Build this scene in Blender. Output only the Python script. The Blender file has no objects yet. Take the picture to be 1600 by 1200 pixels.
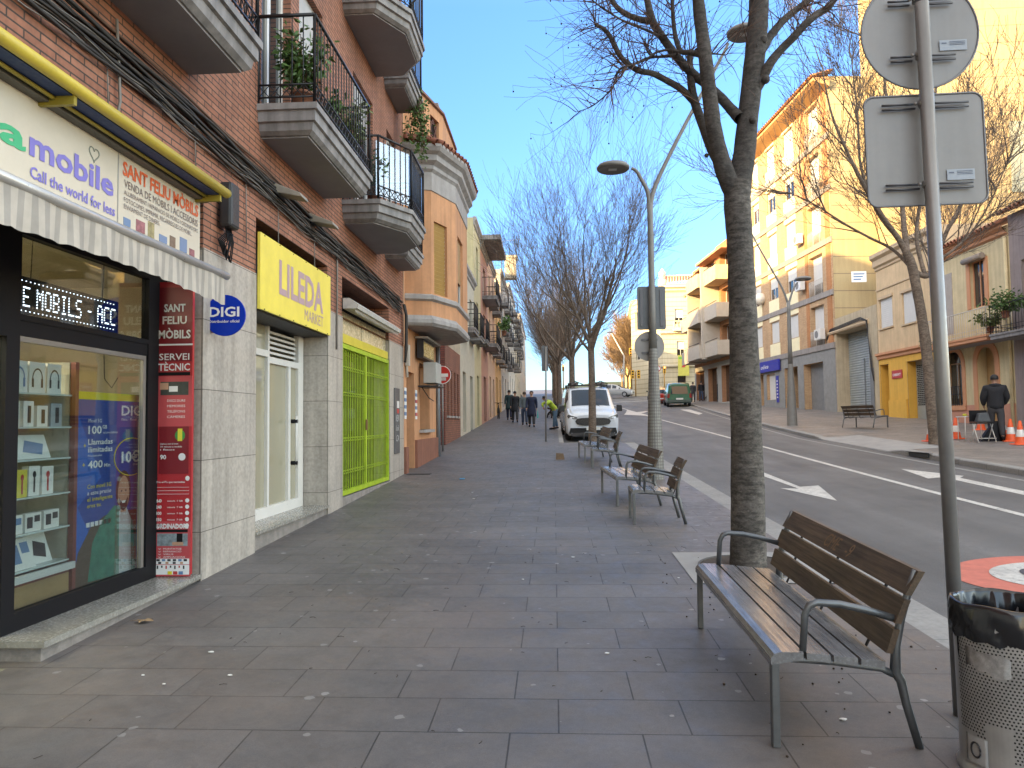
import bpy, bmesh, math, random
from mathutils import Vector, Matrix
random.seed(7)
scn = bpy.context.scene
COL = scn.collection
PI = math.pi
UP = Vector((0, 0, 1))
# ---------------------------------------------------------------- camera geometry and terrain
FPX = 1150.0; EYE = 1.6; ROLL = .012
PIT = math.atan(60 / FPX); YAW = math.atan(65 / FPX)
Z85 = .031 * 85 + .00022 * 85 * 85
def P(y):
    if y < -20: return -.02 * 20 + .0
    if y < 0: return .02 * y
    if y < 85: return .031 * y + .00022 * y * y
    if y < 260: return Z85 + .05 * (y - 85)
    return Z85 + .05 * 175
def kx(y):                                       # street-side edge of the left kerb
    return 2.78 - .008 * max(0, y - 8) if y < 24.6 else .32
def fk(y):                                       # far kerb line
    return 8.45 if y < 25 else 8.45 + .077 * (y - 25)
def road_z(x, y): return P(y) - .12 + .03 * (x - 2.75)
def side_z(x, y): return P(y)
def far_z(x, y): return P(y) + .17 + .012 * (x - 8.3)
def cam_to_world(x, y, fwd):
    f = fwd * math.cos(PIT) - y * math.sin(PIT); u = fwd * math.sin(PIT) + y * math.cos(PIT)
    return Vector((x * math.cos(YAW) - f * math.sin(YAW), x * math.sin(YAW) + f * math.cos(YAW), u))
def ray(px, py):
    dx = px - 800; dy = 600 - py
    v = cam_to_world(dx * math.cos(ROLL) + dy * math.sin(ROLL), -dx * math.sin(ROLL) + dy * math.cos(ROLL), FPX)
    return v.x / v.y, v.z / v.y
def aty(px, py, Y):                              # measured point at distance Y
    a, b = ray(px, py); return Vector((a * Y, Y, EYE + b * Y))
def atx(px, py, X):                              # measured point on the plane x = X: (y, z)
    a, b = ray(px, py); y = X / a; return (y, EYE + b * y)
def gnd(px, py, fn):
    a, b = ray(px, py); y = 1.0
    while y < 400:
        if EYE + b * y < fn(a * y, y): break
        y += .02
    return a * y, y
# ---------------------------------------------------------------- materials
MATS = {}
def srgb(r, g, b):
    return tuple(((c / 255) / 12.92 if c <= 10 else (((c / 255) + .055) / 1.055) ** 2.4) for c in (r, g, b))
def new_mat(name):
    m = bpy.data.materials.new(name); m.use_nodes = True
    nt = m.node_tree; bs = nt.nodes['Principled BSDF']; MATS[name] = m
    return m, nt, nt.nodes, nt.links, bs
def mix(nt, a, b, fac, mode='MIX'):
    n = nt.nodes.new('ShaderNodeMix'); n.data_type = 'RGBA'; n.blend_type = mode
    for i, v in ((6, a), (7, b), (0, fac)):
        if isinstance(v, (tuple, list)): n.inputs[i].default_value = (*v[:3], 1)
        elif isinstance(v, (int, float)): n.inputs[i].default_value = v
        else: nt.links.new(v, n.inputs[i])
    return n.outputs[2]
def noise(nt, scale, detail=4, rough=.6, vec=None, coord='Object'):
    n = nt.nodes.new('ShaderNodeTexNoise'); n.inputs['Scale'].default_value = scale
    n.inputs['Detail'].default_value = detail; n.inputs['Roughness'].default_value = rough
    if vec is None:
        tc = nt.nodes.new('ShaderNodeTexCoord'); vec = tc.outputs[coord]
    nt.links.new(vec, n.inputs['Vector']); return n.outputs['Fac']
def ramp(nt, fac, stops):
    n = nt.nodes.new('ShaderNodeValToRGB'); nt.links.new(fac, n.inputs[0])
    el = n.color_ramp.elements
    while len(el) < len(stops): el.new(.5)
    for e, (p, c) in zip(el, stops):
        e.position = p; e.color = (c, c, c, 1) if isinstance(c, (int, float)) else (*c, 1)
    return n.outputs[0]
def mapping(nt, scale=(1, 1, 1), coord='Object', rot=(0, 0, 0)):
    tc = nt.nodes.new('ShaderNodeTexCoord'); mp = nt.nodes.new('ShaderNodeMapping')
    mp.inputs['Scale'].default_value = scale; mp.inputs['Rotation'].default_value = rot
    nt.links.new(tc.outputs[coord], mp.inputs[0]); return mp.outputs[0]
def bump(nt, bs, h, strength=.3, dist=.01):
    b = nt.nodes.new('ShaderNodeBump'); b.inputs['Strength'].default_value = strength
    b.inputs['Distance'].default_value = dist; nt.links.new(h, b.inputs['Height'])
    nt.links.new(b.outputs[0], bs.inputs['Normal'])
def M(name, col=None, rough=.6, metal=0, var=.12, scale=4, bmp=0, bscale=60, streak=0, emit=0, spec=.5):
    """plain weathered surface: base colour with soft blotches, optional rain streaks and grain"""
    if name in MATS: return MATS[name]
    m, nt, N, L, bs = new_mat(name)
    bs.inputs['Roughness'].default_value = rough; bs.inputs['Metallic'].default_value = metal
    bs.inputs['Specular IOR Level'].default_value = spec
    if var > 0:
        f = noise(nt, scale)
        f2 = noise(nt, scale * 9, 3)
        k = mix(nt, ramp(nt, f, [(.3, 1 - var), (.7, 1 + var * .5)]), ramp(nt, f2, [(.3, 1 - var * .5), (.7, 1 + var * .2)]), 1, 'MULTIPLY')
        c = mix(nt, col, k, 1, 'MULTIPLY')
        if streak:
            s = noise(nt, 1, 4, .6, mapping(nt, (7, 7, .35)))
            c = mix(nt, c, ramp(nt, s, [(.35, 1 - streak), (.62, 1.0)]), 1, 'MULTIPLY')
        L.new(c, bs.inputs['Base Color'])
        r = ramp(nt, f2, [(.2, max(.02, rough - .12)), (.8, min(1, rough + .12))]); L.new(r, bs.inputs['Roughness'])
    else: bs.inputs['Base Color'].default_value = (*col, 1)
    if bmp: bump(nt, bs, noise(nt, bscale, 3), bmp, .004)
    if emit:
        bs.inputs['Emission Color'].default_value = (*col, 1); bs.inputs['Emission Strength'].default_value = emit
    return m
def brick_mat(name, c1, c2, mortar, w=.29, h=.058, ms=.006, rough=.8, var=.25, bmp=.5, streak=.15, off=.5, smooth=.1, bias=0, big=(.6, .2), freq=2):
    if name in MATS: return MATS[name]
    m, nt, N, L, bs = new_mat(name)
    b = N.new('ShaderNodeTexBrick'); L.new(mapping(nt, coord='UV'), b.inputs['Vector'])
    b.inputs['Scale'].default_value = 1; b.inputs['Brick Width'].default_value = w; b.inputs['Row Height'].default_value = h
    b.inputs['Mortar Size'].default_value = ms; b.inputs['Mortar Smooth'].default_value = smooth
    b.inputs['Bias'].default_value = bias; b.offset = off; b.offset_frequency = freq
    b.inputs['Color1'].default_value = (*c1, 1); b.inputs['Color2'].default_value = (*c2, 1); b.inputs['Mortar'].default_value = (*mortar, 1)
    f = noise(nt, big[0] * 2); f2 = noise(nt, 25, 4)
    c = mix(nt, b.outputs['Color'], ramp(nt, f, [(.3, 1 - var), (.7, 1 + var * .3)]), 1, 'MULTIPLY')
    c = mix(nt, c, ramp(nt, f2, [(.3, 1 - big[1]), (.7, 1.05)]), 1, 'MULTIPLY')
    if streak:
        s = noise(nt, 1, 4, .6, mapping(nt, (5, 5, .3)))
        c = mix(nt, c, ramp(nt, s, [(.35, 1 - streak), (.6, 1.0)]), 1, 'MULTIPLY')
    L.new(c, bs.inputs['Base Color']); bs.inputs['Roughness'].default_value = rough
    if bmp:
        inv = N.new('ShaderNodeMath'); inv.operation = 'SUBTRACT'; inv.inputs[0].default_value = 1; L.new(b.outputs['Fac'], inv.inputs[1])
        ad = N.new('ShaderNodeMath'); ad.operation = 'MULTIPLY_ADD'; L.new(f2, ad.inputs[0]); ad.inputs[1].default_value = .3; L.new(inv.outputs[0], ad.inputs[2])
        bump(nt, bs, ad.outputs[0], bmp, .006)
    return m
def glass_mat(name, tint=(.8, .85, .85), refl=1.0, rough=.02, opac=0.0, dark=(.02, .025, .03)):
    """window glass: a see-through sheet with a Fresnel mirror; opac mixes in a flat colour for the dark or bright room behind"""
    if name in MATS: return MATS[name]
    m, nt, N, L, bs = new_mat(name)
    out = N['Material Output']
    tr = N.new('ShaderNodeBsdfTransparent'); tr.inputs[0].default_value = (*tint, 1)
    df = N.new('ShaderNodeBsdfDiffuse'); df.inputs[0].default_value = (*dark, 1)
    gl = N.new('ShaderNodeBsdfGlossy'); gl.inputs['Roughness'].default_value = rough
    fr = N.new('ShaderNodeLayerWeight'); fr.inputs[0].default_value = .5
    pw = N.new('ShaderNodeMath'); pw.operation = 'POWER'; L.new(fr.outputs['Facing'], pw.inputs[0]); pw.inputs[1].default_value = 3.2
    mu = N.new('ShaderNodeMath'); mu.operation = 'MULTIPLY_ADD'; mu.use_clamp = True; L.new(pw.outputs[0], mu.inputs[0]); mu.inputs[1].default_value = .55 * refl; mu.inputs[2].default_value = .06 * refl
    m1 = N.new('ShaderNodeMixShader'); m1.inputs[0].default_value = opac; L.new(tr.outputs[0], m1.inputs[1]); L.new(df.outputs[0], m1.inputs[2])
    m2 = N.new('ShaderNodeMixShader'); L.new(mu.outputs[0], m2.inputs[0]); L.new(m1.outputs[0], m2.inputs[1]); L.new(gl.outputs[0], m2.inputs[2])
    L.new(m2.outputs[0], out.inputs[0]); return m
# ---------------------------------------------------------------- mesh builder
class Frame:
    """a wall plane: u runs to the viewer's right, v up, n out of the wall"""
    def __init__(s, O, U):
        s.O = Vector(O); s.U = Vector(U).normalized(); s.N = s.U.cross(UP).normalized()
    def p(s, u, v, n=0): return s.O + s.U * u + UP * v + s.N * n
WORLD = Frame((0, 0, 0), (1, 0, 0))
def root_loc(p):
    while p.parent: p = p.parent
    return p.location.copy()
class MB:
    def __init__(s): s.v = []; s.f = []; s.sm = []
    def face(s, pts, smooth=False):
        i = len(s.v); s.v += [Vector(p) for p in pts]; s.f.append(tuple(range(i, i + len(pts)))); s.sm.append(smooth)
    def grid(s, rows, closed=False, smooth=True):
        i = len(s.v); n = len(rows[0])
        for r in rows: s.v += [Vector(p) for p in r]
        for a in range(len(rows) - 1):
            for b in range(n if closed else n - 1):
                c = (b + 1) % n
                s.f.append((i + a * n + b, i + a * n + c, i + (a + 1) * n + c, i + (a + 1) * n + b)); s.sm.append(smooth)
        return i
    def hexa(s, c):                                # 8 corners: bottom ring, top ring
        i = len(s.v); s.v += [Vector(p) for p in c]
        for f in ((3, 2, 1, 0), (4, 5, 6, 7), (0, 1, 5, 4), (1, 2, 6, 5), (2, 3, 7, 6), (3, 0, 4, 7)):
            s.f.append(tuple(i + k for k in f)); s.sm.append(False)
        return s
    def box(s, x0, x1, y0, y1, z0, z1):
        return s.hexa([(x0, y0, z0), (x1, y0, z0), (x1, y1, z0), (x0, y1, z0), (x0, y0, z1), (x1, y0, z1), (x1, y1, z1), (x0, y1, z1)])
    def fbox(s, F, u0, u1, v0, v1, n0, n1):
        return s.hexa([F.p(u0, v0, n0), F.p(u1, v0, n0), F.p(u1, v0, n1), F.p(u0, v0, n1), F.p(u0, v1, n0), F.p(u1, v1, n0), F.p(u1, v1, n1), F.p(u0, v1, n1)])
    def prism(s, pts, off):                        # polygon (3-D points) extruded by a vector
        off = Vector(off); n = len(pts); pts = [Vector(p) for p in pts]
        s.face(pts); s.face([p + off for p in reversed(pts)])
        for i in range(n):
            a, b = pts[i], pts[(i + 1) % n]; s.face([b, a, a + off, b + off])
        return s
    def tube(s, pts, rad, n=8, cap=True, sx=1.0, smooth=True):
        pts = [Vector(p) for p in pts]
        if not isinstance(rad, (list, tuple)): rad = [rad] * len(pts)
        rows = []; prev = None
        for i, p in enumerate(pts):
            t = (pts[min(i + 1, len(pts) - 1)] - pts[max(i - 1, 0)])
            if t.length < 1e-9: t = Vector((0, 0, 1))
            t.normalize()
            if prev is None:
                a = t.orthogonal().normalized() if abs(t.z) < .9 else Vector((1, 0, 0)); a = (a - t * a.dot(t)).normalized()
            else:
                a = (prev - t * prev.dot(t))
                a = a.normalized() if a.length > 1e-6 else t.orthogonal().normalized()
            prev = a; b = t.cross(a)
            rows.append([p + (a * math.cos(k * 2 * PI / n) * sx + b * math.sin(k * 2 * PI / n)) * rad[i] for k in range(n)])
        i = s.grid(rows, True, smooth)
        if cap and n > 2:
            s.f.append(tuple(i + k for k in reversed(range(n)))); s.sm.append(False)
            e = i + (len(rows) - 1) * n; s.f.append(tuple(e + k for k in range(n))); s.sm.append(False)
        return s
    def lathe(s, c, prof, n=20, smooth=True, sq=1.0):
        c = Vector(c)
        rows = [[c + Vector((r * math.cos(k * 2 * PI / n), r * math.sin(k * 2 * PI / n) * sq, z)) for k in range(n)] for r, z in prof]
        s.grid(rows, True, smooth); return s
    def disc(s, c, r, N, th=.004, n=32):
        c = Vector(c); N = Vector(N).normalized(); s.tube([c, c + N * th], r, n, True, smooth=False); return s
    def ball(s, c, r, n=8, sz=1):
        c = Vector(c); m = max(4, n // 2 + 1)
        rows = [[c + Vector((r * math.sin(a) * math.cos(k * 2 * PI / n), r * math.sin(a) * math.sin(k * 2 * PI / n), r * sz * math.cos(a))) for k in range(n)] for a in [PI * j / m * .999 + .001 for j in range(m + 1)]]
        s.grid(rows, True); return s
    def build(s, name, mat=None, parent=None, label=None, bevel=0, weld=False, sub=0):
        me = bpy.data.meshes.new(name)
        if parent is not None: org = root_loc(parent)
        elif s.v:
            xs = [p.x for p in s.v]; ys = [p.y for p in s.v]; zs = [p.z for p in s.v]
            org = Vector(((min(xs) + max(xs)) / 2, (min(ys) + max(ys)) / 2, min(zs)))
        else: org = Vector()
        if s.keep_origin: org = Vector()
        me.from_pydata([tuple(p - org) for p in s.v], [], s.f)
        me.polygons.foreach_set('use_smooth', s.sm)
        if weld:
            bm = bmesh.new(); bm.from_mesh(me); bmesh.ops.remove_doubles(bm, verts=bm.verts, dist=.0005)
            bmesh.ops.recalc_face_normals(bm, faces=bm.faces); bm.to_mesh(me); bm.free()
        uvl = me.uv_layers.new(name='UVMap')
        data = [0.0] * (2 * len(me.loops))
        for p in me.polygons:
            n = p.normal
            for li in p.loop_indices:
                w = me.vertices[me.loops[li].vertex_index].co + org
                if abs(n.z) > .7: uv = (w.x, w.y)
                else:
                    l = math.hypot(n.x, n.y) or 1
                    ax, ay = (-n.y / l, n.x / l)
                    if abs(ax) > abs(ay) and ax < 0 or abs(ay) >= abs(ax) and ay < 0: ax, ay = -ax, -ay
                    uv = (w.x * ax + w.y * ay, w.z)
                data[2 * li] = uv[0]; data[2 * li + 1] = uv[1]
        uvl.data.foreach_set('uv', data)
        if mat:
            me.materials.append(mat)
        o = bpy.data.objects.new(name, me); COL.objects.link(o)
        if parent is not None:
            o.parent = parent
            if parent.parent is None and parent.type == 'MESH' and False: pass
        else: o.location = org
        if label: o['label'] = label
        if bevel:
            b = o.modifiers.new('bevel', 'BEVEL'); b.width = bevel; b.segments = 2; b.limit_method = 'ANGLE'; b.angle_limit = .6
        if sub:
            b = o.modifiers.new('sub', 'SUBSURF'); b.levels = sub; b.render_levels = sub
        return o
    keep_origin = False
def thing(name, label, cat, loc=(0, 0, 0), rz=0, group=None):
    o = bpy.data.objects.new(name, None); COL.objects.link(o); o.location = loc; o.rotation_euler = (0, 0, rz)
    o.empty_display_size = .1
    return tag(o, label, cat, group)
def tag(o, label, cat, group=None, kind=None):
    o['label'] = label; o['category'] = cat
    if group: o['group'] = group
    if kind: o['kind'] = kind
    return o
def struct(o, kind='structure'): o['kind'] = kind; return o
def kids(o): return [c for c in bpy.data.objects if c.parent == o]
def dup(src, loc, rz, label, scale=None):
    ch = {}
    def rec(o, par):
        c = o.copy(); COL.objects.link(c); c.parent = par
        for k in kids(o): rec(k, c)
        return c
    c = rec(src, None); c.location = loc; c.rotation_euler = (0, 0, rz)
    if scale: c.scale = scale if isinstance(scale, tuple) else (scale,) * 3
    c['label'] = label; return c
def text(s, mat, parent, F, u, v, h, w=None, n=.01, align='L', name='lettering', bold=0, ex=.002, shear=0, res=2):
    cu = bpy.data.curves.new('t', 'FONT'); cu.body = s; cu.size = 1; cu.extrude = 0; cu.offset = bold; cu.resolution_u = res; cu.shear = shear
    o = bpy.data.objects.new('t', cu); COL.objects.link(o)
    dg = bpy.context.evaluated_depsgraph_get(); me = bpy.data.meshes.new_from_object(o.evaluated_get(dg))
    bpy.data.objects.remove(o)
    xs = [p.co.x for p in me.vertices]; ys = [p.co.y for p in me.vertices]
    if not xs: return None
    x0, x1 = min(xs), max(xs); cap = .73
    sy = h / cap; sx = sy if w is None else w / (x1 - x0)
    du = {'L': 0, 'C': -(x1 - x0) * sx / 2, 'R': -(x1 - x0) * sx}[align]
    org = root_loc(parent)
    for p in me.vertices:
        q = F.p(u + (p.co.x - x0) * sx + du, v + p.co.y * sy, n + ex); p.co = q - org
    me.materials.clear(); me.materials.append(mat); me.name = name
    t = bpy.data.objects.new(name, me); COL.objects.link(t); t.parent = parent
    return t
def wall(mb, F, u0, u1, v0, v1, holes, depth=.15):
    """front face of a wall with real openings and reveals; holes = (u0,u1,v0,v1)"""
    us = sorted({u0, u1, *[h[0] for h in holes], *[h[1] for h in holes]}); vs = sorted({v0, v1, *[h[2] for h in holes], *[h[3] for h in holes]})
    us = [u for u in us if u0 <= u <= u1]; vs = [v for v in vs if v0 <= v <= v1]
    for a in range(len(us) - 1):
        for b in range(len(vs) - 1):
            cu = (us[a] + us[a + 1]) / 2; cv = (vs[b] + vs[b + 1]) / 2
            if any(h[0] < cu < h[1] and h[2] < cv < h[3] for h in holes): continue
            mb.face([F.p(us[a], vs[b]), F.p(us[a + 1], vs[b]), F.p(us[a + 1], vs[b + 1]), F.p(us[a], vs[b + 1])])
    for h in holes:
        a, b, c, d = h[:4]; c = max(c, v0); dd = h[4] if len(h) > 4 else depth
        mb.face([F.p(a, c), F.p(a, c, -dd), F.p(a, d, -dd), F.p(a, d)][::-1]); mb.face([F.p(b, c), F.p(b, c, -dd), F.p(b, d, -dd), F.p(b, d)])
        mb.face([F.p(a, d), F.p(a, d, -dd), F.p(b, d, -dd), F.p(b, d)][::-1]); mb.face([F.p(a, c), F.p(a, c, -dd), F.p(b, c, -dd), F.p(b, c)])
# ================================================================ WORLD, SUN, CAMERA
SUN_EL = math.radians(13.0)
SUN_DIR = Vector((.78, .626, 0)).normalized()          # the way the light travels, in plan
w = bpy.data.worlds.new('World'); scn.world = w; w.use_nodes = True
nt = w.node_tree; sky = nt.nodes.new('ShaderNodeTexSky'); sky.sky_type = 'NISHITA'; sky.sun_disc = False
sky.sun_elevation = SUN_EL; sky.sun_rotation = math.atan2(-SUN_DIR.x, -SUN_DIR.y)
sky.air_density = 1.0; sky.dust_density = .6; sky.ozone_density = 2.2; sky.altitude = 50
bg = nt.nodes['Background']; bg.inputs[1].default_value = .15
# thin winter cloud veil low over the street, in world directions
tc = nt.nodes.new('ShaderNodeTexCoord'); mp = nt.nodes.new('ShaderNodeMapping'); mp.inputs['Scale'].default_value = (1.2, 1.2, 5)
nt.links.new(tc.outputs['Generated'], mp.inputs[0]); cf = noise(nt, 2.2, 6, .62, mp.outputs[0])
cl = ramp(nt, cf, [(.62, 0.0), (.85, .2)])
skyc = mix(nt, sky.outputs[0], (7.0, 7.2, 7.6), cl)
geo = nt.nodes.new('ShaderNodeSeparateXYZ'); nt.links.new(tc.outputs['Generated'], geo.inputs[0])
low = ramp(nt, geo.outputs[2], [(0.0, (.40, .50, .62)), (.10, (.36, .475, .66)), (.28, (.46, .60, .84)), (.50, (.52, .69, .90)), (.72, (1.3, 1.15, 1.0))])  # overhead band, never in view, is brightened and warmed to fill the shade
skyc = mix(nt, skyc, low, 1, 'MULTIPLY')
# sky out of view brightened and warmed, added to fill the shaded street
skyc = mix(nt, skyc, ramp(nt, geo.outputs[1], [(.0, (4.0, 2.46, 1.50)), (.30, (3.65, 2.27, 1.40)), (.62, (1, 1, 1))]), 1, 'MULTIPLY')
skyc = mix(nt, skyc, ramp(nt, geo.outputs[0], [(.35, (1, 1, 1)), (.9, (1.8, 1.62, 1.45))]), 1, 'MULTIPLY')  # right-hand sky lifted further, added to light the left facades
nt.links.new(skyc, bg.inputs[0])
sun = bpy.data.lights.new('sun', 'SUN'); sun.energy = 3.7; sun.angle = math.radians(.5); sun.color = (1, .66, .27)
so = bpy.data.objects.new('sun', sun); COL.objects.link(so)
d = Vector((SUN_DIR.x * math.cos(SUN_EL), SUN_DIR.y * math.cos(SUN_EL), -math.sin(SUN_EL)))
so.rotation_euler = d.to_track_quat('-Z', 'Y').to_euler(); so.location = (-20, -20, 30)
cam = bpy.data.cameras.new('camera'); cam.lens = FPX / 1600 * 36; cam.sensor_width = 36; cam.clip_end = 3000; cam.clip_start = .05
co = bpy.data.objects.new('camera', cam); COL.objects.link(co); scn.camera = co
r = cam_to_world(math.cos(ROLL), -math.sin(ROLL), 0); u = cam_to_world(math.sin(ROLL), math.cos(ROLL), 0); f = cam_to_world(0, 0, 1)
co.matrix_world = Matrix(((r.x, u.x, -f.x, 0), (r.y, u.y, -f.y, 0), (r.z, u.z, -f.z, EYE), (0, 0, 0, 1)))
scn.view_settings.view_transform = 'Standard'; scn.view_settings.look = 'None'; scn.view_settings.exposure = 2.16
# ================================================================ GROUND MATERIALS
def paving(name, c1, c2, w=.63, h=.4, gum=True, mort=(.045, .042, .04), off=.37):
    m = brick_mat(name, c1, c2, mort, w, h, .0045, .62, .14, .35, 0, off, .2, 0, (.5, .10), 2)
    nt = m.node_tree; N = nt.nodes; L = nt.links; bs = N['Principled BSDF']
    base = bs.inputs['Base Color'].links[0].from_socket
    n1 = noise(nt, 1.1, 6, .65); n3 = noise(nt, 7, 5, .7); n2 = noise(nt, 160, 2)
    c = mix(nt, base, ramp(nt, n1, [(.34, .80), (.66, 1.10)]), 1, 'MULTIPLY')
    c = mix(nt, c, ramp(nt, n3, [(.35, .90), (.65, 1.06)]), 1, 'MULTIPLY')
    c = mix(nt, c, ramp(nt, n2, [(.35, .86), (.65, 1.12)]), 1, 'MULTIPLY')
    c = mix(nt, c, (.20, .155, .125), ramp(nt, noise(nt, .55, 5, .7, mapping(nt, (1, 1, 1), rot=(0, 0, .8))), [(.5, 0.0), (.72, .45)]))
    if gum:
        for sc, rad, col, am in ((3.1, .040, (.42, .41, .40), .5), (2.0, .045, (.07, .068, .066), .45), (5.5, .040, (.34, .33, .32), .5)):
            v = N.new('ShaderNodeTexVoronoi'); v.inputs['Scale'].default_value = sc; v.voronoi_dimensions = '3D'
            wv = mapping(nt, (1, 1, 0)); nn = N.new('ShaderNodeTexNoise'); nn.inputs['Scale'].default_value = 30; L.new(wv, nn.inputs['Vector'])
            ad = N.new('ShaderNodeVectorMath'); ad.operation = 'MULTIPLY_ADD'; L.new(nn.outputs['Color'], ad.inputs[0]); ad.inputs[1].default_value = (.03, .03, 0); L.new(wv, ad.inputs[2])
            L.new(ad.outputs[0], v.inputs['Vector'])
            sz = N.new('ShaderNodeMath'); sz.operation = 'MULTIPLY_ADD'
            sp = N.new('ShaderNodeSeparateColor'); L.new(v.outputs['Color'], sp.inputs[0])
            L.new(sp.outputs[0], sz.inputs[0]); sz.inputs[1].default_value = rad * sc * .9; sz.inputs[2].default_value = -rad * sc * .22
            lt = N.new('ShaderNodeMath'); lt.operation = 'LESS_THAN'; L.new(v.outputs['Distance'], lt.inputs[0]); L.new(sz.outputs[0], lt.inputs[1])
            k = N.new('ShaderNodeMath'); k.operation = 'MULTIPLY'; L.new(lt.outputs[0], k.inputs[0]); k.inputs[1].default_value = am
            c = mix(nt, c, col, k.outputs[0])
    L.new(c, bs.inputs['Base Color'])
    L.new(ramp(nt, n3, [(.3, .42), (.7, .68)]), bs.inputs['Roughness'])
    return m
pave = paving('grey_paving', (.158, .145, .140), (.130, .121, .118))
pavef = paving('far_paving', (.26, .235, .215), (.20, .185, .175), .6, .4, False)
def asphalt_mat():
    m, nt, N, L, bs = new_mat('asphalt')
    n1 = noise(nt, 1, 5, .6, mapping(nt, (1.3, .12, 1))); n2 = noise(nt, 190, 2, .8); n3 = noise(nt, .8, 5, .7)
    c = mix(nt, (.142, .138, .136), ramp(nt, n1, [(.35, .72), (.65, 1.12)]), 1, 'MULTIPLY')
    c = mix(nt, c, ramp(nt, n2, [(.32, .62), (.7, 1.35)]), 1, 'MULTIPLY')
    c = mix(nt, c, ramp(nt, n3, [(.3, .82), (.7, 1.12)]), 1, 'MULTIPLY')
    n4 = noise(nt, 1, 6, .7, mapping(nt, (.5, .5, 1), rot=(0, 0, .5))); c = mix(nt, c, (.10, .10, .10), ramp(nt, n4, [(.487, 0.0), (.497, .35), (.503, .35), (.513, 0.0)]))
    n5 = noise(nt, .45, 3, .5); c = mix(nt, c, ramp(nt, n5, [(.55, (1, 1, 1)), (.60, (.86, .86, .87))]), 1, 'MULTIPLY')
    L.new(c, bs.inputs['Base Color']); bs.inputs['Roughness'].default_value = .7
    bump(nt, bs, n2, .35, .006); return m
asph = asphalt_mat()
kerbm = brick_mat('kerb_stone', (.33, .32, .30), (.28, .27, .26), (.12, .12, .11), 1.0, 1.0, .004, .75, .15, .2, 0, 0, .1, 0, (.8, .2))
lightstone = M('pale_stone', (.34, .33, .315), .75, var=.15, scale=3, bmp=.1)
paint = M('road_paint', (.60, .58, .54), .7, var=.22, scale=14)
nt_ = paint.node_tree; b_ = nt_.nodes['Principled BSDF']; c_ = b_.inputs['Base Color'].links[0].from_socket
wv_ = noise(nt_, 22, 6, .75); wv2 = noise(nt_, 1.6, 4, .6)
c_ = mix(nt_, c_, (.16, .155, .15), ramp(nt_, wv_, [(.56, 0.0), (.64, .8)])); c_ = mix(nt_, c_, (.25, .245, .24), ramp(nt_, wv2, [(.5, 0.0), (.72, .55)])); nt_.links.new(c_, b_.inputs['Base Color'])
paint_red = M('road_paint_red', (.58, .17, .12), .75, var=.15, scale=10)
paint_blk = M('road_paint_dark', (.06, .06, .075), .7, var=.15, scale=10)
# ================================================================ GROUND SHEETS
ys = [-25 + .5 * i for i in range(250)] + [100 + 4 * i for i in range(41)] + [270, 320, 420]
def sheet(xf, zf, ylist, n=4):
    mb = MB(); rows = []
    for y in ylist:
        xs = xf(y); rows.append([(x, y, zf(x, y)) for x in xs])
    mb.grid(rows, smooth=False); return mb
def lin(a, b, n): return [a + (b - a) * i / (n - 1) for i in range(n)]
KW = .34
y1 = [y for y in ys if y <= 24.5] + [24.6]; y2 = [24.6] + [y for y in ys if y > 24.6]
mb = sheet(lambda y: lin(-3.9, kx(y) - KW, 5), side_z, y1)
b2 = sheet(lambda y: lin(-12, .32 - .16, 5), side_z, y2); i = len(mb.v); mb.v += b2.v; mb.f += [tuple(k + i for k in f) for f in b2.f]; mb.sm += b2.sm
mb.face([(-12, 19.5, P(19.5) - .01), (-3.9, 19.5, P(19.5) - .01), (-3.9, 24.6, P(24.6) - .002), (-12, 24.6, P(24.6) - .002)])
struct(mb.build('pavement', pave))
mb = MB()                                                    # kerb: top strip and street face
rows = [[(kx(y) - KW, y, P(y)), (kx(y) - .02, y, P(y)), (kx(y), y, P(y) - .02), (kx(y), y, P(y) - .25)] for y in y1 if y >= -25]
mb.grid(rows, smooth=False)
rows = [[(x, 24.6, P(24.6) + .0), (x, 24.78, P(24.6)), (x, 24.8, P(24.6) - .3)] for x in lin(.16, 2.65, 5)]; mb.grid(rows, smooth=False)
rows = [[(.16, y, P(y)), (.30, y, P(y)), (.32, y, P(y) - .02), (.32, y, P(y) - .3)] for y in [24.8] + y2[1:]]; mb.grid(rows, smooth=False)
struct(mb.build('kerb', kerbm))
mb = sheet(lambda y: lin(kx(y) - .01 if y < 24.6 else .3, fk(y) + .05, 7), road_z, y1 + [y + 1e-3 for y in y2])
struct(mb.build('road', asph))
def drop(y): return max(0, min(1, (y - 18.5) / .8)) * max(0, min(1, (24.6 - y) / .8))
def far_s(x, y):                                             # far pavement with the dropped kerb
    t = max(0, min(1, (x - fk(y)) / 1.3)); k = drop(y) * (1 - t); return far_z(x, y) * (1 - k) + (road_z(fk(y), y) + .025) * k
ysf = sorted(set(ys + [18 + .2 * i for i in range(36)]))
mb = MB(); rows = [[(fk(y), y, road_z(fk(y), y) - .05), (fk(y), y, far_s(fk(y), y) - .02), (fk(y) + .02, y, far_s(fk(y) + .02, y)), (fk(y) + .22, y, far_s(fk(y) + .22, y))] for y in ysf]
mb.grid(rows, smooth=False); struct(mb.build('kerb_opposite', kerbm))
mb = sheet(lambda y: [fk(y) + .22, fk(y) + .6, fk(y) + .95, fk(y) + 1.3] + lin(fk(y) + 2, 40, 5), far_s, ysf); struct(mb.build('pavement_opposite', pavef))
mb = sheet(lambda y: [-500, -120, -40, 0, 40, 120, 500], lambda x, y: P(y) - .45, [-200, -60, -20, 0, 20, 40, 60, 80, 100, 140, 200, 260, 400, 1200])
struct(mb.build('ground', M('earth', (.13, .12, .10), .9)))
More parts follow.
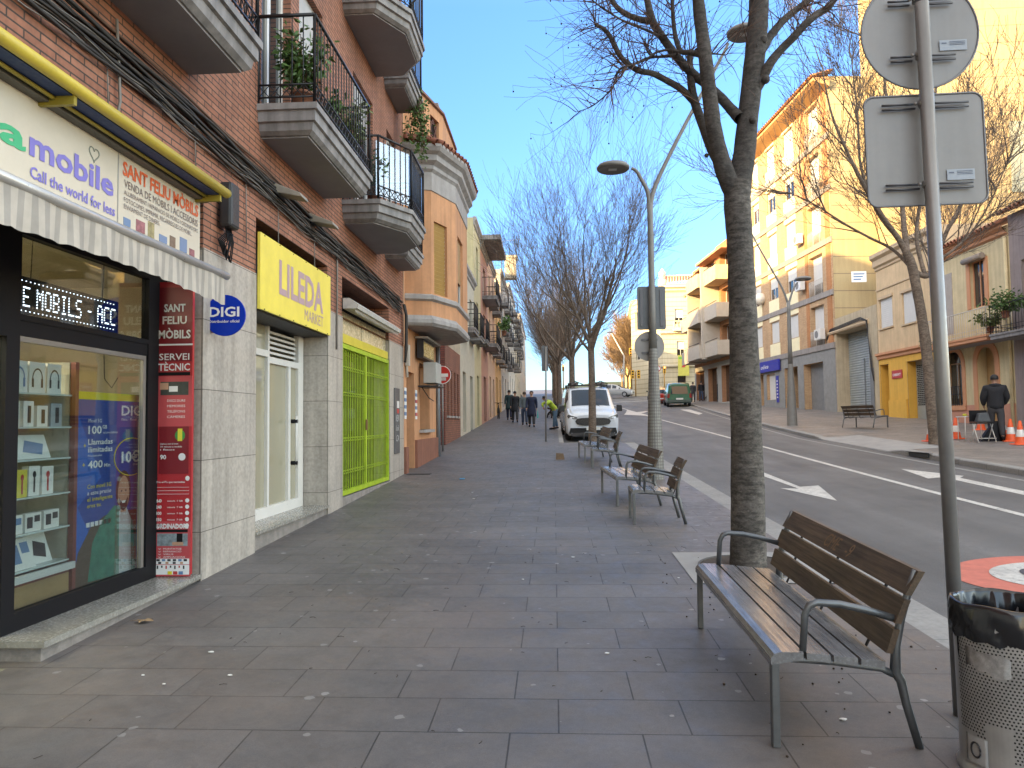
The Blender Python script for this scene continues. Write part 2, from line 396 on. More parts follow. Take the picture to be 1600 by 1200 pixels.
# dropped ramp in the far kerb and the drain slot beside it
mb = MB(); mb.grid([[(fk(y) + .02 + q, y, far_s(fk(y) + .02 + q, y) + .005) for q in (0, .3, .6, .95, 1.25)] for y in [18.9 + .2 * i for i in range(27)]], smooth=False)
struct(mb.build('kerb_ramp', lightstone))
mb = MB(); mb.box(8.42, 8.446, 17.2, 18.1, road_z(8.44, 17.6) + .03, road_z(8.44, 17.6) + .13); mb.box(8.4, 8.48, 17.1, 18.2, far_z(8.5, 17.6) + .002, far_z(8.5, 17.6) + .012)
o = mb.build('storm_drain', M('drain_iron', (.05, .05, .05), .7)); tag(o, 'dark storm drain slot under a stone lip in the far kerb', 'drain')
def zr(x, y, l=.004): return (x, y, road_z(x, y) + l)
def strip(x0f, x1f, ya, yb, zf=road_z, l=.004, step=1.0):
    mb = MB(); n = max(2, int((yb - ya) / step) + 1)
    mb.grid([[(x0f(y), y, zf(x0f(y), y) + l), (x1f(y), y, zf(x1f(y), y) + l)] for y in lin(ya, yb, n)], smooth=False); return mb
def lane(y): return 6.08 + (.12 * min(1, max(0, (y - 12) / 10)) if y < 30 else .12 - .02 * (y - 30))
struct(strip(lambda y: lane(y) - .06, lambda y: lane(y) + .06, -20, 72).build('road_centre_line', paint))
struct(strip(lambda y: fk(y) - .42, lambda y: fk(y) - .32, -20, 70).build('road_edge_line', M('old_road_paint', (.30, .30, .29), .7, var=.3, scale=10)))
def poly(pts, name, mat, l=.004, zf=road_z):
    mb = MB(); mb.face([(x, y, zf(x, y) + l) for x, y in pts]); return struct(mb.build(name, mat))
# direction arrow coming towards the camera, then the one of the far lane
g_ = lambda px, py: gnd(px, py, road_z)
A = [g_(*p) for p in ((1195, 739), (1252, 762), (1219, 762), (1308, 783), (1279, 759), (1252, 760), (1160, 724))]
poly([g_(1192, 738), g_(1192, 744), g_(1248, 764), g_(1219, 763), g_(1308, 783), g_(1279, 759), g_(1250, 761)], 'road_arrow', paint)
poly([g_(1408, 733), g_(1450, 748), g_(1473, 746), g_(1600, 774), g_(1600, 768), g_(1500, 747), g_(1506, 744)], 'road_arrow_far_lane', paint)
poly([g_(975, 648), g_(1018, 650), g_(1002, 646), g_(1016, 642), g_(995, 644), g_(980, 640), g_(978, 645)], 'road_arrow_beyond', paint)
poly([g_(1062, 640), g_(1092, 648), g_(1098, 646), g_(1078, 640)], 'road_mark', paint)
poly([(2.9, 74), (10.5, 74), (10.5, 74.6), (2.9, 74.6)], 'stop_line', paint)
cx, cy = g_(1628, 912); RR = g_(1628, 912)[0] - g_(1505, 912)[0]
cx, cy = 4.62, 6.95
circ = lambda r, q=1.0: [(cx + r * math.cos(a * PI / 24), cy + r * q * math.sin(a * PI / 24)) for a in range(48)]
poly(circ(1.0, .82), 'speed_marking_ring', paint_red, .004); poly(circ(.66, .82), 'speed_marking_disc', paint, .008)
Fg = Frame((cx - .25, cy + .0, road_z(cx, cy)), (1, 0, 0))
for nm, x0 in (('3', -.36), ('0', .04)):
    cu = bpy.data.curves.new('t', 'FONT'); cu.body = nm; cu.size = .75; cu.offset = .01; oo = bpy.data.objects.new('t', cu); COL.objects.link(oo)
    me = bpy.data.meshes.new_from_object(oo.evaluated_get(bpy.context.evaluated_depsgraph_get())); bpy.data.objects.remove(oo)
    for p in me.vertices: x, y = cx - p.co.x - x0 + .02, cy + .27 - p.co.y * 1.0; p.co = (x, y, road_z(x, y) + .012)
    me.materials.clear(); me.materials.append(paint_blk); oo = bpy.data.objects.new('speed_marking_number', me); COL.objects.link(oo); struct(oo)
# pale slab round the near tree with its earth pit
px0, py0 = 1.80, 7.05
m_soil = M('tree_pit_soil', (.085, .065, .05), .95, var=.4, scale=12, bmp=.8, bscale=40)
def tree_pit(x, y, slab=True, r=.46):
    mb = MB(); n = 40; ring = []
    for k in range(n):
        a = 2 * PI * k / n; c, s = math.cos(a), math.sin(a); q = .62 / max(abs(c), abs(s)); ring.append([(x + r * c, y + r * s, P(y + r * s) + .006), (x + q * c, y + q * s, P(y + q * s) + .006)])
    mb.grid(ring + [ring[0]], smooth=False)
    struct(mb.build('tree_surround', lightstone)) if slab else None
    mb = MB(); mb.tube([(x + r * math.cos(2 * PI * k / n), y + r * math.sin(2 * PI * k / n), P(y + r * math.sin(2 * PI * k / n)) + .006) for k in range(n + 1)], .012, 6)
    struct(mb.build('tree_pit_rim', M('rim_steel', (.12, .115, .11), .6, .6)))
    mb = MB(); rows = []
    for j in range(6):
        rr = r * j / 5 + .001; rows.append([(x + rr * math.cos(2 * PI * k / 24), y + rr * math.sin(2 * PI * k / 24), P(y + rr * math.sin(2 * PI * k / 24)) + .008 + .012 * random.random() * (j < 5)) for k in range(24)])
    mb.grid(rows, True); struct(mb.build('tree_pit_soil', m_soil))
tree_pit(px0, py0)
# ================================================================ LEFT SIDE: BRICK BLOCK WITH THE SHOPS
LX = -3.2
FL = Frame((LX, 0, 0), (0, 1, 0))
yl = lambda px, X=LX: atx(px, 660, X)[0]
m_brick = brick_mat('red_brick', (.47, .215, .135), (.37, .155, .095), (.075, .055, .045), .29, .0585, .0065, .8, .22, .6, .22, .5, .1, .1)
m_gran = brick_mat('granite_panel', (.52, .475, .42), (.47, .43, .385), (.15, .14, .12), 3.2, .645, .004, .5, .14, .15, .30, 0, .1, 0, (1.2, .25))
m_slab = M('balcony_plaster', (.30, .285, .28), .75, var=.2, scale=3, streak=.35)
m_under = M('balcony_underside', (.28, .27, .275), .85, var=.10, scale=2)
m_black = M('black_paint', (.008, .008, .010), .55, var=0, spec=.2)
m_iron = M('wrought_iron', (.022, .022, .026), .45, .3, var=0)
m_white = M('white_aluminium', (.68, .67, .64), .35, var=.05, scale=3)
m_glass = glass_mat('shop_glass', opac=0, refl=1.2)
m_glassd = glass_mat('dark_window_glass', opac=.85, refl=1.6)
m_marble = M('sill_marble', (.30, .29, .26), .25, var=.25, scale=5)
m_conc = M('rough_concrete', (.28, .255, .235), .9, var=.35, scale=6, bmp=.5)
m_room = M('room_wall', (.55, .50, .38), .85, var=.08)
m_roomw = M('room_wall_white', (.80, .74, .58), .85, var=.06)
m_floor = M('shop_floor', (.50, .42, .26), .25, var=.1)
yA0, yA1 = 3.3, 6.52                       # phone shop opening
yB0, yB1 = 7.72, 10.25                     # yellow sign doorway
yC0, yC1 = 10.97, 14.15                    # lime grille
yE = 15.5; ROOF = 15.9; STONE = 3.24
brick = thing('brick_building', 'red brick apartment block with granite shop pillars at the left edge', 'building', (LX, 8, 0))
winU = []                                  # upper openings: (u0,u1,v0,v1)
for fl in (0, 1, 2, 3):
    b = 5.14 + fl * 3.3
    winU += [(7.85, 8.75, b, b + 2.25), (9.05, 10.0, b, b + 2.25), (4.2, 5.9, b, b + 2.25), (11.6, 12.9, b, b + 2.25), (14.0, 14.9, b, b + 2.25), (-4, -2.6, b, b + 2.2), (.2, 1.4, b, b + 2.2)]
winU = [h for h in winU if h[3] < ROOF - .3]
mb = MB()
top_holes = [(yA0, yA1, 0, 3.78, .5), (yB0, yB1, 0, 3.86, .5), (yC0, yC1, 0, 3.86, .5)]
wall(mb, FL, -30, yE, STONE, ROOF, [(a, b, 0, d, e) for a, b, c, d, e in top_holes] + winU, .18)
mb.face([(LX, yE, -.2), (LX - 12, yE, -.2), (LX - 12, yE, ROOF), (LX, yE, ROOF)])
mb.face([(LX, -30, -2), (LX - 12, -30, -2), (LX - 12, -30, ROOF), (LX, -30, ROOF)])
mb.face([(LX - 12, -30, -2), (LX - 12, yE, -2), (LX - 12, yE, ROOF), (LX - 12, -30, ROOF)])
mb.face([(LX, -30, ROOF), (LX - 12, -30, ROOF), (LX - 12, yE, ROOF), (LX, yE, ROOF)])
mb.build('wall', m_brick, brick)
mb = MB(); P_ = lambda a, b: mb.fbox(FL, a, b, -.3, STONE, -.36, .012)
P_(-30, yA0); P_(yA1, yB0); P_(yB1, yC0); P_(yC1, yE)
mb.build('stone_pillar_cladding', m_gran, brick)
mb = MB()
mb.fbox(FL, yE - .006, yE + .03, 3.3, ROOF - 6, -.2, .02)
mb.build('corner_trim', M('corner_plaster', (.55, .36, .25), .8, streak=.2), brick)
# upper french windows
k = 0
for (a, b, c, d) in winU:
    if not (7 < a < 15 or 4 < a < 7) or c > 9: continue
    mb = MB()
    for (p, q, r, s) in ((a, a + .07, c, d), (b - .07, b, c, d), (a + .07, b - .07, d - .07, d), (a + .07, b - .07, c, c + .09), ((a + b) / 2 - .05, (a + b) / 2 + .05, c + .09, d - .07)): mb.fbox(FL, p, q, r, s, -.16, -.10)
    w_ = mb.build('window', m_white, brick)
    mb = MB(); mb.fbox(FL, a + .07, b - .07, c + .09, d - .07, -.14, -.13); mb.build('pane', m_glassd, w_)
    if k % 2: mb = MB(); mb.fbox(FL, a + .05, b - .05, d - .55 - .3 * (k % 3), d, -.10, -.085); mb.build('roller_blind', M('blind_grey', (.45, .45, .45), .6), w_)
    k += 1
# -------- balconies
def balcony(F, parent, outline, zb, th=.34, rail=1.0, label=None, mat=None, under=None, plants=False, iron=None, sp=.11, wins=0):
    """outline: list of (u, n) from wall to wall; stepped moulded slab, iron railing"""
    mat = mat or m_slab; iron = iron or m_iron
    cu = sum(o[0] for o in outline) / len(outline)
    def ring(ins, z):
        pts = []
        n = len(outline)
        for i, (u_, n_) in enumerate(outline):
            uu = u_ + (ins if u_ < cu else -ins) * (1 if True else 0); nn = n_ if n_ <= 0.001 else max(0.0, n_ - ins); pts.append(F.p(uu, z, nn))
        return pts
    mb = MB(); st = [(.0, zb + th), (.0, zb + th - .07), (.03, zb + th - .075), (.03, zb + th - .19), (.06, zb + th - .20), (.075, zb + .06), (.12, zb + .02), (.14, zb + .02), (.14, zb)]
    mb.grid([ring(i, z) for i, z in st], smooth=False); mb.face(ring(0, zb + th))
    b_ = mb.build('balcony', mat, parent, label)
    mb = MB(); mb.face(ring(.14, zb + .001)[::-1]); mb.build('underside', under or m_under, b_)
    r = MB(); pts = [(u + (.04 if u < cu else -.04), max(n - .04, 0)) for u, n in outline]
    zt = zb + th
    for i in range(len(pts) - 1):
        a, b = pts[i], pts[i + 1]; L = math.hypot(b[0] - a[0], b[1] - a[1]); n = max(1, int(L / sp))
        for z_, rr in ((zt + rail, .02), (zt + .08, .011), (zt + .22, .011)):
            r.tube([F.p(a[0], z_, a[1]), F.p(b[0], z_, b[1])], rr, 4)
        for q in range(n + 1):
            t = q / n; p = (a[0] + (b[0] - a[0]) * t, a[1] + (b[1] - a[1]) * t)
            r.tube([F.p(p[0], zt, p[1]), F.p(p[0], zt + rail, p[1])], .018 if q in (0, n) else .0075, 4)
            if q < n and sp < .15:
                p2 = (a[0] + (b[0] - a[0]) * (q + 1) / n, a[1] + (b[1] - a[1]) * (q + 1) / n)
                r.tube([F.p(p[0], zt + .08, p[1]), F.p(p2[0], zt + .22, p2[1])], .006, 3, False); r.tube([F.p(p[0], zt + .22, p[1]), F.p(p2[0], zt + .08, p2[1])], .006, 3, False)
    rl = r.build('railing', iron, b_)
    return b_
oA = [(4.1, 0), (4.1, .62), (6.36, .62), (6.36, 0)]
balcony(FL, brick, oA, 4.72)
oB = [(7.72, 0), (7.72, .67), (10.2, .67), (10.2, 0)]
balcony(FL, brick, oB, 4.78)
oC = [(10.95, 0), (10.95, .60), (11.6, .98), (12.8, .98), (13.3, .62), (13.3, 0)]
bC = balcony(FL, brick, oC, 4.70)
for (p_, q_) in ((oC[0], oC[1]), (oC[1], oC[2]), (oC[2], oC[3])):
    a_ = FL.p(p_[0], 5.10, max(p_[1] - .07, 0)); b_ = FL.p(q_[0], 5.10, q_[1] - .07); mb = MB(); mb.prism([a_, b_, b_ + UP * .85, a_ + UP * .85], (.004, .0, 0)); mb.build('windbreak_sheet', glass_mat('plastic_sheet', tint=(.75, .8, .85), refl=2.6, rough=.12, opac=.12, dark=(.5, .5, .52)), bC)
oD = [(13.75, 0), (13.75, .52), (15.2, .52), (15.2, 0)]
balcony(FL, brick, oD, 4.78)
balcony(FL, brick, [(u, n) for u, n in oC], 8.02)
balcony(FL, brick, oD, 8.14)
balcony(FL, brick, oB, 8.1)
# -------- yellow signboard, door and step (shop to let)
def board(F, u0, u1, v0, v1, n0, n1, name, mat, label, cat, group=None):
    c = F.p((u0 + u1) / 2, v0, n0); t = thing(name, label, cat, c, group=group)
    mb = MB(); mb.fbox(F, u0, u1, v0, v1, n0, n1); mb.build('panel', mat, t); return t
m_yel = M('sign_yellow', (.80, .67, .10), .4, var=.10)
sg = board(FL, yB0 + .0, yB1 - .02, 2.86, 3.70, .02, .05, 'shop_sign', m_yel, 'yellow shop sign with mauve letters above the white glass door', 'sign')
m_mauve = M('sign_mauve', (.42, .29, .33), .5, var=0)
text('LILEDA', m_mauve, sg, FL, yB0 + .55, 3.13, .40, 1.62, .051, bold=.028, shear=.0)
text('MARKET', m_mauve, sg, FL, yB0 + 1.42, 2.935, .15, .76, .051, bold=.0)
mb = MB()
for i in range(6):
    u_ = yB0 + .12 + i * .45; mb.tube([FL.p(u_, 2.87, .05), FL.p(u_, 2.87, .056)], .008, 6); mb.tube([FL.p(u_, 3.685, .05), FL.p(u_, 3.685, .056)], .008, 6)
mb.build('screws', m_black, sg)
D = .36
FR = Frame((LX - D, 0, 0), (0, 1, 0))
def door_room(u0, u1, z0, z1, deep, mat, name, floor=m_floor):
    mb = MB(); x0 = LX - D - .02; x1 = x0 - deep
    mb.face([(x1, u0 - .1, z0), (x1, u1 + .6, z0), (x1, u1 + .6, z1), (x1, u0 - .1, z1)])
    mb.face([(x0, u0 - .1, z0), (x1, u0 - .1, z0), (x1, u0 - .1, z1), (x0, u0 - .1, z1)]); mb.face([(x0, u1 + .6, z0), (x1, u1 + .6, z0), (x1, u1 + .6, z1), (x0, u1 + .6, z1)])
    mb.face([(x0, u0 - .1, z1), (x1, u0 - .1, z1), (x1, u1 + .6, z1), (x0, u1 + .6, z1)])
    o = mb.build(name, mat, brick)
    mb = MB(); mb.face([(x0, u0 - .1, z0), (x1, u0 - .1, z0), (x1, u1 + .6, z0), (x0, u1 + .6, z0)]); mb.build('room_floor', floor, o)
    return o
# white door front
zs = .47
dr = thing('glass_door', 'white aluminium glazed shop door below the yellow sign', 'door', (LX - D, 9, zs))
a, b = yB0 + .02, yB1 - .02
mb = MB()
for (p, q, r, s) in ((a, a + .05, zs, 2.86), (b - .2, b, zs, 2.86), (a + .05, b - .2, zs, zs + .13), (8.93, 8.99, zs + .13, 2.86), (a + .05, 8.93, 2.45, 2.53), (8.99, b - .2, 2.38, 2.46), (9.65, 9.73, zs + .13, 2.38)): mb.fbox(FR, p, q, r, s, -.05, .02)
mb.build('door_frame', m_white, dr)
mb = MB(); mb.fbox(FR, a + .04, 8.94, zs + .12, 2.85, -.03, -.02); mb.fbox(FR, 8.98, b - .2, zs + .12, 2.4, -.03, -.02); mb.build('glazing', glass_mat('door_glass', refl=1.6, opac=.55, dark=(.60, .56, .40)), dr)  # cream mixed into the glass stands in for a bright room behind
mb = MB()
for i in range(5): mb.fbox(FR, 9.0, 9.96, 2.50 + i * .065, 2.53 + i * .065, -.03, .0)
mb.build('vent_louvre', m_white, dr)
mb = MB(); mb.tube([FR.p(9.76, zs + .55, .09), FR.p(9.76, zs + 1.25, .09)], .016, 8)
h_ = mb.build('handle', m_white, dr)
mb = MB(); [mb.tube([FR.p(9.76, zs + t, .02), FR.p(9.76, zs + t, .105)], .028, 8) for t in (.62, 1.18)]; mb.build('handle_mount', m_black, h_)
door_room(yB0 + .1, yB1 - .1, zs, 2.86, 2.8, m_roomw, 'empty_shop_room', M('pale_tiles', (.60, .55, .42), .3))
mb = MB(); mb.fbox(FL, yB0, yB1, 2.86, 3.86, -.55, -.50); mb.fbox(FL, yB0, yB1, 2.84, 2.87, -.5, .0); mb.build('shutter_box', M('shutter_dark', (.05, .045, .045), .6, .3), brick)
mb = MB(); mb.fbox(FL, yB0, yB1, -.2, zs - .035, -.5, -.02); mb.build('door_step_base', m_conc, brick)
mb = MB(); mb.fbox(FL, yB0, yB1 , zs - .035, zs, -.5, .03); mb.build('door_step', m_marble, brick)
# -------- lime green folding grille
lime = M('lime_paint', (.36, .50, .02), .5, var=.22)
gt = thing('folding_grille', 'closed lime green folding metal grille over a shop front', 'gate', (LX, 12.5, .5))
mb = MB(); z0, z1 = .52, 2.84; FG = Frame((LX - .03, 0, 0), (0, 1, 0))
mb.fbox(FG, yC0 + .01, yC0 + .06, z0, z1, -.03, .03); mb.fbox(FG, yC1 - .05, yC1 - .01, z0, z1, -.03, .03); mb.fbox(FG, yC0 + .06, yC1 - .05, z1 - .07, z1, -.03, .03); mb.fbox(FG, yC0 + .06, yC1 - .05, z0, z0 + .07, -.03, .03)
mb.build('gate_frame', lime, gt)
mb = MB(); n = 30
for i in range(1, n): u_ = yC0 + .06 + (yC1 - yC0 - .11) * i / n; mb.fbox(FG, u_ - .009, u_ + .009, z0 + .07, z1 - .07, -.005, .005)
mb.build('bars', lime, gt)
mb = MB(); um = 12.45; mb.fbox(FG, um - .04, um + .04, z0 + .07, z1 - .07, -.02, .022); mb.build('closing_post', lime, gt)
for zc in (z0 + .35, z0 + .85, z0 + 1.55, z0 + 1.95):
    mb = MB()
    for i in range(0, n): 
        ua = yC0 + .06 + (yC1 - yC0 - .11) * i / n; ub = ua + (yC1 - yC0 - .11) / n
        mb.tube([FG.p(ua, zc + (.03 if i % 2 else -.03), .016), FG.p(ub, zc + (-.03 if i % 2 else .03), .016)], .005, 4, False); mb.tube([FG.p(ua, zc + (-.03 if i % 2 else .03), .016), FG.p(ub, zc + (.03 if i % 2 else -.03), .016)], .005, 4, False)
    mb.build('lattice', lime, gt)
mb = MB(); mb.fbox(FG, um - .05, um + .03, 1.5, 1.68, .02, .04); mb.build('lock', M('rust', (.18, .10, .04), .8), gt)
mb = MB(); mb.fbox(FL, yC0, yC1, z0 - .02, z1 + .0, -.34, -.30); mb.build('shop_window_behind_grille', glass_mat('dim_glass', opac=.92, refl=.6, dark=(.03, .03, .028)), brick)
mb = MB(); mb.fbox(FL, yC0, yC1, -.2, z0 - .02, -.5, .01); mb.build('grille_sill', m_conc, brick)
mb = MB(); mb.fbox(FL, yC0, yC1, 2.86, 3.0, -.10, -.02); o = mb.build('fascia', M('fascia_yellow', (.62, .52, .05), .5), brick)
mb = MB(); mb.fbox(FL, yC0 + .02, 12.3, 3.0, 3.36, -.10, -.06); mb.fbox(FL, 12.34, yC1 - .02, 3.0, 3.36, -.10, -.06); mb.build('transom_panel', M('old_white_panel', (.62, .54, .36), .25, var=.3, scale=3), brick)
mb = MB(); mb.fbox(FL, yC0, yC1, 3.38, 3.42, -.4, -.05); mb.fbox(FL, yC0, yC1, 3.36, 3.86, -.48, -.44); mb.build('dark_recess', M('slot_black', (.035, .03, .03), .9), brick)  # near-black ledge and back of the slot above the panels
bx_ = thing('awning_box', 'narrow white metal awning box above the lime grille', 'awning', (LX, 12.5, 3.36))
mb = MB(); q = [FL.p(yC0 - .02, 3.36, .02), FL.p(yC0 - .02, 3.36, .24), FL.p(yC0 - .02, 3.42, .26), FL.p(yC0 - .02, 3.52, .12), FL.p(yC0 - .02, 3.52, .02)]
mb.prism(q, (0, 3.15, 0)); mb.build('casing', M('casing_white', (.55, .53, .50), .5, var=.2), bx_)
mb = MB()
for i in range(40): u_ = yC0 + .02 + i * .078; mb.face([FL.p(u_, 3.36, .2), FL.p(u_ + .039, 3.29, .2), FL.p(u_ + .078, 3.36, .2)])
mb.build('scalloped_fringe', M('old_canvas', (.50, .46, .42), .9), bx_)
# meter cabinet with graffiti
mc = thing('meter_cabinet', 'narrow grey metal meter cabinet door with graffiti on the last pillar', 'cabinet', (LX, 14.7, 1))
mb = MB(); mb.fbox(FL, 14.52, 14.98, 1.0, 2.32, .012, .04); mb.build('door_leaf', M('cabinet_grey', (.13, .13, .135), .5, .3, var=.2), mc, bevel=.006)
m_chalk = M('graffiti_white', (.6, .6, .6), .8, var=0)
text('lok', m_chalk, mc, FL, 14.58, 1.46, .12, .3, .042, bold=.0, shear=.3); text('CA', m_chalk, mc, FL, 14.6, 1.25, .13, .25, .042, shear=.4); text('KEN', m_chalk, mc, FL, 14.58, 1.65, .14, .32, .042, shear=.3)
mb = MB(); mb.fbox(FL, 14.68, 14.9, 1.92, 2.06, .041, .044); o = mb.build('sticker', M('sticker_white', (.7, .68, .66), .5, var=0), mc)
mb = MB(); mb.fbox(FL, 14.7, 14.88, 1.81, 1.9, .041, .044); o = mb.build('sticker', M('sticker_red', (.5, .06, .05), .5, var=0), mc)
# flood lamps, junction box and cables along the facade
for i, (px, py, lab) in enumerate(((455, 300, 'grey floodlight bracket on the brick wall nearer the camera'), (508, 345, 'grey floodlight bracket on the brick wall next to the chamfered balcony'))):
    y, z = atx(px - 12, py, LX + .1); t = thing('floodlight', lab, 'lamp', (LX, y, z), group='floodlights over the yellow shop sign')
    mb = MB(); c = [(LX + .02, y - .12, z - .03), (LX + .36, y - .12, z - .10), (LX + .36, y + .12, z - .10), (LX + .02, y + .12, z - .03), (LX + .02, y - .12, z + .08), (LX + .34, y - .12, z - .05), (LX + .34, y + .12, z - .05), (LX + .02, y + .12, z + .08)]
    mb.hexa(c); mb.build('housing', M('lamp_beige', (.30, .27, .23), .6, var=.2), t, bevel=.01)
    mb = MB(); mb.fbox(FL, y - .08, y + .08, z - .12, z + .02, .012, .04); mb.build('bracket', m_iron, t)
jb = thing('junction_box', 'black cable splice box hanging on the brick wall', 'box', (LX, 6.9, 3.5))
yj, zj = 6.86, 3.72
mb = MB(); mb.fbox(FL, yj - .10, yj + .10, zj - .22, zj + .22, .03, .16); mb.build('casing', M('box_black', (.03, .03, .032), .5, var=.1), jb, bevel=.03)
mb = MB(); random.seed(3)
for i in range(5):
    y = yj - .06 + i * .03; a = random.random() * .1
    mb.tube([(LX + .08, y, zj - .2), (LX + .10, y + .02, zj - .34), (LX + .08, y - .05 + a, zj - .47 - a), (LX + .06, y - .1, zj - .36), (LX + .09, y + .03, zj - .25)], .007, 5)
mb.build('cable_loops', m_black, jb)
m_cable = M('cable_black', (.035, .032, .03), .7, var=.1); m_cable2 = M('cable_brown', (.13, .075, .05), .7, var=.2); m_cable3 = M('cable_grey', (.22, .20, .18), .7)
random.seed(11)
cb = thing('cable_bundle', 'thick bundle of old cables and conduit clipped along the brick facade', 'cable', (LX, 8, 4.2))
def cable_run(mb, y0, y1, z, rad, am=.05, n0=.03, seed=0):
    rr = random.Random(seed); pts = []; y = y0; ph = rr.random() * 6
    while y <= y1: pts.append((LX + n0 + .01 * math.sin(y * 3 + ph), y, z(y) + am * .5 * math.sin(y * 2.3 + ph) + am * .3 * math.sin(y * 6.1 + ph * 2))); y += .22
    mb.tube(pts, rad, 5)
zc = lambda y: 4.42 - .04 * max(0, y - 7) if y < 12 else 4.22 - .28 * (y - 12)
mb = MB()
for i in range(15): cable_run(mb, 1.5, 15.35, (lambda o_: lambda y: min(4.42, 4.42 + .0 * y) - o_ - .03 * max(0, y - 6))(i * .018 - .02), .008 + .006 * random.random(), .035, .02 + .02 * (i % 3), i)
mb.build('cables', m_cable, cb)
mb = MB()
for i in range(4): cable_run(mb, 1.5, 15.3, (lambda o_: lambda y: 4.50 - o_ - .03 * max(0, y - 6))(i * .06), .013, .012, .025, 40 + i)
mb.build('conduit', m_cable2, cb)
mb = MB()
for i in range(6): cable_run(mb, 1.5, 15.2, (lambda o_: lambda y: 4.32 - o_ - .03 * max(0, y - 6))(i * .03), .005, .05, .045, 60 + i)
for y in (5.0, 6.3, 7.4, 8.3, 9.6, 10.6): mb.tube([(LX + .02, y, 4.35), (LX + .02, y + .03, 3.9 - (y > 7) * .4)], .006, 4)
mb.tube([(LX + .03, 5.1, 4.6), (LX + .035, 5.15, 4.0), (LX + .03, 5.1, 3.8)], .012, 5); mb.tube([(LX + .03, 10.6, 4.2), (LX + .03, 10.62, 3.9), (LX + .03, 10.6, 2.7)], .014, 5)
mb.build('loose_wires', m_cable3, cb)
mb = MB(); [mb.tube([(LX + .08, 15.2 + i * .05, 4.1), (LX + .1, 15.35 + i * .03, 3.9), (LX + .09, 15.4 + i * .02, 3.2), (LX + .06, 15.42, 2.9)], .03, 6) for i in range(3)]
mb.build('cable_drop', m_cable, cb)
# conduit arms under the balconies come from these rows
# ================================================================ PHONE SHOP FRONT
GX = LX - .36; FS = Frame((GX, 0, 0), (0, 1, 0)); sy0 = 4.62; szl = .275
shop = thing('shop_window', 'black framed shop window of the phone shop at left', 'shop window', (GX, 5.4, szl))
mb = MB()
for (p, q, r, s) in ((sy0 - .07, sy0 + .05, szl, 3.0), (6.22, yA1, szl, 3.0), (sy0 + .05, 6.22, szl, szl + .12), (sy0 + .05, 6.22, 2.9, 3.0), (sy0 + .05, 6.22, 2.32, 2.36)): mb.fbox(FS, p, q, r, s, -.04, .03)
mb.fbox(FS, sy0 + .05, 6.22, 2.22, 2.32, -.03, .02)
mb.fbox(FS, yA0, sy0 - .07, 2.2, 3.0, -.04, .03); mb.fbox(FS, yA0, yA0 + .08, .1, 2.2, -.04, .03)
mb.build('window_frame', m_black, shop)
mb = MB(); mb.fbox(FS, sy0 + .05, 6.2, 2.18, 2.215, -.01, .02); mb.fbox(FS, 6.17, 6.21, szl + .12, 2.2, -.015, .015); mb.build('glazing_bead', M('bead_grey', (.30, .28, .26), .4, .5), shop)
mb = MB(); mb.fbox(FS, sy0 + .05, 6.22, szl + .12, 2.22, -.01, -.004); mb.fbox(FS, sy0 + .05, 6.22, 2.36, 2.9, -.01, -.004); mb.fbox(FS, yA0 + .08, sy0 - .07, .15, 2.2, -.01, -.004)
mb.build('glazing', m_glass, shop)
mb = MB(); mb.fbox(FL, 4.5, yA1, -.2, szl - .04, -.5, -.02); mb.build('window_sill_base', m_conc, shop)
mb = MB(); mb.fbox(FL, 4.47, yA1, szl - .04, szl, -.5, .02); mb.build('window_sill', m_marble, shop)
mb = MB(); mb.fbox(FL, yA0 - .3, 4.47, -.2, .14, -3.4, -.15); mb.build('entrance_floor', M('mosaic', (.26, .25, .18), .5, var=.5, scale=30), shop)
# room behind
mb = MB(); X0 = GX - .02; X1 = GX - 3.0; zt = 3.1; ya, yb = 2.6, 7.6
mb.face([(X1, ya, .1), (X1, yb, .1), (X1, yb, zt), (X1, ya, zt)]); mb.face([(X0, yb, .1), (X1, yb, .1), (X1, yb, zt), (X0, yb, zt)]); mb.face([(X0, ya, .1), (X1, ya, .1), (X1, ya, zt), (X0, ya, zt)]); mb.face([(X0, ya, zt), (X1, ya, zt), (X1, yb, zt), (X0, yb, zt)])
rm = mb.build('shop_room', m_room, brick)
mb = MB(); mb.face([(X0, ya, szl + .02), (X1, ya, szl + .02), (X1, yb, szl + .02), (X0, yb, szl + .02)]); mb.build('room_floor', m_floor, rm)
lp = tag(MB().box(GX - 1.6, GX - .4, 2.75, 4.25, 3.02, 3.08).build('ceiling_lamp', M('lamp_glow', (1, .86, .62), .5, var=0, emit=5.5)), 'lit ceiling panel inside the phone shop', 'lamp')
# display case with shelves and boxed goods, behind the glass at left
wd = M('counter_wood', (.42, .27, .12), .4, var=.15); redd = M('counter_red', (.20, .05, .04), .5); m_case = M('case_back', (.46, .44, .36), .6, var=.2)
dc = thing('display_case', 'glass display case with five shelves behind the shop window', 'display case', (GX - .3, 5, szl))
bx0, bx1 = GX - .62, GX - .10; cy0, cy1 = 4.66, 5.40
mb = MB(); mb.box(bx0, bx1, cy0, cy1, szl + .02, .52); mb.build('plinth', wd, dc)
mb = MB(); mb.box(bx0, bx1, cy0, cy1, .52, .56); mb.box(bx1 - .02, bx1 + .02, cy1 + .01, cy1 + .05, szl, 2.1); mb.build('casing', redd, dc)
MB().box(bx0, bx1 - .03, cy1 + .01, cy1 + .03, .56, 2.1).build('end_panel', m_case, dc)
mb = MB(); mb.box(bx0 - .02, bx0, cy0, cy1, .56, 2.15); mb.build('back_panel', m_case, dc)
shz = [.62, .87, 1.12, 1.38, 1.61, 1.85]
gsh = M('glass_shelf', (.55, .62, .60), .15, var=0)
for z in shz: MB().box(bx0, bx1, cy0, cy1, z - .012, z).build('shelf', gsh, dc)
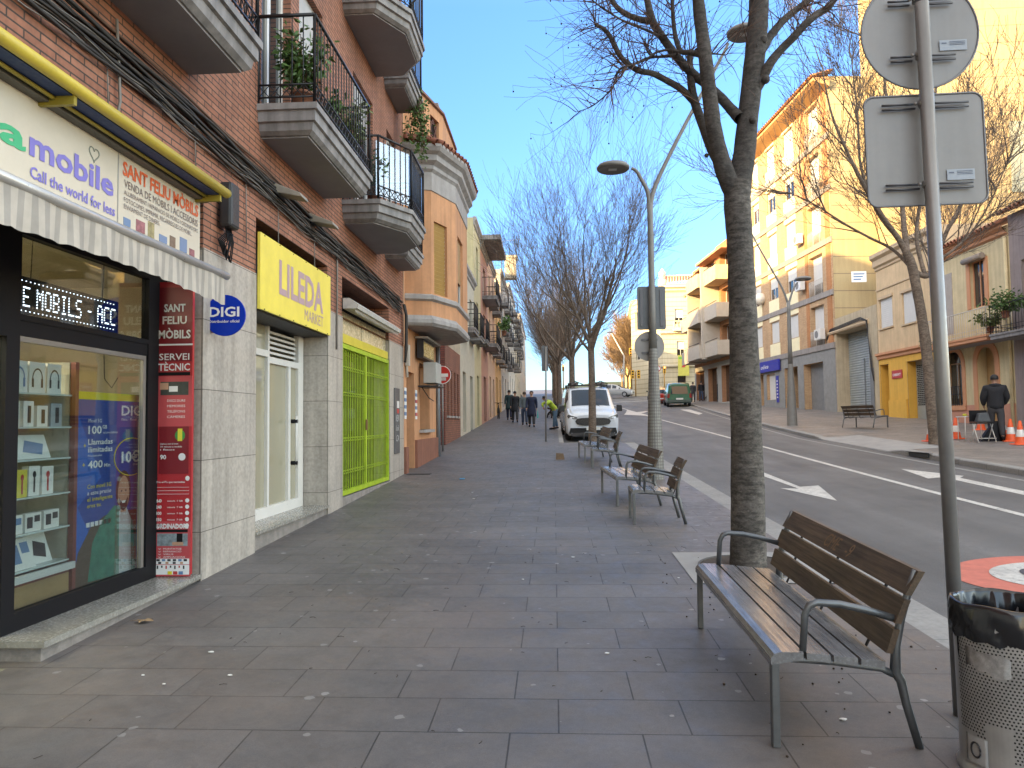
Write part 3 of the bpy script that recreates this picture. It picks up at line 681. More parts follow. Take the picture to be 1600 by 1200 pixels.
MB().box(bx1 + .02, bx1 + .05, cy0, cy1, .55, .60).build('rail', m_white, dc)
m_box = [M('carton_white', (.80, .79, .75), .4, var=.06), M('carton_grey', (.38, .40, .42), .4, var=.06), M('carton_yellow', (.70, .60, .08), .4, var=.05), M('carton_teal', (.05, .20, .22), .4, var=.05), M('carton_blue', (.06, .16, .42), .4, var=.05)]
m_ink = M('print_black', (.03, .03, .035), .4, var=0); m_inkb = M('print_blue', (.12, .22, .40), .3, var=0); m_inkr = M('print_red', (.45, .05, .05), .4, var=0)
def carton(x, y, z, w, h, d, mat, ink, label, lean=0, kind='phone', word=None):
    t = thing('product_box', label, 'box', (x, y, z), group='boxed goods in the display case')
    F = Frame((x, y - w / 2, z), (0, 1, 0)); q = lean * h
    mb = MB(); mb.hexa([F.p(0, 0, 0), F.p(w, 0, 0), F.p(w, 0, -d), F.p(0, 0, -d), F.p(0, h, -q), F.p(w, h, -q), F.p(w, h, -d - q), F.p(0, h, -d - q)]); mb.build('carton', mat, t)
    mb = MB()
    G = lambda u, v: F.p(u * w, v * h, .002 - q * v)
    def r(a, b, c, e): mb.face([G(a, c), G(b, c), G(b, e), G(a, e)])
    if kind == 'phone': r(.38, .72, .15, .82)
    elif kind == 'head':
        for i in range(12):
            a0 = PI * i / 12; a1 = PI * (i + 1) / 12
            mb.face([G(.5 + .34 * math.cos(a), .45 + .36 * math.sin(a)) for a in (a0, a1)] + [G(.5 + .28 * math.cos(a), .45 + .30 * math.sin(a)) for a in (a1, a0)])
        r(.14, .27, .18, .46); r(.73, .86, .18, .46)
    elif kind == 'mic': r(.42, .58, .12, .6); mb.face([G(.5 + .16 * math.cos(a * PI / 6), .72 + .12 * math.sin(a * PI / 6)) for a in range(12)])
    elif kind == 'tablet': mb.face([G(.2, .3), G(.75, .15), G(.88, .6), G(.35, .78)])
    elif kind == 'pill': mb.face([G(.5 + .3 * math.cos(a * PI / 8), .5 + .42 * math.sin(a * PI / 8)) for a in range(16)])
    else: r(.1, .45, .2, .8); r(.55, .9, .5, .85)
    mb.build('print', ink, t); return t
xf = bx1 - .03
rows = [(shz[5], [(4.73, .12, .2, 'head', 0), (4.88, .16, .22, 'head', 0), (5.06, .16, .22, 'head', 0), (5.24, .15, .22, 'head', 0)], 'headphones carton, %s on the top shelf'),
        (shz[4], [(4.71, .10, .13, 'phone', 4), (4.83, .12, .18, 'phone', 0), (4.98, .10, .18, 'phone', 0), (5.12, .11, .15, 'phone', 0), (5.27, .12, .17, 'phone', 1)], 'phone carton, %s on the second shelf'),
        (shz[3], [(4.80, .24, .15, 'tablet', 0), (5.12, .34, .17, 'tablet', 0)], 'tablet carton, %s on the third shelf'),
        (shz[2], [(4.70, .09, .18, 'pill', 3), (4.81, .11, .20, 'pill', 0), (4.93, .10, .19, 'mic', 2), (5.05, .11, .21, 'mic', 0), (5.19, .12, .20, 'mic', 0)], 'microphone carton, %s on the fourth shelf'),
        (shz[1], [(4.72, .12, .12, 'other', 4), (4.87, .15, .13, 'other', 0), (5.05, .16, .13, 'other', 0), (5.24, .16, .13, 'other', 0)], 'small earphone carton, %s on the fifth shelf'),
        (shz[0], [(4.77, .18, .20, 'tablet', 1), (4.98, .22, .21, 'other', 0), (5.22, .22, .21, 'tablet', 0)], 'flat phone case pack, %s on the lowest shelf')]
names = {2: ['left of the pair', 'right of the pair'], 3: ['leftmost of three', 'middle of three', 'rightmost of three'], 4: ['leftmost of four', 'second of four', 'third of four', 'rightmost of four'], 5: ['leftmost of five', 'second of five', 'third of five', 'fourth of five', 'rightmost of five']}
for z, items, lab in rows:
    for i, (y, w_, h_, kd, c) in enumerate(items):
        carton(xf - (.05 if kd == 'tablet' else 0), y, z + .001, w_, h_, .05, m_box[c], (m_ink, m_inkb, m_ink, m_ink, m_inkr)[(i + c) % 5], 'small %s' % (lab % names[len(items)][i]), .35 if kd in ('tablet',) or z < .7 else 0, kd)
# cupboard and wall things deeper inside
mb = MB(); mb.box(GX - 2.2, GX - 1.5, 5.9, 6.9, .3, 1.5); o = mb.build('cupboard', M('cupboard_cream', (.62, .56, .40), .5)); tag(o, 'cream cupboard deep inside the phone shop', 'cupboard')
mb = MB(); mb.box(GX - 2.5, GX - 2.1, 4.9, 5.7, 1.3, 2.0); o = mb.build('wall_cabinet', M('cabinet_red_wood', (.38, .12, .07), .5)); tag(o, 'reddish wall cabinet inside the phone shop', 'cabinet')
# advertising banner with the man, standing inside the glass
bn = thing('advertising_banner', 'tall blue banner with a man in a green shirt behind the shop glass', 'banner', (GX - .1, 5.7, .4))
blue = M('banner_blue', (.012, .06, .32), .4, var=.03); blued = M('banner_navy', (.03, .03, .16), .4, var=0); yelb = M('banner_yellow', (.72, .60, .03), .4, var=0); m_wt = M('print_white', (.80, .80, .80), .5, var=0)
FB = Frame((GX - .09, 0, 0), (0, 1, 0)); b0, b1 = 5.46, 6.29
MB().fbox(FB, b0, b1, .36, 1.88, -.01, 0).build('sheet', blue, bn)
MB().fbox(FB, b0, b1, 1.82, 1.88, 0, .003).build('yellow_band', yelb, bn)
mb = MB(); mb.face([FB.p(b0, .36, .002), FB.p(5.70, .36, .002), FB.p(5.60, .8, .002), FB.p(b0, 1.0, .002)]); mb.face([FB.p(b0, 1.7, .002), FB.p(5.76, 1.2, .002), FB.p(b0, .98, .002)]); mb.build('lighter_shape', M('banner_light_blue', (.02, .12, .50), .4, var=0), bn)
text('DIGI', m_wt, bn, FB, 6.02, 1.70, .085, .34, .004, bold=.02); text('Fibra · Movil', m_wt, bn, FB, 6.02, 1.655, .02, .22, .004)
text('Movil 5G', m_wt, bn, FB, 5.58, 1.64, .03, .17, .004); text('100', m_wt, bn, FB, 5.58, 1.55, .065, .17, .004, bold=.02); text('GB', m_wt, bn, FB, 5.76, 1.59, .03, .06, .004, bold=.02); text('acumulables', m_wt, bn, FB, 5.77, 1.55, .02, .2, .004)
text('+', yelb, bn, FB, 5.525, 1.44, .04, None, .004, bold=.02); text('Llamadas', m_wt, bn, FB, 5.58, 1.465, .045, .32, .004, bold=.015); text('ilimitadas', m_wt, bn, FB, 5.58, 1.405, .045, .32, .004, bold=.015); text('Nacionales', m_wt, bn, FB, 5.58, 1.37, .018, .18, .004)
text('+', yelb, bn, FB, 5.515, 1.29, .04, None, .004, bold=.02); text('400', m_wt, bn, FB, 5.58, 1.28, .06, .19, .004, bold=.02); text('Min', m_wt, bn, FB, 5.79, 1.28, .03, .08, .004, bold=.015)
text('10€', m_wt, bn, FB, 6.03, 1.30, .095, .26, .004, bold=.025); text('/mes', m_wt, bn, FB, 6.2, 1.27, .02, .07, .004)
mb = MB(); mb.tube([FB.p(6.18 + .25 * math.cos(a * PI / 18), 1.345 + .16 * math.sin(a * PI / 18), .003) for a in range(7, 30)], .005, 4); mb.build('price_ring', yelb, bn)
for i, (s_, c_) in enumerate((('Con movil 5G', yelb), ('a este precio', m_wt), ('el inteligente', yelb), ('eres tu.', yelb))): text(s_, c_, bn, FB, 5.58, 1.12 - i * .05, .034, (.31, .31, .33, .18)[i], .004, bold=.008)
mb = MB(); sk = M('print_skin', (.52, .30, .20), .5, var=.1); hr = M('print_hair', (.05, .03, .025), .6, var=0); gr = M('print_green', (.04, .22, .15), .6, var=.35, scale=14); wh2 = M('print_shirt_white', (.50, .50, .50), .6, var=.1)
def blob(pts, n, mat, nm): mb = MB(); mb.face([FB.p(min(b1, 6.27 + (u - 6.19) * 1.25), .36 + (v - .36) * 1.75, n) for u, v in pts]); mb.build(nm, mat, bn)
el = lambda cu, cv, ru, rv, k=20: [(cu + ru * math.cos(2 * PI * i / k), cv + rv * math.sin(2 * PI * i / k)) for i in range(k)]
blob([(5.50, .36), (5.56, .52), (5.68, .62), (5.82, .66), (5.95, .67), (6.19, .66), (6.19, .36)], .0025, M('print_dark_shirt', (.09, .06, .04), .6), 'man_arm')
blob([(5.66, .38), (5.70, .55), (5.80, .64), (5.93, .70), (6.06, .68), (6.15, .60), (6.18, .36)], .003, gr, 'man_shirt')
blob([(5.98, .67), (6.06, .69), (6.12, .62), (6.13, .36), (5.99, .36)], .0035, wh2, 'man_undershirt')
blob(el(6.03, .765, .085, .095), .0033, hr, 'man_hair'); blob(el(6.03, .75, .066, .085), .004, sk, 'man_face'); blob([(6.0, .66), (6.06, .66), (6.05, .7), (6.01, .7)], .0038, sk, 'man_neck')
blob([(5.975, .735), (6.0, .715), (6.06, .715), (6.085, .735), (6.07, .68), (6.03, .665), (5.99, .68)], .0043, hr, 'man_beard'); blob([(6.005, .715), (6.055, .715), (6.045, .703), (6.015, .703)], .0046, m_wt, 'man_smile')
for u_ in (6.005, 6.055): blob(el(u_, .762, .009, .005, 8), .0046, hr, 'man_eye')
mb = MB(); [mb.fbox(FB, 5.58 + i * .055, 5.62 + i * .055, .82, .855, 0, .003) for i in range(6)]; mb.build('store_badges', m_wt, bn)
# LED ticker in the upper pane: dot matrix letters
led = thing('led_ticker', 'black LED ticker display hanging in the upper shop window', 'display', (GX - .15, 5.3, 2.4))
Fq = Frame((GX - .10, 0, 0), (0, 1, 0)); l0, l1, lz0, lz1 = 4.79, 5.98, 2.385, 2.655
MB().fbox(Fq, l0, l1, lz0, lz1, -.06, 0).build('housing', m_black, led, bevel=.004)
FONT = {'E': '11111 10000 10000 11110 10000 10000 11111', 'M': '10001 11011 10101 10101 10001 10001 10001', 'O': '01110 10001 10001 10001 10001 10001 01110', 'B': '11110 10001 10001 11110 10001 10001 11110',
        'I': '01110 00100 00100 00100 00100 00100 01110', 'L': '10000 10000 10000 10000 10000 10000 11111', 'S': '01111 10000 10000 01110 00001 00001 11110', '-': '00000 00000 00000 01110 00000 00000 00000', 'A': '01110 10001 10001 11111 10001 10001 10001', 'C': '01111 10000 10000 10000 10000 10000 01111', ' ': '00000 ' * 7}
mb = MB(); s_ = 'E MOBILS - ACC'; adv = [3.5 if c == ' ' else 6.2 for c in s_]; tot = sum(adv); pu = (l1 - l0 - .10) / tot; pv = .021; u_ = l0 + .07; v0 = lz0 + .062
for c, ad in zip(s_, adv):
    for r_, row in enumerate(FONT[c].split()):
        for k_, ch in enumerate(row):
            if ch == '1': mb.fbox(Fq, u_ + k_ * pu, u_ + k_ * pu + pu * .5, v0 + (6 - r_) * pv, v0 + (6 - r_) * pv + pv * .5, 0, .004)
    u_ += ad * pu
for i in range(26):
    for v in (lz0 + .025, lz1 - .035): mb.fbox(Fq, l0 + .05 + i * .0425, l0 + .056 + i * .0425, v, v + .007, 0, .004)
mb.build('lit_dots', M('led_white', (.80, .88, 1), .5, var=0, emit=1.1), led)
mb = MB(); [mb.tube([Fq.p(u, lz1, -.03), Fq.p(u + .02, 3.05, -.03)], .004, 4) for u in (4.97, 5.8)]
mb.tube([Fq.p(5.9, lz0, -.02), Fq.p(5.85, 2.2, -.04), Fq.p(5.88, 2.0, -.05), Fq.p(5.98, 1.93, -.05), Fq.p(6.05, 2.02, -.04)], .004, 4); mb.build('hanging_wires', m_black, led)
# red ad panel on the reveal, facing the camera
FP = Frame((GX - .02, yA1 - .10, 0), (1, 0, 0)); pw = .37
rp = thing('advert_panel', 'tall narrow red panel of repair adverts beside the shop window', 'sign', (LX - .15, yA1, .3))
red1 = M('panel_red', (.42, .028, .035), .35, var=.05); red2 = M('panel_rose', (.50, .075, .085), .4, var=.05); redk = M('panel_dark_red', (.20, .012, .02), .4, var=.05)
MB().fbox(FP, .03, .36, szl + .02, 2.9, .0, .03).build('panel', red1, rp)
FPn = .031
def pr(u0, u1, v0, v1, mat, nm, n=.0): MB().fbox(FP, .03 + u0 * .33, .03 + u1 * .33, v0, v1, .03, .032 + n).build(nm, mat, rp)
def pt(s, u, v, h, w=None, mat=m_wt, al='C', bold=.0): text(s, mat, rp, FP, .03 + u * .33, v, h, None if w is None else w * .33, .036, al, bold=bold)
pr(.02, .98, 2.18, 2.85, redk, 'heading_field'); pt('SANT', .5, 2.63, .07, .6, bold=.03); pt('FELIU', .5, 2.52, .07, .68, bold=.03); pt('MÒBILS', .5, 2.39, .075, .9, bold=.03)
pr(0, 1, 2.325, 2.34, m_wt, 'rule', .001)
pt('SERVEI', .5, 2.195, .06, .84, bold=.01); pt('TÈCNIC', .5, 2.10, .065, .88, bold=.02); pr(.06, .94, 2.055, 2.085, m_black, 'strap_line')
pr(.0, 1, 1.60, 2.05, red2, 'middle_field'); pr(.12, .9, 1.88, 2.0, M('photo_black', (.05, .055, .05), .4, var=.3, scale=30), 'photo_of_drive', .001); pr(.10, .34, 1.93, 1.99, sk, 'photo_hand', .002); pr(.36, .6, 1.91, 1.96, m_wt, 'photo_card', .003)
for i, s_ in enumerate(('DISCS DURS', 'MEMORIES', 'TELÈFONS', 'CÀMERES')): pt(s_, .32, 1.82 - i * .048, .022, .5, al='L')
pr(.10, .92, 1.18, 1.60, redk, 'tariff_poster', .001)
mb = MB(); mb.face([FP.p(.03 + .33 * (.68 + .14 * math.cos(a * PI / 8)), 1.52 + .05 * math.sin(a * PI / 8), .0345) for a in range(16)]); mb.build('badge_green', M('badge_green', (.05, .28, .06), .4, var=0), rp)
pr(.62, .74, 1.47, 1.58, M('badge_yellow', (.72, .68, .06), .4, var=0), 'badge_yellow', .005)
for i, s_ in enumerate(('Llama a tot el mon', '30 minuts a mobils', 'i fixos')): pt(s_, .14, 1.44 - i * .026, .015, (.5, .6, .4)[i], al='L', bold=.01)
pt('90', .14, 1.31, .04, .17, al='L', bold=.03)
mb = MB(); mb.face([FP.p(.03 + .33 * (.74 + .1 * math.cos(a * PI / 8)), 1.33 + .033 * math.sin(a * PI / 8), .0345) for a in range(16)]); mb.face([FP.p(.03 + .33 * (.9 + .06 * math.cos(a * PI / 8)), 1.14 + .022 * math.sin(a * PI / 8), .0345) for a in range(16)])
for i in range(5): mb.face([FP.p(.03 + .33 * (.9 + .055 * math.cos(a * PI / 8)), .945 - i * .055 + .019 * math.sin(a * PI / 8), .0345) for a in range(16)])
mb.build('price_badges', m_wt, rp)
pt('Tria el Pla que necessites', .04, 1.10, .018, .8, al='L', bold=.01)
for v in (1.06, 1.03, 1.0): pr(.04, .94, v, v + .0025, m_wt, 'rule', .001)
for i, s_ in enumerate(('60', '240', '300', '350', '400')): pt(s_, .04, .93 - i * .055, .028, .16, al='L', bold=.03); pt('minuts  7 GB', .36, .935 - i * .055, .014, .42, al='L', bold=.01)
pr(.0, 1, .30, .60, red2, 'lower_field'); pr(0, 1, .55, .70, red2, 'computer_field'); pt('ORDINADORS', .5, .625, .05, .9, bold=.03) if False else None
pr(.0, 1, .28, .80 - .04, red2, 'rose_field', .0005); pt('ORDINADORS', .5, .70, .042, .9, bold=.04)
pr(.06, .92, .665, .69, m_black, 'strap_line', .001)
pr(.08, .92, .545, .655, M('photo_grey', (.28, .33, .36), .4, var=.5, scale=25), 'photo_of_repair', .001); pr(.5, .8, .55, .58, sk, 'photo_hand', .002); pr(.62, .78, .58, .655, m_black, 'photo_tool', .002)
for i, s_ in enumerate(('MUNTATGE', 'REPARACIÓ', 'VIRUS', 'AMPLIACIONS')): pt(s_, .26, .515 - i * .024, .015, (.5, .5, .28, .6)[i], al='L'); pt('v', .12, .515 - i * .024, .016, .08, al='L')
pr(.02, .97, .385, .435, m_wt, 'phone_row_field', .001); pr(.02, .97, .295, .38, m_wt, 'accessory_field', .001)
for i in range(6): pr(.07 + i * .15, .16 + i * .15, .412, .431, (m_ink, m_inkb)[i % 3 == 1], 'printed_phone', .002)
for i in range(4): pr(.12 + i * .2, .2 + i * .2, .388, .407, (m_ink, sk)[i % 2], 'printed_phone', .002)
for i in range(7): pr(.08 + i * .12, .12 + i * .12, .345 + .01 * (i % 2), .374, (m_ink, m_ink, m_inkr)[i % 3], 'printed_accessory', .002)
for i, c in enumerate((yelb, m_inkr, m_inkb)): pr(.38 + i * .15, .5 + i * .15, .297, .325, c, 'printed_gift', .002)
# round hanging sign and its glass fin
mb = MB(); cy_, cz_ = 7.02, 2.40
rs = thing('round_sign', 'round blue shop sign with white letters on the granite pillar', 'sign', (LX, cy_, cz_ - .2))
Xd = LX + .30; yd = 6.60; 
# the disc hangs at right angles to the wall, facing down the street
FD = Frame((LX, 6.66, 0), (1, 0, 0)); ca = aty(352, 493, 6.66); cu_, cv_ = ca.x - LX, ca.z; rd = .193
mb = MB(); mb.disc(FD.p(cu_, cv_, -.01), rd, FD.N, .02, 40); mb.build('disc', M('sign_blue', (.002, .03, .40), .5, var=.03, spec=.15), rs)
text('DIGI', m_wt, rs, FD, cu_ - .005, cv_ - .01, .092, .29, .012, 'C', bold=.025); text('Distribuidor oficial', m_wt, rs, FD, cu_ - .005, cv_ - .068, .026, .29, .012, 'C', bold=.01)
mb = MB(); mb.fbox(FD, cu_ - rd - .02, .02 if False else cu_ - rd + .06, cv_ - .03, cv_ + .0, -.03, -.012); mb.fbox(FD, -.01, cu_ - rd * .6, cv_ - .015, cv_ + .015, -.03, -.012); mb.build('bracket', m_iron, rs)
mb = MB(); mb.fbox(FD, .015, .10, cv_ - .16, cv_ + .16, -.02, -.012); mb.build('side_poster', M('side_poster', (.30, .12, .22), .4, var=.5, scale=12), rs)
# illuminated shop sign
m_lb = M('lightbox_face', (.60, .55, .46), .4, var=.05)
lb = board(FL, 2.2, 6.40, 3.0, 3.62, -.06, .03, 'lightbox_sign', m_lb, 'long cream lightbox shop sign above the striped awning', 'sign')
grn = M('letter_green', (.05, .42, .20), .5, var=0); vio = M('letter_violet', (.20, .18, .55), .5, var=0); org = M('letter_orange', (.68, .13, .04), .5, var=0); grey = M('letter_grey', (.16, .13, .13), .5, var=0)
text('ca', grn, lb, FL, 3.78, 3.27, .165, .42, .032, bold=.03); text('mobile', vio, lb, FL, 4.23, 3.27, .165, .86, .032, bold=.028)
mb = MB(); mb.tube([FL.p(4.86 + .055 * (16 * math.sin(t) ** 3) / 16, 3.50 + .055 * (13 * math.cos(t) - 5 * math.cos(2 * t) - 2 * math.cos(3 * t) - math.cos(4 * t)) / 16, .033) for t in [2 * PI * i / 24 for i in range(25)]], .005, 4); mb.build('heart_emblem', M('heart_grey', (.28, .30, .26), .5, var=0), lb)
text('Call the world for less', vio, lb, FL, 4.24, 3.13, .075, .87, .032, bold=.02)
mb = MB(); mb.fbox(FL, 5.14, 5.15, 3.0, 3.62, .03, .034); mb.build('joint', M('joint_grey', (.35, .34, .32), .6), lb)
text('SANT FELIU MÒBILS', org, lb, FL, 5.20, 3.475, .105, 1.16, .032, bold=.03)
text("VENDA DE MÒBILS I ACCESSORIS", grey, lb, FL, 5.22, 3.385, .062, 1.13, .032, bold=.0); text("ALLIBERAMENT I REPARACIÓ DE MÒBILS I ORDINADORS", grey, lb, FL, 5.22, 3.33, .036, 1.13, .032)
text("FOTOCOPIES, IMPRIMIR, RECÀRREGUES DE MÒBIL,", grey, lb, FL, 5.22, 3.275, .038, 1.02, .032); text("ENVIAMENT DE DINERS.", grey, lb, FL, 5.22, 3.225, .038, .5, .032)
random.seed(5)
for i in range(7): mb = MB(); u_ = 5.22 + i * .165; mb.fbox(FL, u_, u_ + .09 + .03 * (i % 2), 3.10, 3.16 + .03 * (i % 3), .03, .033); mb.build('printed_picture', (m_inkb, M('pic_a', (.35, .14, .16), .5, var=.5, scale=20), M('pic_b', (.35, .30, .15), .5, var=.5, scale=20), m_inkb, M('pic_c', (.20, .14, .10), .5, var=.4, scale=20))[i % 5], lb)
MB().fbox(FL, 2.2, 6.42, 3.62, 3.655, -.06, .10).build('top_flashing', M('flashing', (.10, .09, .07), .6), lb)
# rolled awning above it: yellow bar and blue cover
ya_ = thing('rolled_awning', 'closed awning with a yellow bar and navy cover above the lightbox sign', 'awning', (LX, 4.5, 3.6))
mb = MB(); mb.tube([(LX + .27, 2.2, 3.70), (LX + .27, 6.42, 3.70)], .042, 12); mb.build('front_bar', M('bar_yellow', (.55, .42, .05), .45, var=.15), ya_)
mb = MB(); mb.prism([(LX + .03, 2.2, 3.66), (LX + .25, 2.2, 3.655), (LX + .25, 2.2, 3.70), (LX + .03, 2.2, 3.80)], (0, 4.18, 0)); mb.build('navy_cover', M('cover_navy', (.01, .03, .10), .6, var=.1), ya_)
mb = MB(); mb.tube([(LX + .13, 2.2, 3.645), (LX + .13, 6.38, 3.645)], .014, 6); mb.fbox(FL, 6.3, 6.33, 3.6, 3.74, .02, .26); mb.fbox(FL, 4.3, 4.33, 3.6, 3.74, .02, .26); mb.build('arms', M('bar_dark_yellow', (.30, .24, .03), .5), ya_)
mb = MB(); mb.fbox(FL, 2.2, 6.45, 3.76, 3.80, .0, .09); mb.build('lintel_edge', M('lintel_grey', (.34, .30, .27), .8), ya_)
# striped awning
aw = thing('striped_awning', 'grey and white striped awning with a hanging valance over the shop window', 'awning', (LX, 5, 2.8))
def stripe_mat():
    m, nt, N, L, bs = new_mat('striped_canvas')
    tc = N.new('ShaderNodeTexCoord'); sx = N.new('ShaderNodeSeparateXYZ'); L.new(tc.outputs['Object'], sx.inputs[0])
    a = N.new('ShaderNodeMath'); a.operation = 'MULTIPLY'; L.new(sx.outputs[1], a.inputs[0]); a.inputs[1].default_value = 2 * PI / .10
    b = N.new('ShaderNodeMath'); b.operation = 'SINE'; L.new(a.outputs[0], b.inputs[0])
    c = mix(nt, (.50, .45, .39), (.36, .33, .295), ramp(nt, b.outputs[0], [(.0, 0.0), (.12, 1.0)]))
    c = mix(nt, c, ramp(nt, noise(nt, 6, 5), [(.3, .8), (.7, 1.05)]), 1, 'MULTIPLY')
    L.new(c, bs.inputs['Base Color']); bs.inputs['Roughness'].default_value = .9; return m
sm = stripe_mat(); AX = LX + .42; AY1 = 6.02; az = 2.87
mb = MB(); mb.grid([[(LX + .02, y, 3.02) for y in lin(2.2, AY1, 30)], [(AX, y, az + .02) for y in lin(2.2, AY1, 30)]]); mb.build('canopy', sm, aw)
mb = MB(); rows = []
for j in range(6):
    t = j / 5; rows.append([(AX + .025 + .012 * t * math.sin(y * 22) + .006 * math.sin(y * 9), y + .012 * t * math.sin(y * 31), az - .02 - t * (.215 + .008 * math.sin(y * 2 * PI / .155 / 2) ** 2 - .02 * math.sin(y * 1.7))) for y in lin(2.2, AY1, 170)])
mb.grid(rows); mb.build('valance', sm, aw)
mb = MB(); mb.tube([(AX + .02, 2.2, az), (AX + .02, AY1 + .04, az)], .032, 12); mb.build('front_bar', M('bar_silver', (.50, .48, .46), .35, .4, var=.1), aw)
mb = MB(); mb.tube([(LX + .05, 2.2, 2.96), (LX + .05, AY1, 2.96)], .04, 10); mb.fbox(FL, AY1 - .08, AY1 - .04, 2.86, 2.92, .03, .4); mb.build('arms', m_iron, aw)
# ================================================================ GENERIC FACADE HELPERS
m_orange = M('orange_render', (.62, .32, .165), .85, var=.16, scale=1.5, streak=.22)
m_oranged = M('orange_plinth', (.27, .115, .075), .85, var=.15, streak=.2)
m_corn = M('cornice_grey', (.38, .36, .35), .8, var=.15, streak=.2)
m_tile = M('roof_tile', (.27, .10, .06), .85, var=.45, scale=5)
m_shut = M('shutter_mustard', (.34, .20, .05), .6, var=.1)
m_blind = M('blind_white', (.62, .62, .60), .6, var=.05)
m_wood = M('door_wood', (.10, .05, .03), .6, var=.2)
m_gdoor = M('metal_door_grey', (.22, .23, .235), .5, .2, var=.15)
m_frame = M('window_frame_white', (.62, .60, .56), .5, var=.05)
m_tiledk = M('tile_end_dark', (.11, .04, .03), .9, var=.3)
def win(F, par, u0, u1, v0, v1, dep=.15, kind='glass', frame=None, blind=None, part=.0, bars=2, gl=None, sill=None):
    """window part: frame, with pane or blind and sill as its own pieces"""
    frame = frame or m_frame; t = .05 if u1 - u0 > .7 else .035; mb = MB()
    for (p, q, r, s) in ((u0, u0 + t, v0, v1), (u1 - t, u1, v0, v1), (u0 + t, u1 - t, v0, v0 + t), (u0 + t, u1 - t, v1 - t, v1)): mb.fbox(F, p, q, r, s, -dep, -dep + .05)
    if bars == 2: mb.fbox(F, (u0 + u1) / 2 - t / 2, (u0 + u1) / 2 + t / 2, v0 + t, v1 - t, -dep, -dep + .05)
    w_ = mb.build('window', frame, par)
    MB().fbox(F, u0 + t, u1 - t, v0 + t, v1 - t, -dep + .01, -dep + .02).build('pane', gl or m_glassd, w_)
    if kind == 'blind' or part:
        vb = v0 + (v1 - v0) * (part if part else .0)
        mb = MB(); n = max(4, int((v1 - vb) / .09)); rows = []
        for i in range(n + 1):
            z = vb + (v1 - vb) * i / n; rows += [[F.p(u0 + .02, z, -dep + .065), F.p(u1 - .02, z, -dep + .065)], [F.p(u0 + .02, z + .008, -dep + .055), F.p(u1 - .02, z + .008, -dep + .055)]]
        mb.grid(rows[:-1], smooth=False); mb.build('roller_blind', blind or m_blind, w_)
    if sill:
        MB().fbox(F, u0 - .08, u1 + .08, v0 - .07, v0, -dep + .06, .07).build('sill', sill, w_)
    return w_
def simple_building(name, label, F, u0, u1, v0, v1, deep, mat, holes, roof=None, dep=.18, grp=None):
    """a solid block with a real facade sheet; returns the root"""
    t = thing(name, label, 'building', F.p((u0 + u1) / 2, v0, 0), group=grp)
    mb = MB(); wall(mb, F, u0, u1, v0, v1, holes, dep)
    mb.face([F.p(u0, v0), F.p(u0, v0, -deep), F.p(u0, v1, -deep), F.p(u0, v1)]); mb.face([F.p(u1, v0), F.p(u1, v0, -deep), F.p(u1, v1, -deep), F.p(u1, v1)])
    mb.face([F.p(u0, v0, -deep), F.p(u1, v0, -deep), F.p(u1, v1, -deep), F.p(u0, v1, -deep)]); mb.face([F.p(u0, v1), F.p(u1, v1), F.p(u1, v1, -deep), F.p(u0, v1, -deep)])
    mb.build('wall', mat, t); return t
def cornice(F, par, u0, u1, v, prof, mat, name='cornice'):
    """prof: list of (n, dv) steps swept along the wall"""
    mb = MB(); mb.grid([[F.p(u0, v + dv, n), F.p(u1, v + dv, n)] for n, dv in prof], smooth=False)
    mb.face([F.p(u0, v + dv, n) for n, dv in prof]); mb.face([F.p(u1, v + dv, n) for n, dv in prof]); return mb.build(name, mat, par)
def tiles(F, par, u0, u1, v, n0, slope=.35, run=.6, mat=None, sp=.22, name='roof_tiles'):
    mb = MB(); n = int((u1 - u0) / sp)
    for i in range(n):
        u = u0 + (i + .5) * (u1 - u0) / n; r = sp * .34
        a = F.p(u, v, n0); b = F.p(u, v + slope * run, n0 - run)
        mb.tube([a, b], [r, r * .85], 8, False)
    mb.face([F.p(u0, v - .03, n0 - .02), F.p(u1, v - .03, n0 - .02), F.p(u1, v - .03 + slope * run, n0 - run), F.p(u0, v - .03 + slope * run, n0 - run)])
    return mb.build(name, mat or m_tile, par)
# ================================================================ ORANGE CORNER HOUSE WITH THE BAY
oy0, oy1 = yE + .04, 20.0
ob = thing('orange_corner_house', 'orange rendered corner house with a polygonal bay and tiled cornice beside the brick block', 'building', (LX, 18, .6))
zo = lambda px, py, X=LX: atx(px, py, X)[1]
mb = MB(); wall(mb, FL, oy0, oy1, .2, 9.0, [(15.85, 16.75, .5, 2.75, .35), (17.45, 18.85, 1.45, 3.05, .3)], .2)
mb.face([(LX, oy1, 0), (LX - 9, oy1, 0), (LX - 9, oy1, 9), (LX, oy1, 9)]); mb.face([(LX, oy0, 9), (LX - 9, oy0, 9), (LX - 9, oy1, 9), (LX, oy1, 9)]); mb.face([(LX - 9, oy0, 0), (LX - 9, oy1, 0), (LX - 9, oy1, 9), (LX - 9, oy0, 9)])
mb.build('wall', m_orange, ob)
mb = MB(); mb.fbox(FL, oy0, 15.8, .2, 1.1, .0, .06); mb.fbox(FL, 16.8, oy1 + .02, .2, 1.22, .0, .06); mb.build('plinth', m_oranged, ob)
mb = MB(); mb.fbox(FL, 15.85, 16.75, .4, 2.75, -.40, -.35); mb.build('entrance_door', m_wood, ob)
mb = MB(); mb.fbox(FL, 17.45, 18.85, 1.45, 3.05, -.32, -.28); o = mb.build('window', m_wood, ob)
mb = MB(); mb.fbox(FL, 17.37, 18.95, 1.38, 1.45, -.2, .12); mb.build('sill', m_corn, o)
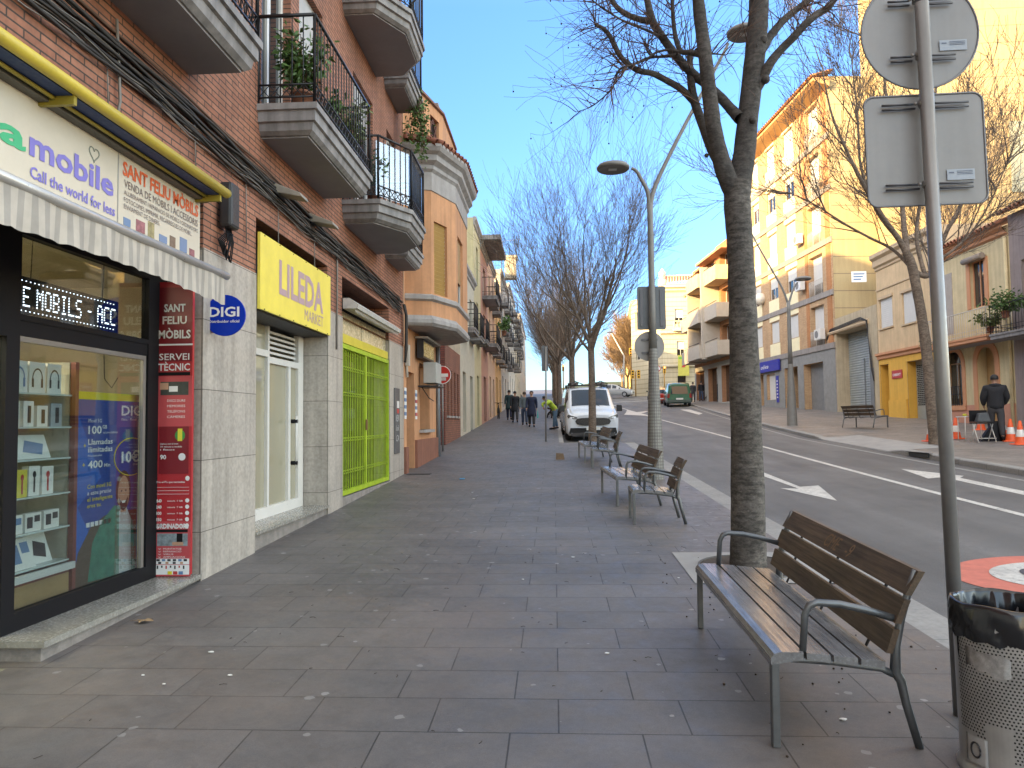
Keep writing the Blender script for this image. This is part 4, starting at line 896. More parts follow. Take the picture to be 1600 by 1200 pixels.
# striped flag stickers beside the door
for y0_, in ((16.82,), (15.58,)):
    mb = MB(); st = MB()
    for i in range(9):
        (mb if i % 2 == 0 else st).fbox(FL, y0_, y0_ + .22, 1.70 + i * .075, 1.775 + i * .075, .006, .014)
    mb.build('white_stripes', m_wt, ob)
    st.build('coloured_stripes', m_inkb, ob)
mb = MB(); [mb.fbox(FL, 16.82, 17.04, 1.70 + i * .075, 1.775 + i * .075, .014, .018) for i in (1, 5)]; mb.build('red_stripes', m_inkr, ob)
# bay: outline in (y, n) projecting from the wall
bay = [(15.75, 0.0), (15.95, .55), (17.0, .95), (19.3, .95), (20.0, .45), (20.0, 0.0)]
def off(o, d):                                        # grow the bay outline outward
    c = [(u + (-d if u < 17 else d if u > 19.5 else 0), n + (d if n > 0 else 0)) for u, n in o]; return c
def ringp(o, z): return [FL.p(u, z, n) for u, n in o]
def sweep(par, stages, mat, name, capb=False, capt=False):
    mb = MB(); mb.grid([ringp(off(bay, d), z) for d, z in stages], smooth=False)
    if capb: mb.face(ringp(off(bay, stages[0][0]), stages[0][1]))
    if capt: mb.face(ringp(off(bay, stages[-1][0]), stages[-1][1]))
    return mb.build(name, mat, par)
zb0 = 3.72
# bay walls: three faces with window holes
bfaces = []
def bface(i):
    a, b = bay[i], bay[i + 1]; A = FL.p(a[0], 0, a[1]); B = FL.p(b[0], 0, b[1]); return Frame(A, B - A), (B - A).length
mbw = MB(); zt0, zt1 = zb0 + .25, 7.1
for i in range(5):
    F_, L_ = bface(i); hs = []
    if i == 1: hs = [(.12, .72, 4.47, 6.1)]
    if i == 2: hs = [(.35, 1.35, 4.47, 6.1)]
    wall(mbw, F_, 0, L_, zt0, zt1, hs, .14)
mbw.build('bay_wall', m_orange, ob)
F_, L_ = bface(1); win(F_, ob, .12, .72, 4.47, 6.1, .12, 'blind', None, m_shut, bars=0)
F_, L_ = bface(2); win(F_, ob, .35, 1.35, 4.47, 6.1, .12, 'blind', None, M('shutter_tan', (.42, .27, .14), .6), part=.35, bars=0)
sweep(ob, [(-.10, zb0), (.0, zb0 + .02), (.05, zb0 + .08), (.05, zb0 + .16), (.02, zb0 + .2), (.0, zb0 + .25)], m_corn, 'bay_floor', capb=True)
sweep(ob, [(.0, 4.28), (.06, 4.32), (.06, 4.40), (.0, 4.44)], m_corn, 'bay_string_course')
sweep(ob, [(.0, 6.75), (.02, 6.76), (.02, 7.16), (.07, 7.22), (.07, 7.3), (.16, 7.38), (.16, 7.5), (.24, 7.56), (.28, 7.64), (.28, 7.70)], m_corn, 'cornice', capt=True)
mb = MB()
tr = off(bay, .30)
for i in range(4):
    a, b = tr[i], tr[i + 1]; L_ = math.hypot(b[0] - a[0], b[1] - a[1]); n = max(1, int(L_ / .2))
    for k in range(n):
        t = (k + .5) / n; u_ = a[0] + (b[0] - a[0]) * t; n_ = a[1] + (b[1] - a[1]) * t
        mb.tube([FL.p(u_, 7.71, n_), FL.p(u_ + (.2 if i < 1 else -.2 if i > 2 else 0), 7.95, max(.05, n_ - .55))], [.075, .06], 8, False)
mb.build('roof_tiles', m_tile, ob)
mb = MB(); F_, L_ = bface(1)                        # attic parapet, with the star grille opening
pp = [(15.75, .0), (15.95, .30), (17.3, .62), (19.6, .62), (19.6, -2.0)]
Fp = [FL.p(u, 0, n) for u, n in pp]
for i in range(4):
    F_ = Frame(Fp[i], Fp[i + 1] - Fp[i]); L_ = (Fp[i + 1] - Fp[i]).length
    wall(mb, F_, 0, L_, 7.6, 9.0, [(.62, 1.15, 8.2, 8.75)] if i == 1 else [], .12)
mb.build('attic_wall', m_orange, ob)
F_ = Frame(Fp[1], Fp[2] - Fp[1]); mb = MB(); mb.fbox(F_, .62, 1.15, 8.2, 8.75, -.12, -.10); mb.build('grille_recess', M('recess_dark', (.03, .02, .02), .9, var=0), ob)
mb = MB(); c0 = (.885, 8.475)
for s0 in (0, PI):
    tri = [F_.p(c0[0] + .25 * math.sin(s0 + k * 2 * PI / 3), c0[1] + .30 * math.cos(s0 + k * 2 * PI / 3), -.05) for k in range(4)]
    for k in range(3): mb.tube([tri[k], tri[k + 1]], .016, 4)
for k in range(6): a = k * PI / 3; mb.tube([F_.p(c0[0] + .17 * math.sin(a), c0[1] + .17 * math.cos(a), -.05), F_.p(c0[0] + .26 * math.sin(a), c0[1] + .27 * math.cos(a), -.05)], .012, 4)
mb.build('star_grille', M('grille_brown', (.12, .05, .035), .7, var=0), ob)
mb = MB(); mb.grid([[p + UP * 9.0 for p in Fp], [p + UP * 9.0 + Vector((.05, -.03, .02)) for p in Fp], [p + UP * 9.07 + Vector((.05, -.03, 0)) for p in Fp]], smooth=False)
mb.face([p + UP * 9.07 for p in Fp]); mb.build('parapet_coping', M('coping_brown', (.20, .10, .07), .8), ob)
mb = MB(); mb.box(LX - 2.6, LX + .25, 18.6, 19.6, 9.0, 9.8); mb.build('stair_head', brick_mat('orange_brick', (.60, .26, .12), (.50, .21, .09), (.3, .2, .13), .3, .07), ob)
mb = MB(); mb.box(LX - 2.7, LX + .33, 18.5, 19.7, 9.8, 9.88); mb.build('stair_head_coping', m_corn, ob)
# air conditioner, small window sign box and pipes on the orange wall
ac = thing('air_conditioner', 'grey air conditioner unit hung on the orange wall', 'air conditioner', (LX, 17.6, 2.6))
mb = MB(); mb.fbox(FL, 17.25, 18.0, 2.55, 3.05, .12, .44); mb.build('casing', M('ac_grey', (.42, .42, .40), .5, var=.1), ac, bevel=.02)
mb = MB(); mb.fbox(FL, 17.2, 18.05, 2.46, 2.50, .0, .48); mb.tube([FL.p(17.3, 2.5, .05), FL.p(17.3, 2.2, .25), FL.p(18.0, 2.15, .25)], .012, 5); mb.build('bracket', m_iron, ac)
ls = thing('framed_sign_box', 'small old framed sign box with a painted yellow reflection under the bay', 'sign', (LX, 17.5, 2.9))
mb = MB(); mb.fbox(FL, 16.85, 18.4, 3.12, 3.55, .05, .2); mb.build('frame', m_iron, ls); mb = MB(); mb.fbox(FL, 16.91, 18.34, 3.17, 3.5, .2, .205); mb.build('face', M('sign_yellow_reflection', (.55, .42, .15), .25, var=.5, scale=4), ls)  # yellow reflection is put into the face colour
mb = MB(); mb.fbox(FL, 16.8, 18.8, 3.57, 3.62, .02, .30); mb.build('hood', m_corn, ls)
dp = thing('drainpipe', 'grey drainpipe at the corner of the orange house', 'pipe', (LX, 19.92, .6))
mb = MB(); mb.tube([(LX + .05, 19.92, .6), (LX + .05, 19.92, 3.7)], .06, 8); mb.build('pipe', M('pipe_grey', (.20, .22, .24), .5, .3), dp)
mb = MB(); mb.tube([(LX + .03, 15.7, 3.55), (LX + .03, 15.72, 2.9), (LX + .05, 15.7, 2.6)], .03, 6); mb.fbox(FL, 15.62, 15.78, 2.85, 3.3, .02, .1); tag(mb.build('cable_box', M('cbox', (.5, .46, .40), .6)), 'pale cable box at the top of the orange ground floor', 'box')
# ================================================================ LEFT ROW BEYOND THE LANE
X2 = -3.3
F2 = Frame((X2, 0, 0), Vector((-.012, 1, 0)))
dkb = brick_mat('dark_brick', (.27, .085, .06), (.19, .055, .045), (.06, .04, .035), .3, .075, .008, .8, .2, .5, .15)
dkb2 = brick_mat('ochre_brick', (.33, .13, .08), (.26, .10, .065), (.12, .08, .06), .3, .075, .008, .8, .2, .5, .15)
hb = thing('low_brick_house', 'dark red brick house corner with four slit windows beyond the lane', 'building', (X2, 25, .9))
u0, u1 = 24.2, 28.6
sl = [(24.65 + i * .95, 25.15 + i * .95, 1.85, 3.45) for i in range(4)]
mb = MB(); wall(mb, F2, u0, u1, .4, 4.25, sl, .2); mb.face([F2.p(u0, 4.25), F2.p(u1, 4.25), F2.p(u1, 4.25, -8), F2.p(u0, 4.25, -8)]); mb.build('wall', dkb2, hb)
mb = MB(); mb.face([F2.p(u0, .3), F2.p(u0, .3, -8), F2.p(u0, 4.25, -8), F2.p(u0, 4.25)]); mb.build('lane_wall', dkb, hb)
for s_ in sl: win(F2, hb, *s_, .16, bars=0, frame=m_wood, sill=m_corn)
palY = M('render_pale_yellow', (.56, .50, .30), .85, var=.12, streak=.15); cream = M('render_cream', (.56, .52, .42), .85, var=.12, streak=.15); pinkb = M('render_pink_brown', (.46, .25, .185), .85, var=.1, streak=.15); och = M('render_ochre', (.58, .36, .15), .85, var=.12, streak=.15); whit = M('render_white', (.60, .58, .54), .85, var=.12, streak=.15)
peach = M('render_peach', (.60, .40, .27), .85, var=.1, streak=.15); stoneg = M('render_stone', (.46, .43, .38), .85, var=.15, streak=.2)
def row_house(u0, u1, top, mat, label, floors, bal=(), name='row_house', F=F2, deep=9, ground=None, corn=True, wins=None, wm=None, blind=.3, gh=3.3, bw=1.0, bd=.55, base=None, proj=0):
    base = P((u0 + u1) / 2) - .3 if base is None else base
    zg_ = P((u0 + u1) / 2); n = wins or max(1, int((u1 - u0) / 2.2)); hs = []; fh = (top - .5 - zg_ - gh) / max(1, floors)
    cols = [u0 + (u1 - u0) * (i + .5) / n for i in range(n)]
    for f in range(floors):
        for c in cols: hs.append((c - bw / 2, c + bw / 2, zg_ + gh + fh * f + .35, zg_ + gh + fh * f + .35 + min(2.2, fh - .9)))
    gs = [(c - bw * .6, c + bw * .6, zg_ + .05, zg_ + 2.5) for c in cols]
    t = simple_building(name, label, F, u0, u1, base, top, deep, mat, hs + gs)
    for i, h in enumerate(hs): win(F, t, *h, .16, part=blind if i % 2 == 0 else 0, frame=wm)
    for i, g in enumerate(gs):
        MB().fbox(F, *g, -.18, -.14).build('door', (m_wood, m_gdoor, m_glassd)[i % 3], t)
    if corn: cornice(F, t, u0 - .02, u1 + .02, top - .35, [(.0, 0), (.06, .05), (.06, .15), (.16, .25), (.16, .38), (0, .40)], m_corn)
    for f in bal:
        for c in (cols if bw < 1.3 else cols):
            z = zg_ + gh + fh * f + .15
            balcony(F, t, [(c - bw * .9, 0), (c - bw * .9, bd), (c + bw * .9, bd), (c + bw * .9, 0)], z, .18, sp=.16)
    return t
row_house(28.6, 34.5, 8.2, cream, 'cream two storey house with a moulded cornice, second beyond the lane', 1, bal=(0,), wins=2, gh=3.9)
row_house(34.5, 38.2, 11.4, palY, 'tall pale yellow house with bare side wall and small balconies', 2, bal=(0,), wins=1, gh=3.9)
row_house(38.2, 43.0, 11.2, pinkb, 'pinkish brown apartment house with stacked balconies and a deep roof slab', 2, bal=(0, 1), wins=1, bw=1.6, bd=.8, gh=3.9)
row_house(43.0, 49.0, 11.6, peach, 'peach house with a balcony and terracotta edge further up the left row', 2, bal=(0, 1), wins=2, gh=3.8)
row_house(49.0, 56.0, 11.0, och, 'ochre house with arched doors midway along the left row', 2, bal=(0,), wins=2)
row_house(56.0, 68.0, 13.4, stoneg, 'stone coloured apartment house with flat pilasters, far along the left row', 3, bal=(0, 1, 2), wins=3)
row_house(68.0, 82.0, 14.6, whit, 'white apartment house with balconies at the far left row', 3, bal=(0, 1, 2), wins=3, bd=.8)
row_house(82.0, 100.0, 14.2, cream, 'long cream block before the end of the left row', 3, bal=(1, 2), wins=4)
row_house(100.0, 130.0, 16.5, whit, 'pale block at the very end of the left row', 3, wins=6)
# pieces standing off the row: roof slab, hanging lamp, antenna, chimney
mb = MB(); mb.fbox(F2, 38.0, 43.2, 11.2, 11.45, -2, 1.1); tag(mb.build('roof_slab', m_slab), 'jutting concrete roof slab on the pinkish brown apartment house', 'roof')
def antenna(x, y, z, h, label):
    t = thing('antenna', label, 'antenna', (x, y, z)); mb = MB(); mb.tube([(x, y, z), (x, y, z + h)], .025, 5); mb.build('mast', m_frame, t)
    mb = MB(); mb.tube([(x, y, z + h * .9), (x + 1.3, y + .2, z + h * .97)], .014, 4); [mb.tube([(x + .2 * i, y - .2, z + h * .9 + .01 * i), (x + .2 * i, y + .3, z + h * .9 + .01 * i)], .009, 3) for i in range(1, 6)]; mb.build('yagi_arms', m_frame, t)
pA = aty(784, 430, 48); antenna(pA.x, 48, 11.4, 2.4, 'television antenna on a mast above the left row roofs')
pA = aty(799, 445, 58)
mb = MB(); mb.box(pA.x - .5, pA.x + .4, 57.5, 58.5, 13.0, 14.6); mb.box(pA.x - .6, pA.x + .5, 57.4, 58.6, 14.6, 14.8); tag(mb.build('chimney', cream), 'cream chimney on the stone coloured apartment house', 'chimney')
# unseen block added behind the row to cast shade over the street
bb = thing('shade_block', 'tall plain unseen block added behind the left row to cast shade on the street', 'building', (-17, 0, 0))
MB().box(-24, LX - 12.3, -60, 37, -1, 20.3).build('wall', palY, bb)
# ================================================================ RIGHT SIDE HOUSES
RX = 15.9
FRt = Frame((RX, 0, 0), (0, -1, 0))                       # u = -y
def ur(px): return -atx(px, 655, RX)[0]
def vz(px, py): return atx(px, py, RX)[1]
m_must = M('mustard_render', (.72, .42, .07), .8, var=.08, scale=2, streak=.08)
m_cream2 = M('render_cream_warm', (.64, .48, .29), .85, var=.12, scale=2, streak=.15)
m_cream3 = M('render_cream_pale', (.64, .54, .33), .85, var=.12, scale=2, streak=.15)
m_beige = M('render_beige', (.50, .42, .29), .85, var=.14, scale=2, streak=.2)
m_mauve2 = M('render_mauve', (.30, .25, .245), .85, var=.15, scale=2, streak=.2)
m_ortrim = M('trim_orange', (.56, .28, .15), .8, var=.06)
m_shutg = M('roller_shutter_grey', (.33, .36, .35), .5, .2, var=.15, scale=2)
m_trimc = M('trim_cream', (.52, .40, .26), .8, var=.08)
# ---- mustard house
ua, ub = ur(1470), ur(1377); gz = far_z(15.9, 33)
def rh(a, b): return (min(ur(a), ur(b)), max(ur(a), ur(b)))
def hole(pa, pb, pyb, pyt, dep=.18): a, b = rh(pa, pb); m_ = (pa + pb) / 2; return (a, b, vz(m_, pyb), vz(m_, pyt), dep)
a, b = rh(1377, 1474)
H1 = hole(1381, 1401, 510, 463); H2 = hole(1417, 1438, 503, 452); D1 = hole(1379, 1392, 652, 569, .5); D2 = hole(1421, 1450, 660, 562, .45)
mh = simple_building('mustard_house', 'two storey house with mustard ground floor and cream upper floor, right of the garage', FRt, a, b, gz - .6, 9.6, 10, m_cream2, [H1, H2, D1, D2])
for H in (H1, H2):
    win(FRt, mh, *H[:4], .12, 'blind', part=.001, sill=m_trimc)
    mb = MB(); mb.fbox(FRt, H[0] - .1, H[1] + .1, H[3], H[3] + .12, 0, .06); mb.build('lintel', m_trimc, mh)
mb = MB(); zf = vz(1420, 553)
def skin(mb, F, u0, u1, v0, v1, holes, n=.02):
    us = sorted({u0, u1, *[x for h in holes for x in h[:2]]}); vs = sorted({v0, v1, *[x for h in holes for x in h[2:4]]})
    for i in range(len(us) - 1):
        for j in range(len(vs) - 1):
            cu, cv = (us[i] + us[i + 1]) / 2, (vs[j] + vs[j + 1]) / 2
            if not (u0 < cu < u1 and v0 < cv < v1) or any(h[0] < cu < h[1] and h[2] < cv < h[3] for h in holes): continue
            mb.face([F.p(us[i], vs[j], n), F.p(us[i + 1], vs[j], n), F.p(us[i + 1], vs[j + 1], n), F.p(us[i], vs[j + 1], n)])
skin(mb, FRt, a, b, gz - .6, zf, [D1, D2]); mb.build('ground_floor_render', m_must, mh)
for D in (D1, D2):                                          # mustard reveals
    mb = MB(); dd = D[4] - .01
    mb.face([FRt.p(D[0] + .003, D[2]), FRt.p(D[0] + .003, D[2], -dd), FRt.p(D[0] + .003, D[3], -dd), FRt.p(D[0] + .003, D[3])]); mb.face([FRt.p(D[1] - .003, D[2]), FRt.p(D[1] - .003, D[2], -dd), FRt.p(D[1] - .003, D[3], -dd), FRt.p(D[1] - .003, D[3])]); mb.build('reveal', m_must, mh)
MB().fbox(FRt, D1[0], D1[1], D1[2], D1[3], -.5, -.46).build('entrance_door', M('door_mustard', (.42, .26, .05), .5, var=.1), mh)
o = MB().fbox(FRt, D2[0], D2[1], D2[2], D2[3], -.43, -.37).build('shop_shutter', m_shutg, mh)
mb = MB(); n = 9
for r_ in range(22):
    v = D2[2] + .75 + r_ * (D2[3] - D2[2] - .9) / 22
    for c in range(n): u_ = D2[0] + .1 + (D2[1] - D2[0] - .2) * (c + .25 * (r_ % 2)) / n; mb.fbox(FRt, u_, u_ + .12, v, v + .05, -.368, -.36)
mb.build('shutter_slots', m_black, o)
cornice(FRt, mh, a, b, 8.75, [(0, 0), (.06, .05), (.06, .14), (.16, .22), (.16, .5), (.30, .62), (.30, .80), (.0, .82)], m_trimc)
cornice(FRt, mh, a, b, 7.75, [(0, 0), (.05, .03), (.05, .10), (0, .12)], m_trimc, 'string_course')
cornice(FRt, mh, a - 0, b, zf - .05, [(0, 0), (.10, .04), (.10, .16), (.2, .22), (.2, .32), (0, .36)], m_ortrim, 'balcony_ledge')
mb = MB(); mb.fbox(FRt, D1[1] + .0, D2[0] - .05, gz - .5, gz + .9, .02, .08); mb.build('plinth_panel', m_must, mh)
rsn = thing('wall_sign', 'small red rectangular sign with white lettering on the mustard wall', 'sign', FRt.p(ur(1405), 3, 0))
sa, sb = rh(1398, 1414); v0, v1 = vz(1405, 591), vz(1405, 578); MB().fbox(FRt, sa, sb, v0, v1, .03, .06).build('panel', m_inkr, rsn)
text('OBERT', m_wt, rsn, FRt, (sa + sb) / 2, v0 + .12, (v1 - v0) * .3, (sb - sa) * .8, .061, 'C', bold=.02)
# ---- cream house with the arched orange trims
gz2 = far_z(RX, 28); a, b = rh(1476, 1589)
def arch(px0, px1, pyb, pyt): u0, u1 = rh(px0, px1); return u0, u1, vz((px0 + px1) / 2, pyb), vz((px0 + px1) / 2, pyt)
A1 = arch(1481, 1507, 634, 549); A2 = arch(1531, 1559, 668, 541); Wn = hole(1526, 1549, 478, 402, .2)
ch = thing('arched_house', 'cream house with two orange framed arches and a long balcony', 'building', FRt.p((a + b) / 2, gz2, 0))
mb = MB(); wall(mb, FRt, a, b, gz2 - .6, 8.3, [(*A1, .3), (*A2, .38), Wn]); mb.face([FRt.p(a, 8.3), FRt.p(b, 8.3), FRt.p(b, 8.3, -9), FRt.p(a, 8.3, -9)]); mb.face([FRt.p(b, 0), FRt.p(b, 0, -9), FRt.p(b, 8.3, -9), FRt.p(b, 8.3)])
mb.build('wall', m_cream3, ch)
def arched(F, par, u0, u1, v0, v1, tr, mat, name, n=.03, full=True):
    """arched surround: a band of width tr with a half-round head, and the spandrels that close the square hole"""
    r = (u1 - u0) / 2; c = (u0 + u1) / 2; vs = v1 - r; mb = MB()
    mb.fbox(F, u0 - tr, u0, v0 - (.0 if full else .12), vs, 0, n); mb.fbox(F, u1, u1 + tr, v0 - (.0 if full else .12), vs, 0, n)
    if not full: mb.fbox(F, u0 - tr, u1 + tr, v0 - .18, v0, 0, n + .04)
    rows = []
    for i in range(17):
        t = PI * i / 16; rows.append([F.p(c + k * math.cos(t), vs + k * math.sin(t), m_) for k, m_ in ((r, 0), (r, n), (r + tr, n), (r + tr, 0))])
    mb.grid(rows, smooth=False); o = mb.build(name, mat, par)
    mb = MB()
    for s in (0, 1):
        pts = [F.p(u0 if s else u1, v1, -.02), F.p(u0 if s else u1, v1, -.02)]; fan = [F.p(c + (-1 if s else 1) * r * math.cos(PI / 2 * i / 8), vs + r * math.sin(PI / 2 * i / 8), -.02) for i in range(9)]
        cnr = F.p(u0 if s else u1, v1, -.02)
        for i in range(8): mb.face([cnr, fan[i], fan[i + 1]])
    mb.build('spandrel', mat, o)
    return vs, r, c
arched(FRt, ch, *A1, .22, m_ortrim, 'window_surround', full=False); arched(FRt, ch, *A2, .26, m_ortrim, 'arch_surround')
win(FRt, ch, A1[0], A1[1], A1[2], A1[3] - .45, .22, frame=M('frame_wood', (.36, .22, .12), .6)); MB().fbox(FRt, A1[0], A1[1], A1[3] - .45, A1[3], -.22, -.20).build('fanlight', m_glassd, ch)
mb = MB()
for i in range(9): u_ = A1[0] + .05 + (A1[1] - A1[0] - .1) * i / 8; mb.tube([FRt.p(u_, A1[2], .06), FRt.p(u_, A1[2] + .75, .06)], .012, 4)
for v in (.04, .45, .75): mb.tube([FRt.p(A1[0], A1[2] + v, .06), FRt.p(A1[1], A1[2] + v, .06)], .014, 4)
mb.build('window_guard', m_iron, ch)
MB().fbox(FRt, A2[0], A2[1], A2[2] - .3, A2[3], -.38, -.34).build('entrance_door', M('door_oak', (.40, .25, .11), .5, var=.15), ch)
skin_b = MB(); skin(skin_b, FRt, a, b, gz2 - .6, gz2 + .75, [A2]); skin_b.build('plinth', M('plinth_salmon', (.52, .26, .18), .85, var=.1), ch)
win(FRt, ch, *Wn[:4], .15, frame=m_ortrim, gl=m_glassd)
[MB().fbox(FRt, u_, u_ + .22, Wn[2], Wn[3], 0, .04).build('window_trim', m_ortrim, ch) for u_ in (Wn[0] - .22, Wn[1])]
mb = MB(); mb.tube([FRt.p(Wn[0] - .15, Wn[3] + .05, .16), FRt.p(Wn[1] + .15, Wn[3] + .05, .16)], .12, 8); mb.build('rolled_sun_blind', M('blind_canvas', (.30, .26, .23), .9), ch)
mb = MB(); mb.fbox(FRt, *rh(1476, 1497), 4.9, 7.35, -.02, .02); mb.build('grey_render_patch', M('patch_grey', (.38, .35, .32), .9, var=.1), ch)
cornice(FRt, ch, a, b, 7.95, [(0, 0), (.10, .06), (.10, .16), (.26, .26), (.26, .34)], m_ortrim)
tiles(FRt, ch, a, b, 8.35, .42, .38, 3.0, M('roof_tile_pink', (.36, .16, .10), .85, var=.4, scale=5), .24)
zb = 4.25; m_whrail = M('rail_white', (.52, .50, .47), .5, var=.1)
balcony(FRt, ch, [(a + .1, 0), (a + .1, .9), (b - .0, .9), (b, 0)], zb, .22, .95, iron=m_whrail, sp=.15, mat=m_ortrim)
dpw = thing('drainpipe', 'cream drainpipe between the arched house and the mauve house', 'pipe', FRt.p(b, gz2, 0)); MB().tube([FRt.p(b - .1, gz2 - .2, .07), FRt.p(b - .1, 7.9, .07)], .06, 8).build('pipe', m_cream3, dpw)
# ---- mauve house at the frame edge
c0, c1 = -14.0, a - .01
M1 = (a - 3.2, a - 1.15, gz2 - .3, gz2 + 2.75, .5)
gz3 = far_z(RX, 20)
mv = thing('mauve_house', 'grey mauve rendered house with arched doorway at the right frame edge', 'building', FRt.p(-20, gz3, 0))
mb = MB(); a = b + .01; wall(mb, FRt, a, c0, gz3 - .8, 8.6, [(a + .6, a + 2.2, gz2 - .4, gz2 + 2.5, .5), (a + .6, a + 2.0, 4.7, 6.9)])
mb.face([FRt.p(a, 8.6), FRt.p(c0, 8.6), FRt.p(c0, 8.6, -9), FRt.p(a, 8.6, -9)]); mb.build('wall', m_mauve2, mv)
MB().fbox(FRt, a + .6, a + 2.2, gz2 - .4, gz2 + 2.5, -.48, -.44).build('entrance_door', m_wood, mv)
arched(FRt, mv, a + .6, a + 2.2, gz2 - .4, gz2 + 2.5, .18, M('trim_greybrown', (.24, .2, .19), .8), 'door_surround')
win(FRt, mv, a + .6, a + 2.0, 4.7, 6.9)
balcony(FRt, mv, [(a + .15, 0), (a + .15, .9), (a + 3.2, .9), (a + 3.2, 0)], 4.2, .22, .95, sp=.15)
tiles(FRt, mv, a, c0, 8.65, .42, .38, 3.0, M('roof_tile_pink', (0, 0, 0)), .24)
# ---- garage house
g0, g1 = rh(1301, 1376); gzg = far_z(RX, 41); G = hole(1311, 1362, 648, 513, .7)
gh_ = simple_building('garage_building', 'beige low building with a very tall grey roller shutter', FRt, g0, g1, gzg - .8, 6.6 + .6, 8, m_beige, [G], dep=.7)
mb = MB(); rows = []; n = 34
for i in range(n + 1):
    z = G[2] + (G[3] - G[2]) * i / n; rows += [[FRt.p(G[0], z, -.68), FRt.p(G[1], z, -.68)], [FRt.p(G[0], z + .02, -.64), FRt.p(G[1], z + .02, -.64)]]
mb.grid(rows[:-1], smooth=False); o = mb.build('roller_shutter', m_shutg, gh_)
MB().fbox(FRt, (G[0] + G[1]) / 2 - .03, (G[0] + G[1]) / 2 + .03, G[2], G[2] + 3.0, -.63, -.60).build('wicket_edge', m_gdoor, o)
mb = MB(); mb.fbox(FRt, G[0] + 3.2, G[0] + 3.7, G[2] + 1.9, G[2] + 2.35, -.63, -.62); mb.build('sticker', M('sticker_cyan', (.12, .42, .55), .5, var=0), o)
cornice(FRt, gh_, G[0] - .9, G[1] + .1, G[3] + .02, [(0, 0), (.12, .03), (.16, .12), (.0, .30)], m_trimc, 'lintel')
MB().fbox(FRt, G[1] + .12, G[1] + .5, gzg - .9, gzg + 2.2, .01, .05).build('grey_pillar_coat', m_gdoor, gh_)
cbg = thing('facade_cables', 'black cables looping round the head of the tall garage door', 'cable', FRt.p(G[1], G[3], 0))
mb = MB()
for i in range(4):
    o_ = .05 * i; mb.tube([FRt.p(G[0] - 1.5, 4.6 - o_, .06), FRt.p(G[0] - 1.2, G[3] - .1 - o_, .08), FRt.p(G[0] - .6, G[3] + .35 - o_, .1), FRt.p(G[1] - .6, G[3] + .45 - o_, .14), FRt.p(G[1] + .1, G[3] + .2, .1 + o_ * .3), FRt.p(G[1] + .3 + o_, G[3] - 2.2, .07), FRt.p(G[1] + .6, G[3] - 2.9, .07)], .022, 5)
mb.build('cables', m_cable, cbg)
# ---- big apartment block, turned 5 degrees
def tower(px0, px1, yn, Xn, ang, *r): pass
C0 = Vector((15.9, 42.3, 0)); dirv = Vector((-math.sin(.083), math.cos(.083), 0))       # facade recedes along dirv
Lf = 13.2; FA = Frame(C0 + dirv * Lf, -dirv)                                             # u: 0 far end .. Lf near end
def FAu(px):                                                                             # distance along this facade of a photo column
    s, _ = ray(px, 655); # x = s*y ; point C0 + dirv*t
    t = (C0.x - s * C0.y) / (s * dirv.y - dirv.x); return Lf - t
def FAz(px, py): s, q = ray(px, py); t = Lf - FAu(px); return EYE + q * (C0.y + dirv.y * t)
m_ybrick = brick_mat('ochre_facing_brick', (.60, .40, .22), (.50, .31, .165), (.40, .30, .2), .26, .065, .008, .85, .12, .3, .1)
m_ybrick2 = M('pale_yellow_render', (.60, .47, .20), .85, var=.08, streak=.1); m_band = M('band_concrete', (.30, .275, .255), .85, var=.1, streak=.2); m_orb = brick_mat('orange_facing_brick', (.55, .24, .09), (.48, .20, .07), (.35, .22, .12), .26, .065, .008, .85, .12, .3, .1)
m_panel = M('panel_pale', (.84, .76, .50), .8, var=.06); m_gst = M('ground_stone_grey', (.25, .25, .24), .8, var=.15)
gA = far_z(15, 48); TOP = 21.0
fh = 3.02; floors = [gA + 3.55 + fh * i for i in range(5)] ; floors = [f for f in floors]
hs = []
colz = [(.8, 2.1), (3.7, 5.2), (6.7, 8.3)]; balc = (10.1, 11.9)
for z in floors:
    for c in colz: hs.append((c[0], c[1], z + 1.0, z + 2.45, .22))
    hs.append((balc[0], balc[1], z + .15, z + 2.5, .4))
GS = [(.6, 2.1, gA - .4, gA + 2.6, .8), (2.7, 4.3, gA + .7, gA + 2.5, .3), (5.9, 8.0, gA - .6, gA + 2.7, 1.0), (8.9, 11.6, gA - .7, gA + 2.7, .5)]
ap = simple_building('apartment_building', 'six storey yellow brick apartment building with a bare sunlit side wall and tiled eaves', FA, 0, Lf, gA - 1.2, TOP, 16, m_ybrick, hs + GS, dep=.22)
mb = MB(); skin(mb, FA, 0, Lf, gA - 1.2, floors[0] - .1, GS); mb.build('ground_floor_cladding', m_gst, ap)
mb = MB()
for z in floors: mb.fbox(FA, 0, Lf + .02, z - .2, z + .12, 0, .09)
mb.build('floor_bands', m_band, ap)
for z in floors:
    for c in colz: MB().fbox(FA, c[0] - .12, c[1] + .12, z + .12, z + .95, 0, .03).build('window_panel', m_panel, ap); MB().fbox(FA, c[0] - .12, c[1] + .12, z + 2.5, min(z + fh - .14, TOP - .1), 0, .03).build('lintel_panel', m_panel, ap)
mb = MB(); mb.fbox(FA, Lf - .75, Lf - .2, floors[0] + .12, TOP - .2, 0, .035); mb.build('orange_strip', m_orb, ap)
mb = MB(); mb.fbox(FA, balc[0] - .5, balc[0] - .1, floors[0] + .12, TOP - .2, 0, .035); mb.build('orange_pier', m_orb, ap)
k = 0
